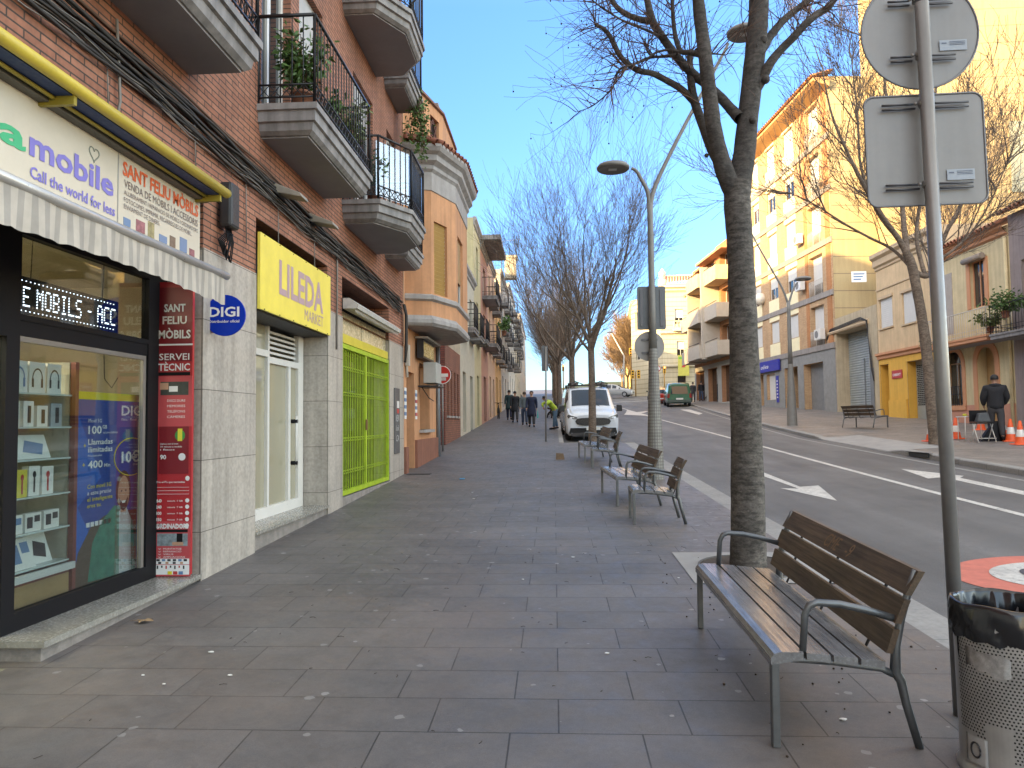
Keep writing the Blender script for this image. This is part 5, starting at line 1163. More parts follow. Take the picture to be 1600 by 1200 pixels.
for z in floors:
    for ci, c in enumerate(colz):
        win(FA, ap, c[0], c[1], z + 1.0, z + 2.45, .16, part=(.001, .5, .001, .7)[(k * 7 + ci) % 4]); k += 1
    win(FA, ap, balc[0], balc[1], z + .15, z + 2.5, .34, part=(.3, 0, .6)[k % 3])
    mb = MB(); [mb.tube([FA.p(balc[0] + .1 * i, z + .12, .03), FA.p(balc[0] + .1 * i, z + 1.0, .03)], .012, 4) for i in range(int((balc[1] - balc[0]) / .1) + 1)]; mb.tube([FA.p(balc[0], z + 1.0, .03), FA.p(balc[1], z + 1.0, .03)], .02, 4); mb.build('railing', m_whrail, ap)
for i, (u_, z, l_) in enumerate(((9.3, floors[2] + .6, 'third'), (9.4, floors[1] + .7, 'second'), (11.9, floors[0] + .4, 'first'), (.3, floors[3] + .7, 'fourth'))):
    t = thing('air_conditioner', 'white air conditioner outside the %s floor of the yellow apartment building' % l_, 'air conditioner', FA.p(u_, z, 0), group='air conditioners on the apartment building')
    MB().fbox(FA, u_ - .4, u_ + .4, z, z + .6, .15, .45).build('casing', m_white, t); MB().disc(FA.p(u_ - .08, z + .3, .45), .22, FA.N, .01, 16).build('fan', M('fan_grey', (.2, .2, .2), .6), t)
MB().fbox(FA, *GS[0][:4], -.8, -.75).build('shop_door', m_white, ap); win(FA, ap, *GS[1][:4], .25, part=.001); MB().fbox(FA, *GS[2][:4], -1.0, -.95).build('garage_door', M('dark_entry', (.06, .065, .06), .8), ap); MB().fbox(FA, *GS[3][:4], -.5, -.44).build('garage_door', m_gdoor, ap)
cornice(FA, ap, -.9, Lf + .4, TOP - .15, [(0, -.35), (.75, -.1), (.95, .0), (.95, .14), (0, .20)], M('eaves_ochre', (.50, .30, .13), .8))
tiles(FA, ap, -.9, Lf + .4, TOP + .12, 1.05, .30, 1.3, M('roof_tile_gold', (.42, .20, .08), .85, var=.3, scale=5), .3)
# side wall: cement panels with joints, a taller gable and set-back stair tower
m_pan = brick_mat('cement_panel', (.45, .36, .20), (.43, .345, .19), (.26, .20, .13), 60, .98, .028, .85, .08, .1, .12, 0, .1, 0, (.2, .06))
FSd = Frame(C0 + Vector((.02, -.03, 0)), FA.N * -1); 
mb = MB(); sw = 16
mb.face([FSd.p(0, 2), FSd.p(sw, 2), FSd.p(sw, TOP + .25), FSd.p(0, TOP + .25)]); mb.build('side_wall', m_pan, ap)
MB().box(C0.x + 2.6, C0.x + 26, C0.y - .6, C0.y + 1.6, 2, 30).build('taller_wing', m_pan, ap)
mb = MB(); F9 = Frame((C0.x + 2.6, C0.y - .61, 0), (1, 0, 0)); mb.fbox(F9, 7.0, 9.5, 14, 18, 0, .05); mb.build('bare_panel', M('panel_grey_green', (.30, .33, .27), .6), ap)
bs_ = thing('shop_sign', 'blue shop sign with white lettering on the yellow apartment building', 'sign', FA.p(2.5, gA + 3, .1))
MB().fbox(FA, .2, 5.4, gA + 2.65, gA + 3.4, .1, .22).build('panel', M('sign_indigo', (.03, .035, .32), .4, var=.05), bs_); text('mundo', m_wt, bs_, FA, .9, gA + 2.88, .26, 1.1, .221, bold=.02); text('oliva', m_wt, bs_, FA, 2.2, gA + 2.88, .3, 1.4, .221, shear=.4)
for i, u_ in enumerate((.25, 4.5)):
    t = thing('sign_strip', 'narrow vertical indigo sign strip %s the shop door' % ('left of' if i == 0 else 'right of'), 'sign', FA.p(u_, gA, .1)); MB().fbox(FA, u_, u_ + .4, gA + .5, gA + 2.3, .03, .06).build('panel', MATS['sign_indigo'], t); mb = MB(); [mb.fbox(FA, u_ + .1, u_ + .3, gA + .8 + .22 * j, gA + .88 + .22 * j, .06, .065) for j in range(6)]; mb.build('printed_marks', m_wt, t)
wp = thing('wall_plaque', 'white plaque with blue writing high on the bare side wall', 'sign', FSd.p(3, 8, 0)); qx = aty(1331, 437, C0.y - .1)
F8 = Frame((qx.x, C0.y - .62, 0), (1, 0, 0)); MB().fbox(F8, -.35, .45, qx.z - .3, qx.z + .3, .3, .34).build('panel', m_wt, wp); mb = MB(); [mb.fbox(F8, -.25, .35 - .1 * j, qx.z + .12 - .15 * j, qx.z + .19 - .15 * j, .34, .345) for j in range(3)]; mb.build('printed_lines', m_inkb, wp)
hp = thing('drainpipe', 'dark drainpipe at the far corner of the yellow apartment building', 'pipe', FA.p(0, gA, 0)); MB().tube([FA.p(.0, gA, .1), FA.p(.0, TOP, .1)], .06, 6).build('pipe', m_cable2, hp)
# low block behind the small houses (orange and cream rooftops)
mb = MB(); mb.box(26, 36, 30, 40, 2, 9.3); o = mb.build('back_building', M('render_orange_back', (.55, .30, .14), .85, streak=.1)); tag(o, 'orange rendered back building above the small house roofs', 'building')
# ================================================================ FAR RIGHT BUILDINGS
def fline(C, ang, L):                         # facade seen on the right, receding along ang; u 0 far .. L near
    d = Vector((math.sin(ang), math.cos(ang), 0)); return Frame(Vector(C) + d * L, -d), d
# beige house behind the near trunk
E_ = C0 + dirv * Lf
d2 = dirv; F5 = Frame(E_ + d2 * 3.3, -d2); g5 = far_z(14, 58)
b5 = simple_building('beige_house', 'tall beige house with rooftop palms between the apartment building and the terraced balconies', F5, 0, 3.25, g5 - 1, 16.6, 10, M('render_sand', (.56, .43, .25), .85, var=.1, streak=.1), [(1 + 2.6 * i, 2.0 + 2.6 * i, g5 + 3.6 + 3.1 * f, g5 + 5.6 + 3.1 * f) for i in range(1) for f in range(3)])
for i in range(1):
    for f in range(3): win(F5, b5, 1 + 2.6 * i, 2.0 + 2.6 * i, g5 + 3.6 + 3.1 * f, g5 + 5.6 + 3.1 * f, part=.3 * f)
# terraced balcony building
E6 = E_ + d2 * 3.3 + Vector((-.3, 0, 0)); L6 = 11.3; F6 = Frame(E6 + d2 * L6, -d2); g6 = far_z(13, 70)
m_grp = M('balcony_panel_grey', (.42, .38, .32), .8, var=.08); m_orw = brick_mat('orange_wall_brick', (.50, .24, .11), (.44, .2, .09), (.3, .2, .12), .26, .065, .008, .85, .1, .2)
hs6 = [(.8 + 3.8 * i, 3.0 + 3.8 * i, g6 + 3.8 + 3.0 * f, g6 + 5.9 + 3.0 * f, .6) for i in range(3) for f in range(3)]
gs6 = [(.5 + 3.8 * i, 3.2 + 3.8 * i, g6 - .4, g6 + 2.6, .5) for i in range(3)]
t6 = simple_building('terraced_apartments', 'orange brick apartment house with projecting grey balconies and a glazed ground floor', F6, 0, L6, g6 - 1.5, 15.6, 12, m_orw, hs6 + gs6)
for h in hs6: win(F6, t6, *h[:4], .5, part=0)
for i, h in enumerate(gs6): MB().fbox(F6, *h[:4], -.4, -.36).build('shop_window', m_glassd, t6)
mb = MB(); skin(mb, F6, 0, L6, g6 - 1.5, g6 + 3.0, gs6); mb.build('ground_floor_cladding', M('grey_stone_clad', (.34, .33, .30), .8, var=.1), t6)
for f in range(3):
    z = g6 + 3.3 + 3.0 * f
    for (a, b, n) in ((0, 3.6, 1.2), (3.9, 7.6, 1.7), (7.9, L6, 1.3)):
        if f == 2 and a == 0: continue
        mb = MB(); mb.fbox(F6, a, b, z, z + .2, 0, n); mb.fbox(F6, a, b, z + .2, z + 1.15, n - .1, n); mb.fbox(F6, a, a + .1, z + .2, z + 1.15, 0, n - .1); mb.fbox(F6, b - .1, b, z + .2, z + 1.15, 0, n - .1); o = mb.build('balcony', m_grp if f < 2 else m_cream2, t6)
        mb = MB(); mb.tube([F6.p(a + .1, z + 1.3, n - .05), F6.p(b - .1, z + 1.3, n - .05)], .03, 5); mb.build('handrail', m_iron, o)
MB().fbox(F6, 3.6, 3.9, g6 + 3.2, 14.0, 0, 1.6).build('fin_wall', m_grp, t6); MB().fbox(F6, 7.6, 7.9, g6 + 3.2, 14.4, 0, 1.5).build('fin_wall', m_grp, t6)
mb = MB(); mb.fbox(F6, 3.9, L6, 15.3, 15.5, 0, .8); mb.fbox(F6, 0, 3.9, 13.2, 13.4, 0, .9); mb.build('roof_slab', m_ortrim, t6)
mb = MB(); mb.fbox(F6, 4, 10, 15.6, 17.0, -5, -1); mb.build('attic', m_orw, t6)
# classical cream house facing down the street
def facing(x0, x1, y): return Frame((x0, y, 0), (1, 0, 0))
p0 = aty(1036, 600, 86); p1 = aty(1104, 600, 86); g7 = P(86) + .6; F7 = facing(p0.x, 0, 86); W7 = p1.x - p0.x
T7 = aty(1060, 452, 86).z; m_cl = brick_mat('classical_cream', (.62, .55, .38), (.58, .51, .35), (.42, .36, .24), 30, .55, .05, .85, .08, .2, .1, 0, .1, 0, (.3, .08))
z1 = lambda py: aty(1060, py, 86).z; x7 = lambda px: aty(px, 600, 86).x - p0.x
hs7 = [(x7(1057), x7(1070), z1(507), z1(483)), (x7(1059), x7(1071), z1(556), z1(533)), (x7(1059), x7(1072), g7 - .5, z1(587))]
c7 = simple_building('classical_house', 'cream classical house with roof balustrade closing the street on the right', F7, 0, W7, g7 - 2, T7, 10, m_cl, hs7, dep=.3)
for h in hs7[:2]: win(F7, c7, *h[:4], .25, part=.45)
MB().fbox(F7, *hs7[2], -.3, -.25).build('entrance_door', m_glassd, c7)
cornice(F7, c7, -.3, W7 + .2, T7 - .3, [(0, 0), (.2, .15), (.2, .35), (.5, .5), (.5, .75), (0, .8)], M('cream_stone_trim', (.60, .54, .40), .85, var=.08))
cornice(F7, c7, -.2, W7 + .2, z1(522), [(0, 0), (.3, .1), (.3, .35), (0, .4)], MATS['cream_stone_trim'], 'string_course')
cornice(F7, c7, -.2, W7 + .2, z1(574), [(0, 0), (.3, .1), (.3, .35), (0, .4)], MATS['cream_stone_trim'], 'string_course')
def balustrade(F, par, u0, u1, v, h, n, name='balustrade'):
    mb = MB(); mb.fbox(F, u0, u1, v + h - .12, v + h, n - .1, n + .1); mb.fbox(F, u0, u1, v, v + .1, n - .1, n + .1); k = int((u1 - u0) / .32)
    for i in range(k + 1): u = u0 + (u1 - u0) * i / k; mb.lathe(F.p(u, v + .1, n), [(.05, 0), (.10, h * .25), (.05, h * .6), (.07, h - .22)], 6)
    return mb.build(name, MATS['cream_stone_trim'], par)
balustrade(F7, c7, .8, W7, T7 + .5, 1.1, .3); balustrade(F7, c7, x7(1054), x7(1074), z1(514), .9, .6)
MB().fbox(F7, x7(1053), x7(1075), z1(514) - .3, z1(514), 0, .8).build('balcony', MATS['cream_stone_trim'], c7)
mb = MB(); mb.lathe(F7.p(.2, T7 + .5, 0), [(.5, 0), (.5, .6), (.3, .8), (.42, 1.1), (.42, 1.5), (.1, 1.9), (0, 2.0)], 12); mb.build('urn', MATS['cream_stone_trim'], c7)
mb = MB(); mb.face([F7.p(1, T7 + 1.2, -2), F7.p(W7, T7 + 1.6, -2), F7.p(W7, T7 + 2.8, -6), F7.p(1, T7 + 2.8, -6)]); mb.build('roof', m_tile, c7)
# its left wing turns away along the side street
mb = MB(); F7b = Frame(Vector((p0.x - 2.9, 92, 0)), Vector((2.9, -6, 0))); wall(mb, F7b, 0, 6.6, g7 - 2, T7 - .3, [(1 + 2.6 * i, 2.2 + 2.6 * i, z, z + 2.2) for i in range(2) for z in (z1(556), z1(507))], .3); mb.build('angled_wing', m_cl, c7)
for i in range(2):
    for z in (z1(556), z1(507)): win(F7b, c7, 1 + 2.6 * i, 2.2 + 2.6 * i, z, z + 2.2, .25)
bt = thing('street_banner', 'vertical yellow and green banner with a red mark hanging before the classical house', 'banner', F7.p(x7(1065), g7, 1)); MB().fbox(F7, x7(1058), x7(1075), z1(588), z1(556), .9, .94).build('cloth', M('banner_yellowgreen', (.55, .52, .10), .7, var=.1), bt)
MB().fbox(F7, x7(1059), x7(1073), z1(562), z1(559), .94, .95).build('printed_green_line', M('print_grass', (.15, .45, .06), .6, var=0), bt); mb = MB(); mb.face([F7.p(x7(1063), z1(575), .95), F7.p(x7(1068), z1(575), .95), F7.p(x7(1071), z1(571), .95), F7.p(x7(1066), z1(571), .95)]); mb.build('printed_red_mark', m_inkr, bt)
# far yellow row running away left of it
for i, (xa, ya, xb, yb, py, lab) in enumerate(((12.5, 100, 16.5, 150, 520, 'sunlit yellow house with awnings beyond the junction'), (16.0, 152, 20, 210, 545, 'far yellow house at the bend beyond the junction'))):
    A_ = Vector((xa, ya, 0)); B_ = Vector((xb, yb, 0)); F_ = Frame(B_, A_ - B_); L_ = (B_ - A_).length; zt = 19.5 if i == 0 else 26; g_z = P(ya) + .2
    t = simple_building('far_house', lab, F_, 0, L_, g_z - 3, zt, 12, M('far_yellow', (.62, .46, .17), .85, var=.1), [(2 + 5 * k, 4 + 5 * k, g_z + 4 + 3.2 * f, g_z + 6 + 3.2 * f) for k in range(int(L_ / 5)) for f in range(3)])
    for k in range(int(L_ / 5)):
        for f in range(3): win(F_, t, 2 + 5 * k, 4 + 5 * k, g_z + 4 + 3.2 * f, g_z + 6 + 3.2 * f)
# end of the view: pale far hill and houses
mb = MB(); mb.grid([[(x, 420 + 60 * math.sin(x * .01), P(300) - 3 + k * (10 + 5 * math.sin(x * .013) + 3 * math.sin(x * .05))) for x in range(-300, 400, 10)] for k in (0, 1)]); mb.grid([[(x, 420 + 60 * math.sin(x * .01) + 80 * k, P(300) - 3 + (10 + 5 * math.sin(x * .013) + 3 * math.sin(x * .05)) * (1 - k)) for x in range(-300, 400, 10)] for k in (0, 1)])
struct(mb.build('distant_hill', M('hill_green', (.12, .14, .10), .9, var=.3, scale=.1)))
# ================================================================ TREES
def bark_mat(name, c1, c2):
    m, nt, N, L, bs = new_mat(name)
    n1 = noise(nt, 1, 6, .72, mapping(nt, (11, 11, 28))); n2 = noise(nt, 3.5, 4); n3 = noise(nt, 45, 3)
    c = mix(nt, c1, c2, ramp(nt, n1, [(.42, 0.0), (.60, 1.0)])); c = mix(nt, c, ramp(nt, n2, [(.3, .6), (.7, 1.25)]), 1, 'MULTIPLY'); c = mix(nt, c, ramp(nt, n3, [(.3, .7), (.7, 1.15)]), 1, 'MULTIPLY')
    L.new(c, bs.inputs['Base Color']); bs.inputs['Roughness'].default_value = .85; bump(nt, bs, n1, .5, .02); return m
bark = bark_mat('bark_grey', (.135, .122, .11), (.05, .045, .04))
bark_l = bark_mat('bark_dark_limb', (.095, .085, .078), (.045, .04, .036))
bark2 = bark_mat('bark_far', (.20, .155, .12), (.11, .08, .058))
twigm = M('twig_brown', (.13, .075, .055), .85, var=.2)
def smooth_path(pts, rad, k=4):
    out = []; rr = []
    n = len(pts)
    for i in range(n - 1):
        p0, p1, p2, p3 = pts[max(i - 1, 0)], pts[i], pts[i + 1], pts[min(i + 2, n - 1)]
        for j in range(k):
            t = j / k; t2, t3 = t * t, t * t * t
            out.append(.5 * ((2 * p1) + (p2 - p0) * t + (2 * p0 - 5 * p1 + 4 * p2 - p3) * t2 + (3 * p1 - p0 - 3 * p2 + p3) * t3)); rr.append(rad[i] * (1 - t) + rad[i + 1] * t)
    out.append(pts[-1]); rr.append(rad[-1]); return out, rr
def grow(mb, rng, p, d, r, length, depth, upb=.10, nseg=5, wig=.16, spread=(.35, .75), tips=None, minr=.0035, kids_=(3, 5)):
    """one limb as a bent tapering tube, with side shoots along it"""
    pts = [p.copy()]; rad = [r]; dd = d.normalized()
    for i in range(nseg):
        dd = (dd + Vector((rng.uniform(-wig, wig), rng.uniform(-wig, wig), rng.uniform(-wig, wig) + upb))).normalized()
        pts.append(pts[-1] + dd * length / nseg); rad.append(max(minr, r * (1 - .72 * (i + 1) / nseg)))
    mb.tube(pts, rad, 6 if r > .03 else (4 if r > .012 else 3), False)
    if depth <= 0:
        if tips is not None: tips.append(pts[-1])
        return
    for k in range(rng.randint(*kids_)):
        t = rng.uniform(.22, 1.0); i = min(nseg - 1, int(t * nseg)); q = pts[i].lerp(pts[i + 1], t * nseg - i)
        ax = (pts[i + 1] - pts[i]).normalized(); o = ax.orthogonal().normalized(); o = Matrix.Rotation(rng.uniform(0, 2 * PI), 3, ax) @ o
        a = rng.uniform(*spread); nd = ax * math.cos(a) + o * math.sin(a)
        grow(mb, rng, q, nd, max(minr, rad[i] * rng.uniform(.5, .7)), length * rng.uniform(.52, .78), depth - 1, upb, nseg if depth > 1 else 3, wig, spread, tips, minr, kids_)
    grow(mb, rng, pts[-1], dd, rad[-1], length * .7, depth - 1, upb, 3, wig, spread, tips, minr, kids_)
def street_tree(name, label, base, trunk_h, r0, crown_h, seed, limbs=6, spread=.5, lean=(0, 0), depth=4, group=None, mat=None, mr=.006, up=.10, kk=(3, 5)):
    rng = random.Random(seed); t = thing(name, label, 'tree', base, group=group)
    b = Vector(base); mb = MB(); top = b + Vector((lean[0], lean[1], trunk_h))
    pts, rr = smooth_path([b + Vector((0, 0, -.1)), b + Vector((0, 0, .25)), b.lerp(top, .5) + Vector((rng.uniform(-.06, .06), rng.uniform(-.06, .06), 0)), top], [r0 * 1.35, r0 * 1.08, r0 * .93, r0 * .85], 5)
    mb.tube(pts, rr, 12, False); tk = mb.build('trunk', mat or bark, t)
    mb = MB(); fork = [pts[-1] - Vector((0, 0, .25 * i)) for i in range(4)]
    for i in range(limbs):
        a = 2 * PI * i / limbs + rng.uniform(-.4, .4); s = spread * rng.uniform(.55, 1.15)
        d = Vector((math.cos(a) * s, math.sin(a) * s, 1)).normalized()
        grow(mb, rng, fork[i % 3], d, r0 * rng.uniform(.38, .55), crown_h * rng.uniform(.36, .5), depth, up, tips=None, minr=mr, kids_=kk)
    mb.build('crown', mat or bark, t); return t
near = aty(0, 0, 7)
# ---- the near plane tree: limbs set out from measured points, each at its own distance
TY = 7.08
def W(px, py, dy=0): return aty(px, py, TY + dy)
t1 = thing('plane_tree', 'large bare plane tree rising from the pale stone surround behind the long bench', 'tree', (1.80, TY, P(TY)))
def limb(mb, pts, rad, n=10):
    p, r = smooth_path([Vector(q) for q in pts], rad, 5)
    rg = random.Random(int(pts[0][0] * 1000) % 997); r = [x * (1 + rg.uniform(-.03, .03)) for x in r]
    mb.tube(p, r, n, False); return p, r
mb = MB()
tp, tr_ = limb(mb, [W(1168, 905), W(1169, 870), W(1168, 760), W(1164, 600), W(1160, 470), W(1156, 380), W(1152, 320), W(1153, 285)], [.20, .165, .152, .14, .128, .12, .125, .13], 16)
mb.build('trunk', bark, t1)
limbs_def = [
 ([W(1154, 300), W(1163, 240, .02), W(1168, 190, .03), W(1176, 120, .02), W(1184, 40), W(1187, -40), W(1190, -140), W(1200, -300)], [.115, .105, .10, .10, .098, .09, .075, .04]),
 ([W(1150, 305), W(1133, 270, -.05), W(1118, 215, -.1), W(1110, 160, -.15), W(1102, 90, -.2), W(1093, 20, -.2), W(1085, -60, -.2), W(1070, -180, -.2)], [.10, .088, .078, .072, .066, .060, .05, .03]),
 ([W(1128, 262, -.05), W(1112, 232, .05), W(1098, 195, .15), W(1085, 158, .2), W(1080, 130, .2), W(1078, 100, .25), W(1078, 80, .3)], [.05, .05, .046, .043, .04, .034, .03]),
 ([W(1156, 185, 0), W(1140, 168, .1), W(1122, 148, .15), W(1105, 133, .2), W(1088, 120, .2), W(1060, 92, .2), W(1035, 58, .25), W(1020, 34, .3), W(1013, 8, .3), W(1003, -40, .3), W(990, -100, .4)], [.06, .05, .046, .043, .046, .044, .042, .040, .034, .03, .02]),
 ([W(1084, 158, .2), W(1064, 139, .2), W(1042, 126, .2), W(1020, 115, .15), W(1000, 111, .1), W(984, 102, .1), W(968, 86, .1), W(955, 60, .1), W(944, 46, .1), W(930, 38, .1)], [.040, .034, .032, .030, .030, .028, .027, .025, .021, .016]),
 ([W(1017, 33, .3), W(998, 30, .3), W(975, 20, .3), W(958, 4, .3), W(945, -20, .3)], [.036, .03, .027, .024, .018]),
 ([W(1176, 148, 0), W(1190, 125, -.02), W(1204, 98, -.08), W(1222, 76, -.1), W(1240, 58, -.15), W(1262, 34, -.2), W(1280, 20, -.2), W(1296, 10, -.2), W(1308, -8, -.2)], [.05, .05, .044, .039, .037, .036, .034, .030, .025]),
 ([W(1180, 98, 0), W(1192, 74, .04), W(1207, 52, .1), W(1226, 30, .15), W(1246, 14, .2), W(1264, 0, .2), W(1290, -20, .2)], [.05, .048, .040, .036, .033, .031, .025]),
 ([W(1095, 85, -.2), W(1078, 82, -.1), W(1064, 80, 0), W(1056, 60, 0), W(1052, 30, 0), W(1050, -5, 0), W(1046, -60, 0)], [.034, .026, .024, .023, .02, .018, .01]),
 ([W(1066, 82, 0), W(1045, 78, 0), W(1025, 82, 0), W(1010, 92, 0), W(985, 103, 0), W(968, 108, 0), W(960, 130, 0), W(950, 145, 0), W(925, 166, 0), W(900, 175, 0)], [.014, .012, .011, .010, .009, .009, .008, .007, .005, .003]),
 ([W(1058, 86, 0), W(1038, 88, .1), W(1020, 88, .1), W(1010, 76, .1), W(1008, 60, .1)], [.018, .015, .013, .011, .007]),
 ([W(1030, 56, .2), W(1005, 45, .1), W(975, 33, .1), W(945, 15, .1), W(925, 0, .1)], [.014, .012, .010, .009, .006]),
 ([W(1100, 84, -.2), W(1115, 84, -.2), W(1135, 86, -.2)], [.016, .009, .004]),
]
mb = MB(); paths = [limb(mb, a, b) for a, b in limbs_def]
for (px, py, r_) in ((1176, 188, .04), (1160, 310, .05), (1104, 243, .022), (1196, 124, .045), (1192, 62, .045), (1090, 80, .035)): mb.ball(W(px, py, -.06), r_, 8)
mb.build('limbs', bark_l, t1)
rng = random.Random(21); tm = MB(); tips = []
for i, (p, r) in enumerate(paths):
    n = int(len(p) * (.9 if i > 1 else .35))
    for _ in range(n):
        k = rng.randint(len(p) // 3, len(p) - 1); d = (p[k] - p[k - 1]).normalized(); o = Matrix.Rotation(rng.uniform(0, 2 * PI), 3, d) @ d.orthogonal().normalized()
        dirn = (d * .5 + o * rng.uniform(.6, 1) + Vector((0, 0, rng.uniform(-.15, .35)))).normalized()
        grow(tm, rng, p[k], dirn, rng.uniform(.004, .008), rng.uniform(.25, .62), 1, rng.uniform(-.06, .08), 5, .22, (.4, .9), tips, .0016, (1, 3))
tm.build('twigs', twigm, t1)
mb = MB()
for q in rng.sample(tips, min(110, len(tips))):
    if q.z < 3.3: continue
    l = rng.uniform(.03, .08); mb.tube([q, q + Vector((.005, 0, -l))], .0012, 3, False); mb.ball(q + Vector((.005, 0, -l)), .009, 5)
struct(mb.build('seed_balls', m_cable, t1), 'stuff')
# ---- the other trees of both rows
tx, ty = 1.28, 24.9
tA = street_tree('plane_tree', 'bare plane tree standing before the white van bonnet, second in the left row', (tx, ty, P(ty)), 3.5, .125, 6.6, 5, limbs=10, spread=.72, depth=4, group='bare plane trees along the left kerb', mat=bark2, mr=.0034, kk=(3, 4))
tB = street_tree('plane_tree', 'bare plane tree behind the white van, third in the left row', (.92, 36.5, P(36.5)), 3.4, .16, 7.8, 9, limbs=8, spread=.75, depth=3, group='bare plane trees along the left kerb', mat=bark2, mr=.007, kk=(3, 5))
ords = ['fourth', 'fifth', 'sixth', 'seventh', 'eighth', 'ninth', 'tenth', 'eleventh', 'twelfth']
for i in range(9):
    y = 46 + i * 9.5 + (i > 5) * 8; x = .35 - .05 * i - .4 * (i % 2) * .3
    dup((tB, tA)[i % 2], (x, y, P(y)), 1.3 * i + .7, 'bare plane tree, %s in the receding left row' % ords[i], (1.05 + .06 * (i % 3),) * 3)
tR = thing('bare_tree', 'leaning bare tree among the traffic cones on the far pavement', 'tree', (9.96, 20, far_z(9.96, 20)))
mb = MB(); RY = 20
def WR(px, py, dy=0): return aty(px, py, RY + dy)
limb(mb, [WR(1464, 702), WR(1461, 680), WR(1455, 620), WR(1449, 560), WR(1441, 500), WR(1432, 450), WR(1424, 412), WR(1416, 395)], [.20, .16, .145, .135, .125, .12, .115, .10], 12); mb.build('trunk', bark2, tR)
mb = MB(); RL = [([WR(1430, 425), WR(1445, 440, .1) + Vector((0, 0, .15)), WR(1455, 425, .3), WR(1463, 400, .5), WR(1480, 360, .6), WR(1500, 320, .8), WR(1510, 260, 1)], [.08, .075, .07, .065, .055, .04, .02]),
 ([WR(1418, 400), WR(1405, 375), WR(1380, 340, -.2), WR(1350, 290, -.3), WR(1325, 240, -.4), WR(1300, 180, -.4), WR(1285, 110, -.4)], [.09, .075, .065, .055, .042, .03, .015]),
 ([WR(1417, 395), WR(1412, 350, .2), WR(1408, 300, .2), WR(1400, 230, .3), WR(1385, 150, .4), WR(1375, 60, .4)], [.085, .07, .06, .05, .035, .02]),
 ([WR(1425, 420), WR(1395, 390, .4), WR(1360, 372, .7), WR(1320, 350, 1), WR(1270, 318, 1.2), WR(1230, 300, 1.4)], [.05, .04, .034, .028, .02, .01]),
 ([WR(1445, 430, .1), WR(1432, 370, .5), WR(1440, 300, .8), WR(1450, 220, 1), WR(1465, 120, 1), WR(1470, 20, 1)], [.06, .055, .048, .04, .028, .015]),
 ([WR(1460, 410, .3), WR(1490, 390, .2), WR(1520, 360, .2), WR(1550, 310, 0), WR(1575, 250, 0)], [.045, .036, .028, .02, .01]),
 ([WR(1405, 375), WR(1370, 330, .5), WR(1345, 260, .6), WR(1340, 180, .6), WR(1330, 90, .6)], [.05, .045, .036, .026, .012])]
rps = [limb(mb, a, b, 8) for a, b in RL]; mb.build('limbs', bark2, tR)
rng = random.Random(4); mb = MB()
for p, r in rps:
    for _ in range(11):
        k = rng.randint(len(p) // 4, len(p) - 1); d = (p[k] - p[k - 1]).normalized(); o = Matrix.Rotation(rng.uniform(0, 2 * PI), 3, d) @ d.orthogonal().normalized()
        grow(mb, rng, p[k], (d * .7 + o * rng.uniform(.4, .9) + Vector((0, 0, .2))).normalized(), rng.uniform(.016, .03), rng.uniform(1.0, 1.9), 3, .07, 5, .16, (.35, .7), None, .0055, (2, 4))
mb.build('twigs', bark2, tR)
# second tree at the right edge, standing nearer (its crown fills the corner)
rt = street_tree('bare_tree', 'tall thin bare tree in front of the sunlit side wall at the far right', (16.9 + 2.6, 36.5, 2.0), 7.5, .13, 9.0, 33, limbs=6, spread=.45, depth=3, mat=bark2, mr=.007, kk=(4, 6))
# autumn trees of the opposite row, far off
m_leafy = M('twig_golden', (.22, .15, .085), .85, var=.25)
tC = street_tree('autumn_tree', 'golden brown tree by the junction, nearest of the far right group', (11.8, 102, P(102)), 3.0, .2, 9.5, 51, limbs=9, spread=.8, depth=3, group='golden trees beyond the junction', mat=m_leafy, mr=.028, kk=(4, 6))
for i, (x, y, l) in enumerate(((12.5, 112, 'second'), (13.2, 124, 'third'), (13.8, 138, 'fourth'), (14.3, 155, 'fifth'))): dup(tC, (x, y, P(y)), 1.1 * i + .5, 'golden brown tree beyond the junction, %s from the near end' % l, 1.0)
# ================================================================ BENCHES
m_plank = M('bench_wood_grey', (.26, .24, .225), .32, var=.35, scale=9, bmp=.15, bscale=80)
def plank_mat(name, c1, c2, rough):
    m, nt, N, L, bs = new_mat(name)
    n1 = noise(nt, 1, 5, .7, mapping(nt, (60, 2.2, 60))); n2 = noise(nt, 2.5, 4)
    c = mix(nt, c1, c2, ramp(nt, n1, [(.35, 0.0), (.65, 1.0)])); c = mix(nt, c, ramp(nt, n2, [(.3, .65), (.7, 1.25)]), 1, 'MULTIPLY')
    L.new(c, bs.inputs['Base Color']); L.new(ramp(nt, n1, [(.3, rough - .08), (.7, rough + .15)]), bs.inputs['Roughness']); bump(nt, bs, n1, .25, .004); return m
m_seat = plank_mat('bench_wood_sheen', (.25, .255, .265), (.11, .11, .115), .22)  # blue-grey sheen of the seat is put into the wood colour
m_back = plank_mat('bench_wood_brown', (.115, .075, .045), (.055, .038, .026), .5)
m_steel = M('bench_steel', (.16, .17, .18), .42, .7, var=.15, scale=8)
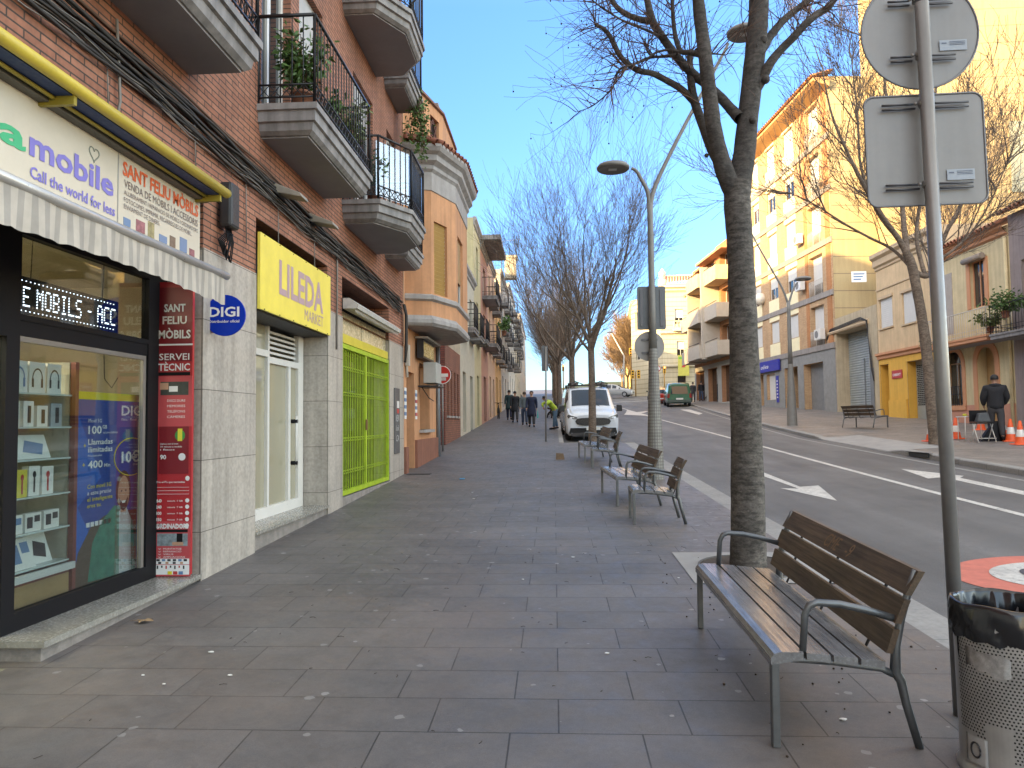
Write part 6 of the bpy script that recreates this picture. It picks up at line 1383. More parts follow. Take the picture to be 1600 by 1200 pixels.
def make_bench(name, L, label, group, carve=False):
    """origin on the ground at the near front leg; runs along +y, faces -x"""
    t = thing(name, label, 'bench', (0, 0, 0), group=group)
    H = .43
    def sx(x): return H + .012 * math.sin(min(1, x / .14) * PI / 2) - .045 * max(0, x - .06) / .44
    xs = [(-.02, .125), (.140, .245), (.260, .365), (.380, .485)]
    sl = MB()
    for i, (a, b) in enumerate(xs):
        mb = MB(); z0, z1 = sx(a), sx(b); zz = z0 - (.018 if i == 0 else 0)
        prof = [(a, zz - .03), (b, z1 - .035), (b, z1)] + ([(a + .05, z0 + .010), (a + .015, z0 + .002)] if i == 0 else []) + [(a, zz)]
        mb.prism([(x, -.03, z) for x, z in prof], (0, L + .06, 0)); mb.build('seat_slat', m_seat, t, bevel=.004)
    bx = [(.535, .50), (.565, .635), (.60, .775)]
    bh = .102; tilt = .20
    for i, (x, z) in enumerate(((.49, .435), (.530, .568), (.578, .695))):
        mb = MB(); dx = [.034, .045, .062][i]
        mb.prism([(x, -.03, z), (x + .028, -.03, z - .004), (x + .028 + dx, -.03, z + bh), (x + dx, -.03, z + bh + .004)], (0, L + .06, 0)); mb.build('back_slat', m_back, t, bevel=.003)
    for y in (.0, L):
        mb = MB()
        mb.fbox(Frame((0, y, 0), (1, 0, 0)), -.015, .02, 0, H - .02, -.02, .02); mb.build('leg', m_steel, t, bevel=.004)
        mb = MB(); mb.tube([(.0, y, H - .04), (.03, y, H - .03), (.25, y, H - .045), (.48, y, H - .075), (.53, y, H - .10)], .017, 6); mb.build('side_rail', m_steel, t)
        mb = MB(); mb.tube([(.635, y, .80), (.605, y, .70), (.57, y, .58), (.545, y, .46), (.54, y, H - .09), (.565, y, .30), (.585, y, .20), (.64, y, 0)], [.012, .018, .02, .022, .026, .022, .02, .019], 6); mb.build('leg', m_steel, t)
    for y in (.0, L):
        mb = MB(); mb.tube([(.13, y, H - .02), (.145, y, .60), (.165, y, .64), (.20, y, .652), (.30, y, .645), (.42, y, .618), (.56, y, .575)], [.014] * 7, 6, sx=1.2); mb.build('armrest', m_steel, t)
    mb = MB()
    for y in ([.12, L - .12] if L < 1 else [.25, L / 2, L - .25]):
        mb.tube([(.02, y, H - .04), (.5, y, H - .085), (.545, y, .44), (.60, y, .62), (.66, y, .79)], .010, 4)
    mb.build('brace', m_iron, t)
    if carve:
        Fb = Frame((.578 - .006 + .028, L, 0), (0, -1, 0))
        for i, (s_, u_) in enumerate((('CME', .70), ('-9', 1.0))):
            cu = bpy.data.curves.new('t', 'FONT'); cu.body = s_; cu.size = .10; cu.shear = .3; oo = bpy.data.objects.new('t', cu); COL.objects.link(oo)
            me = bpy.data.meshes.new_from_object(oo.evaluated_get(bpy.context.evaluated_depsgraph_get())); bpy.data.objects.remove(oo)
            for p in me.vertices: z = .715 + p.co.y; p.co = (.578 - .0035 + (.062 / bh) * (z - .695), L - u_ - p.co.x, z)
            me.materials.clear(); me.materials.append(M('carving', (.22, .14, .08), .8, var=0)); oo = bpy.data.objects.new('carved_scrawl', me); COL.objects.link(oo); oo.parent = t
    return t
bench = make_bench('park_bench', 1.72, 'long slatted bench in front of the big tree, nearest the camera', 'slatted benches along the left kerb', True)
chair = make_bench('single_bench', .50, 'one person slatted bench with pale front seat, beside the lamp post base', 'one person benches along the left kerb')
def place(o, x, y, rz=0, zf=side_z): o.location = (x, y, zf(x, y)); o.rotation_euler = (math.atan(.034), 0, rz)
mid = dup(bench, (0, 0, 0), 0, 'long slatted bench angled beside the lamp post, third seat from the camera')
for k_ in kids(mid):
    if k_.name.startswith('carved'): bpy.data.objects.remove(k_)
place(bench, .985, 3.50)
place(chair, .98, 9.35, .0)
place(mid, .90, 10.85, .08); mid.scale = (1, .88, 1)
c2 = dup(chair, (0, 0, 0), 0, 'one person slatted bench in front of the second tree, nearer of the far seats'); place(c2, .83, 16.3)
b3 = dup(mid, (0, 0, 0), 0, 'long slatted bench farthest along the left kerb, before the white van'); place(b3, .72, 17.7, .06)
b4 = dup(mid, (0, 0, 0), 0, 'long slatted bench alone on the far pavement beside the right lamp post')
b4.location = (11.3, 28.3, far_z(11.3, 28.3)); b4.rotation_euler = (0, 0, PI + .35); b4['group'] = 'benches on the far pavement'
# ================================================================ BIN, SIGNS, LAMPS
def perf_mat():
    m, nt, N, L, bs = new_mat('perforated_steel')
    bs.inputs['Metallic'].default_value = .6
    n2 = noise(nt, 3, 5, .7); n3 = noise(nt, 1, 3, .6, mapping(nt, (30, 30, 1.5)))
    c = mix(nt, (.50, .49, .475), ramp(nt, n2, [(.3, .75), (.7, 1.1)]), 1, 'MULTIPLY'); c = mix(nt, c, ramp(nt, n3, [(.3, .88), (.7, 1.05)]), 1, 'MULTIPLY')
    L.new(c, bs.inputs['Base Color']); L.new(ramp(nt, n2, [(.3, .28), (.7, .5)]), bs.inputs['Roughness']); return m
bxn, byn = 1.93, 3.30; bz = P(byn)
bz -= .04
bin_ = thing('litter_bin', 'perforated steel litter bin lined with a black bag at the bottom right', 'litter bin', (bxn, byn, bz))
R_ = .215; mst = perf_mat(); lean_ = .0
mb = MB(); mb.lathe((bxn, byn, bz), [(R_ * .96, .02), (R_ + .004, .03), (R_ + .006, .06), (R_ * .975, .075), (R_ * .97, .09), (R_ * .985, .4), (R_, .66), (R_, .74)], 48); mb.build('body', mst, bin_)
mb = MB()
for r in range(38):
    z = .15 + r * .0135
    for k in range(30):
        a = math.radians(176 + k * 3.9 + (1.95 if r % 2 else 0))
        if r < 10 and 8 < k < 16 or r < 6 and k < 6: continue
        rr = R_ * (.97 + .03 * z / .7) + .0008; c = Vector((bxn + rr * math.cos(a), byn + rr * math.sin(a), bz + z)); t_ = Vector((-math.sin(a), math.cos(a), 0)); h_ = .0042
        mb.face([c + t_ * h_ * math.cos(j * PI / 3) + UP * h_ * math.sin(j * PI / 3) for j in range(6)])
mb.build('perforations', M('hole_dark', (.012, .012, .012), .9, var=0), bin_)
bag = M('bag_black', (.010, .011, .014), .22, var=0, spec=.7)
mb = MB(); rows = []; rg = random.Random(2); n = 96
ph = [rg.uniform(0, 6) for _ in range(6)]
def wr(a, s): return .006 * math.sin(a * 9 + ph[0] + s) + .004 * math.sin(a * 23 + ph[1] + 2 * s) + .003 * math.sin(a * 41 + ph[2])
for (r, z, am) in ((R_ + .006, .605, 1.0), (R_ + .012, .63, 1), (R_ + .010, .66, 1.3), (R_ + .014, .70, .8), (R_ + .010, .735, .5), (R_ + .006, .752, .2), (R_ - .004, .755, .2), (R_ - .012, .74, .5), (R_ - .018, .66, 2.2), (R_ - .03, .55, 3.0), (R_ - .05, .40, 3.4), (.10, .25, 2), (.0, .22, 0)):
    rows.append([(bxn + (r + am * wr(2 * PI * k / n, z * 30 if am < 2 else 0)) * math.cos(2 * PI * k / n), byn + (r + am * wr(2 * PI * k / n, z * 30 if am < 2 else 0)) * math.sin(2 * PI * k / n), bz + z + (.006 * math.sin(k * .9) if z < .61 else .004 * math.sin(k * .35) if z > .74 else 0)) for k in range(n)])
mb.grid(rows, True); mb.build('bag', bag, bin_)
mb = MB(); rows = [[(bxn + (R_ * .972 + .003) * math.cos(a), byn + (R_ * .972 + .003) * math.sin(a), bz + z) for a in [math.radians(184 + 4 * k) for k in range(8)]] for z in (.10, .21)]; mb.grid(rows, True); stk = mb.build('sticker', M('sticker_grey', (.42, .42, .42), .6, var=.2), bin_)
mb = MB(); Fq2 = [Vector((bxn + (R_ * .975 + .005) * math.cos(math.radians(198 + 6 * math.cos(t))), byn + (R_ * .975 + .005) * math.sin(math.radians(198 + 6 * math.cos(t))), bz + .155 + .03 * math.sin(t))) for t in [2 * PI * i / 16 for i in range(17)]]; mb.tube(Fq2, .004, 4); mb.build('printed_ring', m_ink, stk)
mb = MB(); rg = random.Random(8); rows = [[(bxn + (R_ * .99 + .003) * math.cos(a), byn + (R_ * .99 + .003) * math.sin(a), bz + z - .03 * k / 6 + rg.uniform(-.012, .012)) for k, a in enumerate([math.radians(190 + 8 * k) for k in range(7)])] for z in (.50, .55, .585)]; mb.grid(rows, True); mb.build('torn_sticker_residue', M('residue', (.34, .33, .32), .6, var=.4, scale=30), bin_)
mb = MB(); mb.tube([(bxn + R_ + .05, byn + .02, bz), (bxn + R_ + .05, byn + .02, bz + .62)], .025, 8); mb.tube([(bxn + R_ - .01, byn, bz + .55), (bxn + R_ + .06, byn + .02, bz + .55)], .012, 6); mb.tube([(bxn + R_ - .01, byn, bz + .2), (bxn + R_ + .06, byn + .02, bz + .2)], .012, 6); mb.build('mounting_post', m_iron, bin_)
# near sign pole, seen from behind
galv = M('galvanised', (.27, .265, .26), .42, .5, var=.12, scale=5)
alum = M('sign_back_grey', (.30, .29, .285), .50, .15, var=.12, scale=2.2, streak=.10)
SY = 3.85
pb = Vector((gnd(1499, 1091, side_z)[0], SY, P(SY))); pb = aty(1500, 1085, SY); pb.z = P(SY); ptp = aty(1440, 5, SY - .02)
sp_ = thing('sign_post', 'tall steel post carrying a round and a square sign seen from behind', 'sign', pb)
mb = MB(); mb.tube([pb, ptp], .034, 20); mb.build('post', galv, sp_)
ax = (ptp - pb).normalized(); Fs = Frame((0, SY - .01 + .055, 0), (1, 0, 0))
def plate(cpx, cpy, w, h, rnd, nm):
    c = aty(cpx, cpy, SY + .055); ru = Vector((1, 0, 0)) - ax * ax.x; ru.normalize(); N_ = ru.cross(ax)
    pts = []
    if rnd == 'o': pts = [c + (ru * math.cos(t) + ax * math.sin(t)) * w / 2 for t in [2 * PI * i / 48 for i in range(48)]]
    else:
        r = rnd
        for (sx_, sz_, a0) in ((1, 1, 0), (-1, 1, PI / 2), (-1, -1, PI), (1, -1, 1.5 * PI)):
            for j in range(7): a_ = a0 + PI / 2 * j / 6; pts.append(c + ru * (sx_ * (w / 2 - r) + r * math.cos(a_)) + ax * (sz_ * (h / 2 - r) + r * math.sin(a_)))
    mb = MB(); mb.prism(pts, -N_ * .003 if N_.y < 0 else N_ * .003); pl = mb.build(nm, alum, sp_)
    back = Vector((0, -1, 0)); mb = MB(); mb.tube(pts + [pts[0]], .006, 6, False); mb.build('rim', M('rim_grey', (.20, .20, .21), .5, .5, var=0), pl)
    return c, ru
c1, ru = plate(1437, 52, .60, .60, 'o', 'round_sign_back'); c2_, ru = plate(1446, 234, .605, .585, .05, 'square_sign_back')
for (cc, offs, hw, yy) in ((c1, .155, .165, 0), (c1, -.145, .165, 0), (c2_, .225, .22, 0), (c2_, -.20, .22, 0)):
    q = cc + ax * offs; mb = MB(); px_ = Vector((pb.x + (q.z - pb.z) * ax.x / ax.z, 0, 0)).x
    for s_ in (-1, 1):
        a_ = Vector((px_, q.y - .02, q.z)) + ru * s_ * .036; b_ = Vector((q.x, q.y - .02, q.z)) + ru * s_ * hw
        mb.tube([a_ + UP * .012, b_ + UP * .012], .006, 5); mb.tube([a_ - UP * .012, b_ - UP * .012], .006, 5)
    mb.build('mounting_rail', M('rail_dark', (.10, .10, .11), .4, .6, var=0), sp_)
    mb = MB(); pc = Vector((px_, SY - .005, q.z)); mb.tube([pc - UP * .016, pc + UP * .016], .038, 20); mb.ball(pc + Vector((-.05, .005, 0)), .011, 6); mb.build('clamp', galv, sp_)
for (cc, u_, v_) in ((c1, .165, -.075), (c2_, .17, -.14)):
    c = cc + ru * u_ + ax * v_ - Vector((0, .006, 0)); mb = MB(); mb.face([c + ru * a_ * .07 + ax * b_ * .028 for a_, b_ in ((-1, -1), (1, -1), (1, 1), (-1, 1))]); sk_ = mb.build('maker_label', M('label_bluegrey', (.36, .40, .46), .5, var=.1), sp_)
    mb = MB(); mb.face([c + ru * a_ + ax * b_ - Vector((0, .002, 0)) for a_, b_ in ((-.06, .008), (-.035, .008), (-.035, .014), (-.06, .014))]); [mb.face([c + ru * a_ + ax * (b_ - .008 * k) - Vector((0, .002, 0)) for a_, b_ in ((-.02, .016), (.06, .016), (.06, .019), (-.02, .019))]) for k in range(3)]; mb.build('printed_lines', M('label_ink', (.12, .14, .2), .5, var=0), sk_)
# lamp posts
m_lamp = M('lamp_post_grey', (.22, .215, .205), .6, .3, var=.12, scale=6)
def diamond_mat():
    m, nt, N, L, bs = new_mat('diamond_tread')
    tc = N.new('ShaderNodeTexCoord'); s = N.new('ShaderNodeSeparateXYZ'); L.new(tc.outputs['Object'], s.inputs[0])
    def math_(op, a, b=None):
        n = N.new('ShaderNodeMath'); n.operation = op
        for i, v in enumerate((a, b)):
            if v is None: continue
            if isinstance(v, (int, float)): n.inputs[i].default_value = v
            else: L.new(v, n.inputs[i])
        return n.outputs[0]
    an = math_('MULTIPLY', math_('ARCTAN2', s.outputs[1], s.outputs[0]), 9.0); z = math_('MULTIPLY', s.outputs[2], 52.0)
    d = math_('MULTIPLY', math_('SINE', math_('ADD', an, z)), math_('SINE', math_('SUBTRACT', an, z)))
    f = ramp(nt, d, [(.0, 0.0), (.10, 1.0)]); n2 = noise(nt, 5, 4)
    c = mix(nt, (.17, .165, .155), (.26, .255, .24), f); c = mix(nt, c, ramp(nt, n2, [(.3, .75), (.7, 1.15)]), 1, 'MULTIPLY'); L.new(c, bs.inputs['Base Color']); bs.inputs['Roughness'].default_value = .6; bs.inputs['Metallic'].default_value = .3; bump(nt, bs, f, .5, .006); return m
m_dia = diamond_mat()
def lamp_head(par, c, tip, big=1.0):
    """round flat luminaire: disc head at c, its arm joins at tip"""
    mb = MB(); r = .32 * big
    mb.lathe(c, [(0, .10), (r * .55, .095), (r * .9, .06), (r, .02), (r, -.01), (r * .93, -.035), (r * .86, -.035), (r * .80, -.015), (0, -.015)], 32); h = mb.build('lamp_head', m_lamp, par)
    mb = MB(); mb.box(c[0] - .09, c[0] + .07, c[1] - .06, c[1] + .06, c[2] - .03, c[2] - .016); mb.build('led_module', M('led_off', (.45, .45, .44), .3, var=0), h)
def lamp_post(name, label, base, fork_z, l_tip, r_mid, r_tip, r0=.16, dia=True, group=None):
    t = thing(name, label, 'street lamp', base, group=group); b = Vector(base)
    mb = MB(); mb.lathe(b, [(r0 * 1.02, -.05), (r0, .02), (r0 * .96, .4), (r0 * .78, 1.3), (r0 * .62, 2.0), (r0 * .52, 2.5)], 28); mb.build('base_cone', m_dia if dia else m_lamp, t)
    fz = Vector((b.x, b.y, fork_z)); mb = MB(); mb.tube([b + UP * 2.5, b + UP * 3.3, fz - UP * .3, fz], [r0 * .5, r0 * .40, r0 * .35, r0 * .38], 14)
    mb.build('pole', m_lamp, t)
    mb = MB(); p_, r_ = smooth_path([fz - UP * .12] + [Vector(q) for q in l_tip], [.05] + [.042 - .004 * i for i in range(len(l_tip))], 4); mb.tube(p_, r_, 10); mb.build('short_arm', m_lamp, t)
    mb = MB(); p_, r_ = smooth_path([fz - UP * .12] + [Vector(q) for q in r_mid], [.05] + [.042 - .004 * i for i in range(len(r_mid))], 4); mb.tube(p_, r_, 10); mb.build('long_arm', m_lamp, t)
    return t
LYy = 14.3; lb_ = Vector((1.93, LYy, P(LYy)))
L_ = lambda px, py, dy=0: aty(px, py, LYy + dy)
ln = lamp_post('street_lamp', 'tall two armed street lamp with a diamond patterned base beside the benches', lb_, L_(1016, 318).z, [L_(1012, 300), L_(1003, 282), L_(995, 268), L_(987, 263)], [L_(1024, 290), L_(1060, 215), L_(1100, 140), L_(1128, 88), L_(1138, 68)], None)
lamp_head(ln, L_(958, 263)[:], None); lamp_head(ln, L_(1163, 52)[:], None, 1.05)
# signs on the near lamp post, seen from behind
def back_sign(par, cx, cz, y, w, h, rnd=False, nm='rectangular_sign_back'):
    mb = MB()
    if rnd: mb.disc((cx, y, cz), w / 2, (0, 1, 0), .012, 40)
    else:
        r = .04; pts = []
        for (sx_, sz_, a0) in ((1, 1, 0), (-1, 1, PI / 2), (-1, -1, PI), (1, -1, 1.5 * PI)):
            for j in range(5): a_ = a0 + PI / 2 * j / 4; pts.append((cx + sx_ * (w / 2 - r) + r * math.cos(a_), y, cz + sz_ * (h / 2 - r) + r * math.sin(a_)))
        mb.prism(pts, (0, .012, 0))
    o = mb.build(nm, alum if rnd else M('sign_back_dark', (.13, .14, .15), .5, .3, var=.1), par)
    mb = MB()
    for s_ in (.22, -.22):
        if rnd: mb.box(cx - w * .27, cx + w * .27, y - .02, y, cz + s_ * h - .02, cz + s_ * h + .02)
        else: mb.box(cx + s_ * 1.6 * w - .03, cx + s_ * 1.6 * w + .03, y - .02, y, cz - h * .42, cz + h * .42)
    mb.build('stiffener', M('rail_dark', (0, 0, 0)), o); return o
q = L_(1019, 480); back_sign(ln, q.x, q.z, LYy + .1, .55, .85); q = L_(1016, 540); back_sign(ln, q.x, q.z, LYy + .13, .58, .58, True, 'round_sign_back')
# right lamp post
RYy = 30.5; rb_ = Vector((9.75, RYy, far_z(9.75, RYy))); L_ = lambda px, py, dy=0: aty(px, py, RYy + dy)
rb_.x = L_(1238, 665).x
lr = lamp_post('street_lamp', 'two armed street lamp on the far pavement before the apartment building', rb_, L_(1232, 472).z, [L_(1236, 462), L_(1240, 450), L_(1246, 441)], [L_(1222, 450), L_(1205, 420), L_(1185, 385), L_(1172, 360), L_(1166, 352)], None, r0=.20, dia=False)
lamp_head(lr, L_(1255, 436)[:], None); lamp_head(lr, L_(1158, 349)[:], None)
# further lamps
for i, (px, py, y, l) in enumerate(((975, 612, 96, 'slim street lamp standing at the junction'),)):
    b = aty(px, 610, y); t = thing('street_lamp', l, 'street lamp', (b.x, y, P(y))); mb = MB(); tp_ = aty(975, 556, y); mb.tube([(b.x, y, P(y)), tp_, aty(955, 520, y)], [.14, .09, .06], 8); mb.build('pole', m_frame, t); lamp_head(t, aty(953, 519, y)[:], None, 1.3)
# rectangular sign at the start of the parking bay
y = 25.4; b = aty(853, 690, y); b.z = P(y); tz = aty(853, 542, y)
psn = thing('parking_sign', 'slim pole with a tall dark rectangular sign at the start of the parking bay', 'sign', b)
MB().tube([b, tz], .03, 8).build('post', galv, psn); back_sign(psn, b.x, aty(853, 560, y).z, y + .04, .22, .88)
# no entry sign at the lane
y = 21.6; b = aty(692, 702, y); b.z = P(y); c = aty(691, 586, y)
ne = thing('no_entry_sign', 'round red no entry sign with torn white stickers on a thin grey post', 'sign', b)
MB().tube([b, (b.x, y, c.z + .25)], .028, 8).build('post', galv, ne)
MB().disc((c.x, y - .04, c.z), .27, (0, -1, 0), .012, 36).build('white_rim', m_wt, ne); MB().disc((c.x, y - .053, c.z), .25, (0, -1, 0), .004, 36).build('red_disc', M('sign_red', (.52, .03, .025), .4, var=.08), ne)
mb = MB(); mb.box(c.x - .18, c.x + .18, y - .064, y - .058, c.z - .06, c.z + .04); mb.build('white_bar', m_wt, ne)
mb = MB(); mb.box(c.x - .16, c.x + .12, y - .066, y - .060, c.z - .17, c.z - .07); mb.build('torn_sticker', M('sticker_torn', (.6, .58, .56), .7, var=.3, scale=30), ne)
# ================================================================ CONES, FOLDING FURNITURE, LITTER
m_cone = M('cone_orange', (.72, .10, .02), .5, var=.08); m_conew = M('cone_white', (.75, .74, .72), .4, var=.05)
cn = thing('traffic_cone', 'x', 'traffic cone', (0, 0, 0), group='orange traffic cones on the far pavement')
mb = MB(); mb.hexa([(-.19, -.19, 0), (.19, -.19, 0), (.19, .19, 0), (-.19, .19, 0), (-.17, -.17, .035), (.17, -.17, .035), (.17, .17, .035), (-.17, .17, .035)]); mb.build('base', m_cone, cn, bevel=.01)
mb = MB(); mb.lathe((0, 0, 0), [(.135, .035), (.10, .20)], 20); mb.lathe((0, 0, 0), [(.072, .38), (.03, .60), (.0, .605)], 20); mb.build('cone_body', m_cone, cn)
mb = MB(); mb.lathe((0, 0, 0), [(.10, .20), (.102, .205), (.073, .375), (.072, .38)], 20); mb.build('white_band', m_conew, cn)
cps = [(1455, 690, 'left of the leaning tree'), (1494, 686, 'just right of the near sign post'), (1533, 672, 'behind the folding table legs'), (1567, 683, 'behind the man at the kerb'), (1580, 690, 'in front of the drainpipe, second from the right'), (1595, 695, 'rightmost, at the frame edge')]
for i, (px, py, l) in enumerate(cps):
    x, y = gnd(px, py, far_z); lab = 'orange and white traffic cone ' + l
    if i == 0: cn.location = (x, y, far_z(x, y)); cn['label'] = lab
    else: dup(cn, (x, y, far_z(x, y)), .3 * i, lab)
x, y = gnd(1522, 690, far_z); z = far_z(x, y)
ft = thing('folding_table', 'small folding table with yellow objects on top, left of the man in black', 'table', (x, y, z))
MB().box(x - .25, x + .22, y - .02, y + .38, z + .66, z + .685).build('tabletop', m_conew, ft)
for (a, b) in ((-.22, 0), (.2, 0), (-.22, .35), (.2, .35)): MB().tube([(x + a, y + b, z), (x + a * .95, y + b, z + .66)], .012, 5).build('leg', m_frame, ft)
mb = MB()
for i in range(7): mb.ball((x - .18 + .055 * i, y + .12 + .05 * (i % 3), z + .72), .035, 6)
tag(mb.build('flowers', M('flower_yellow', (.55, .50, .04), .7, var=.2)), 'heap of yellow goods lying on the folding table', 'goods')
x2, y2 = gnd(1545, 692, far_z); z2 = far_z(x2, y2)
fc = thing('folding_chair', 'black folding chair with a bag on it beside the man in black', 'chair', (x2, y2, z2))
MB().box(x2 - .25, x2 + .2, y2 - .02, y2 + .4, z2 + .50, z2 + .54).build('seat', m_black, fc); MB().box(x2 - .25, x2 + .2, y2 + .38, y2 + .41, z2 + .55, z2 + .86).build('backrest', m_black, fc)
for (a, b, c_) in ((-.25, 0, .35), (-.25, .38, -.35), (.2, 0, .35), (.2, .38, -.35)): MB().tube([(x2 + a, y2 + b, z2), (x2 + a, y2 + b + c_ * .7, z2 + .50)], .012, 5).build('leg', m_frame, fc)
MB().tube([(x2 - .25, y2, z2 + .12), (x2 + .2, y2, z2 + .12)], .01, 5).build('crossbar', m_frame, fc)
mb = MB(); mb.hexa([(x2 - .2, y2 + .1, z2 + .545), (x2 + .15, y2 + .1, z2 + .545), (x2 + .15, y2 + .3, z2 + .545), (x2 - .2, y2 + .3, z2 + .545), (x2 - .13, y2 + .15, z2 + .78), (x2 + .12, y2 + .15, z2 + .80), (x2 + .12, y2 + .27, z2 + .8), (x2 - .13, y2 + .27, z2 + .78)])
bg_ = mb.build('handbag', M('bag_grey', (.06, .065, .07), .5, var=.2), bevel=.03); tag(bg_, 'dark handbag sitting on the black folding chair', 'bag')
mb = MB(); mb.hexa([(x2 + .05, y2 + .45, z2), (x2 + .75, y2 + .45, z2), (x2 + .75, y2 + .7, z2), (x2 + .05, y2 + .7, z2), (x2 + .45, y2 + .5, z2 + .55), (x2 + .72, y2 + .5, z2 + .6), (x2 + .72, y2 + .62, z2 + .6), (x2 + .45, y2 + .62, z2 + .55)]); tag(mb.build('duffel_bag', m_black, bevel=.04), 'black cloth bag slumped on the ground by the man in black', 'bag')
# litter on the near pavement
def leafmesh(px, py, s, col, label, nm='fallen_leaf', cat='leaf', fn=side_z):
    x, y = gnd(px, py, fn); rg = random.Random(px); mb = MB(); pts = []
    for k in range(14):
        a = 2 * PI * k / 14; r = s * (1 if k % 2 == 0 else .55) * rg.uniform(.75, 1.1); pts.append((x + r * math.cos(a), y + r * .8 * math.sin(a), fn(x, y) + .008 + rg.uniform(0, .022)))
    c = Vector((x, y, fn(x, y) + .022))
    for k in range(14): mb.face([c, pts[k], pts[(k + 1) % 14]])
    mb.tube([c, (x - s * 1.4, y, c.z - .01)], .002, 3)
    tag(mb.build(nm, col), label, cat)
leafmesh(225, 974, .075, M('leaf_dry', (.30, .20, .11), .8, var=.2), 'dry brown fallen leaf on the paving below the shop step')
x, y = gnd(722, 749, side_z); mb = MB(); mb.box(x - .05, x + .05, y - .05, y + .05, P(y) + .003, P(y) + .02); tag(mb.build('wrapper', M('wrapper_blue', (.10, .30, .55), .5), bevel=.008), 'crumpled light blue wrapper on the pavement before the orange house', 'litter')
x, y = gnd(876, 718, side_z); mb = MB(); mb.hexa([(x - .12, y, P(y)), (x + .10, y - .02, P(y)), (x + .1, y + .15, P(y) + .005), (x - .12, y + .15, P(y) + .005), (x - .11, y + .06, P(y) + .16), (x + .07, y + .06, P(y) + .15), (x + .07, y + .07, P(y) + .15), (x - .11, y + .07, P(y) + .16)]); tag(mb.build('cardboard_scrap', M('cardboard', (.16, .11, .07), .9, var=.3)), 'brown cardboard scrap lying on the pavement near the far benches', 'litter')
rg = random.Random(17)
spots = [(223, 1058), (359, 1058), (330, 1021), (256, 1072), (738, 770), (740, 780), (817, 907), (1262, 905), (1318, 1127), (1060, 905), (948, 1022), (895, 872)]
for i, (px, py) in enumerate(spots):
    x, y = gnd(px, py, side_z); mb = MB(); a = rg.uniform(0, 3); s = .009 + .004 * (i % 3)
    pts = [(x + s * (1 + .3 * math.sin(3 * t + a)) * math.cos(t), y + s * .7 * math.sin(t), P(y) + .004 + .004 * (i % 2)) for t in [2 * PI * k / 9 for k in range(9)]]
    mb.prism(pts, (0, 0, .004)); o = mb.build('paper_scrap', m_conew)
    tag(o, 'tiny white paper scrap trodden onto the near paving', 'litter', 'paper scraps on the paving')
mb = MB(); 
for _ in range(70):
    x, y = rg.uniform(.9, 2.3), rg.uniform(3.0, 7.6); mb.ball((x, y, P(y) + .006), rg.uniform(.004, .009), 5, .7)
for _ in range(90):
    x, y = rg.uniform(-2.4, 2.2), rg.uniform(3.0, 8.5); a = rg.uniform(0, PI); l = rg.uniform(.015, .05); mb.tube([(x, y, P(y) + .003), (x + l * math.cos(a) * .5, y + l * math.sin(a) * .5, P(y) + .005), (x + l * math.cos(a + .3), y + l * math.sin(a + .3), P(y) + .003)], .0015, 3)
struct(mb.build('seed_and_twig_debris', M('debris', (.05, .035, .025), .9, var=0)), 'stuff')
x, y = gnd(655, 741, side_z); MB().box(x - .25, x + .25, y - .15, y + .15, P(y) - .0, P(y) + .006); o = MB().box(x - .25, x + .25, y - .12, y + .12, P(y) + .001, P(y) + .008).build('manhole_cover', M('drain_iron', (0, 0, 0))); tag(o, 'small iron cover in the pavement by the orange house', 'cover')
# ================================================================ BALCONY PLANTS
m_leaf = M('leaf_green', (.075, .15, .03), .55, var=.35, scale=9); m_leaf2 = M('leaf_olive', (.13, .17, .05), .6, var=.3, scale=9); m_pot = M('pot_terracotta', (.28, .12, .07), .8)
def plant(x, y, z, w, h, n, label, mat, seed, hang=False, pot=True, ls=.06):
    t = thing('potted_plant', label, 'plant', (x, y, z)); rg = random.Random(seed)
    if pot: mb = MB(); mb.lathe((x, y, z), [(.09, 0), (.13, .2), (.14, .2), (.14, .23), (.12, .23), (.11, .18), (0, .18)], 14); mb.build('pot', m_pot, t)
    mb = MB(); st = MB()
    for k in range(max(5, n // 60)):
        a = rg.uniform(0, 2 * PI); e = Vector((x + w * .7 * math.cos(a), y + w * .7 * math.sin(a), z + (-h if hang else h) * rg.uniform(.5, .95))); b = Vector((x, y, z + .2 * pot)); m_ = (b + e) / 2 + Vector((0, 0, .1)); st.tube([b, m_, e], [.012, .008, .004], 4)
        for _ in range(n // max(5, n // 60)):
            f = rg.uniform(.3, 1.1); c = b.lerp(e, f) + Vector((rg.gauss(0, w * .18), rg.gauss(0, w * .18), rg.gauss(0, h * .08)))
            d = Vector((rg.uniform(-1, 1), rg.uniform(-1, 1), rg.uniform(-.9, .6))).normalized(); s = d.orthogonal().normalized(); s = Matrix.Rotation(rg.uniform(0, 6), 3, d) @ s; l = ls * rg.uniform(.7, 1.3)
            mb.face([c, c + d * l * .5 + s * l * .22, c + d * l, c + d * l * .5 - s * l * .22])
    st.build('stems', m_cable2, t); mb.build('foliage', mat, t)
plant(LX + .40, 8.05, 5.13, .30, .95, 900, 'bushy green shrub on the near end of the long balcony', m_leaf, 1, ls=.09)
plant(LX + .42, 8.75, 5.13, .22, .5, 400, 'low green shrub beside the bushy one on the long balcony', m_leaf, 2, ls=.08)
plant(LX + .40, 9.85, 5.13, .28, 1.0, 700, 'leafy olive green plant at the far end of the long balcony', m_leaf2, 3, ls=.09)
plant(LX + .45, 11.2, 5.05, .25, .8, 500, 'leafy plant behind the railing of the chamfered balcony', m_leaf, 4, ls=.08)
plant(LX + .45, 14.9, 8.6, .30, 1.5, 600, 'trailing plant hanging from the small upper balcony', m_leaf, 5, hang=True, pot=False, ls=.10)
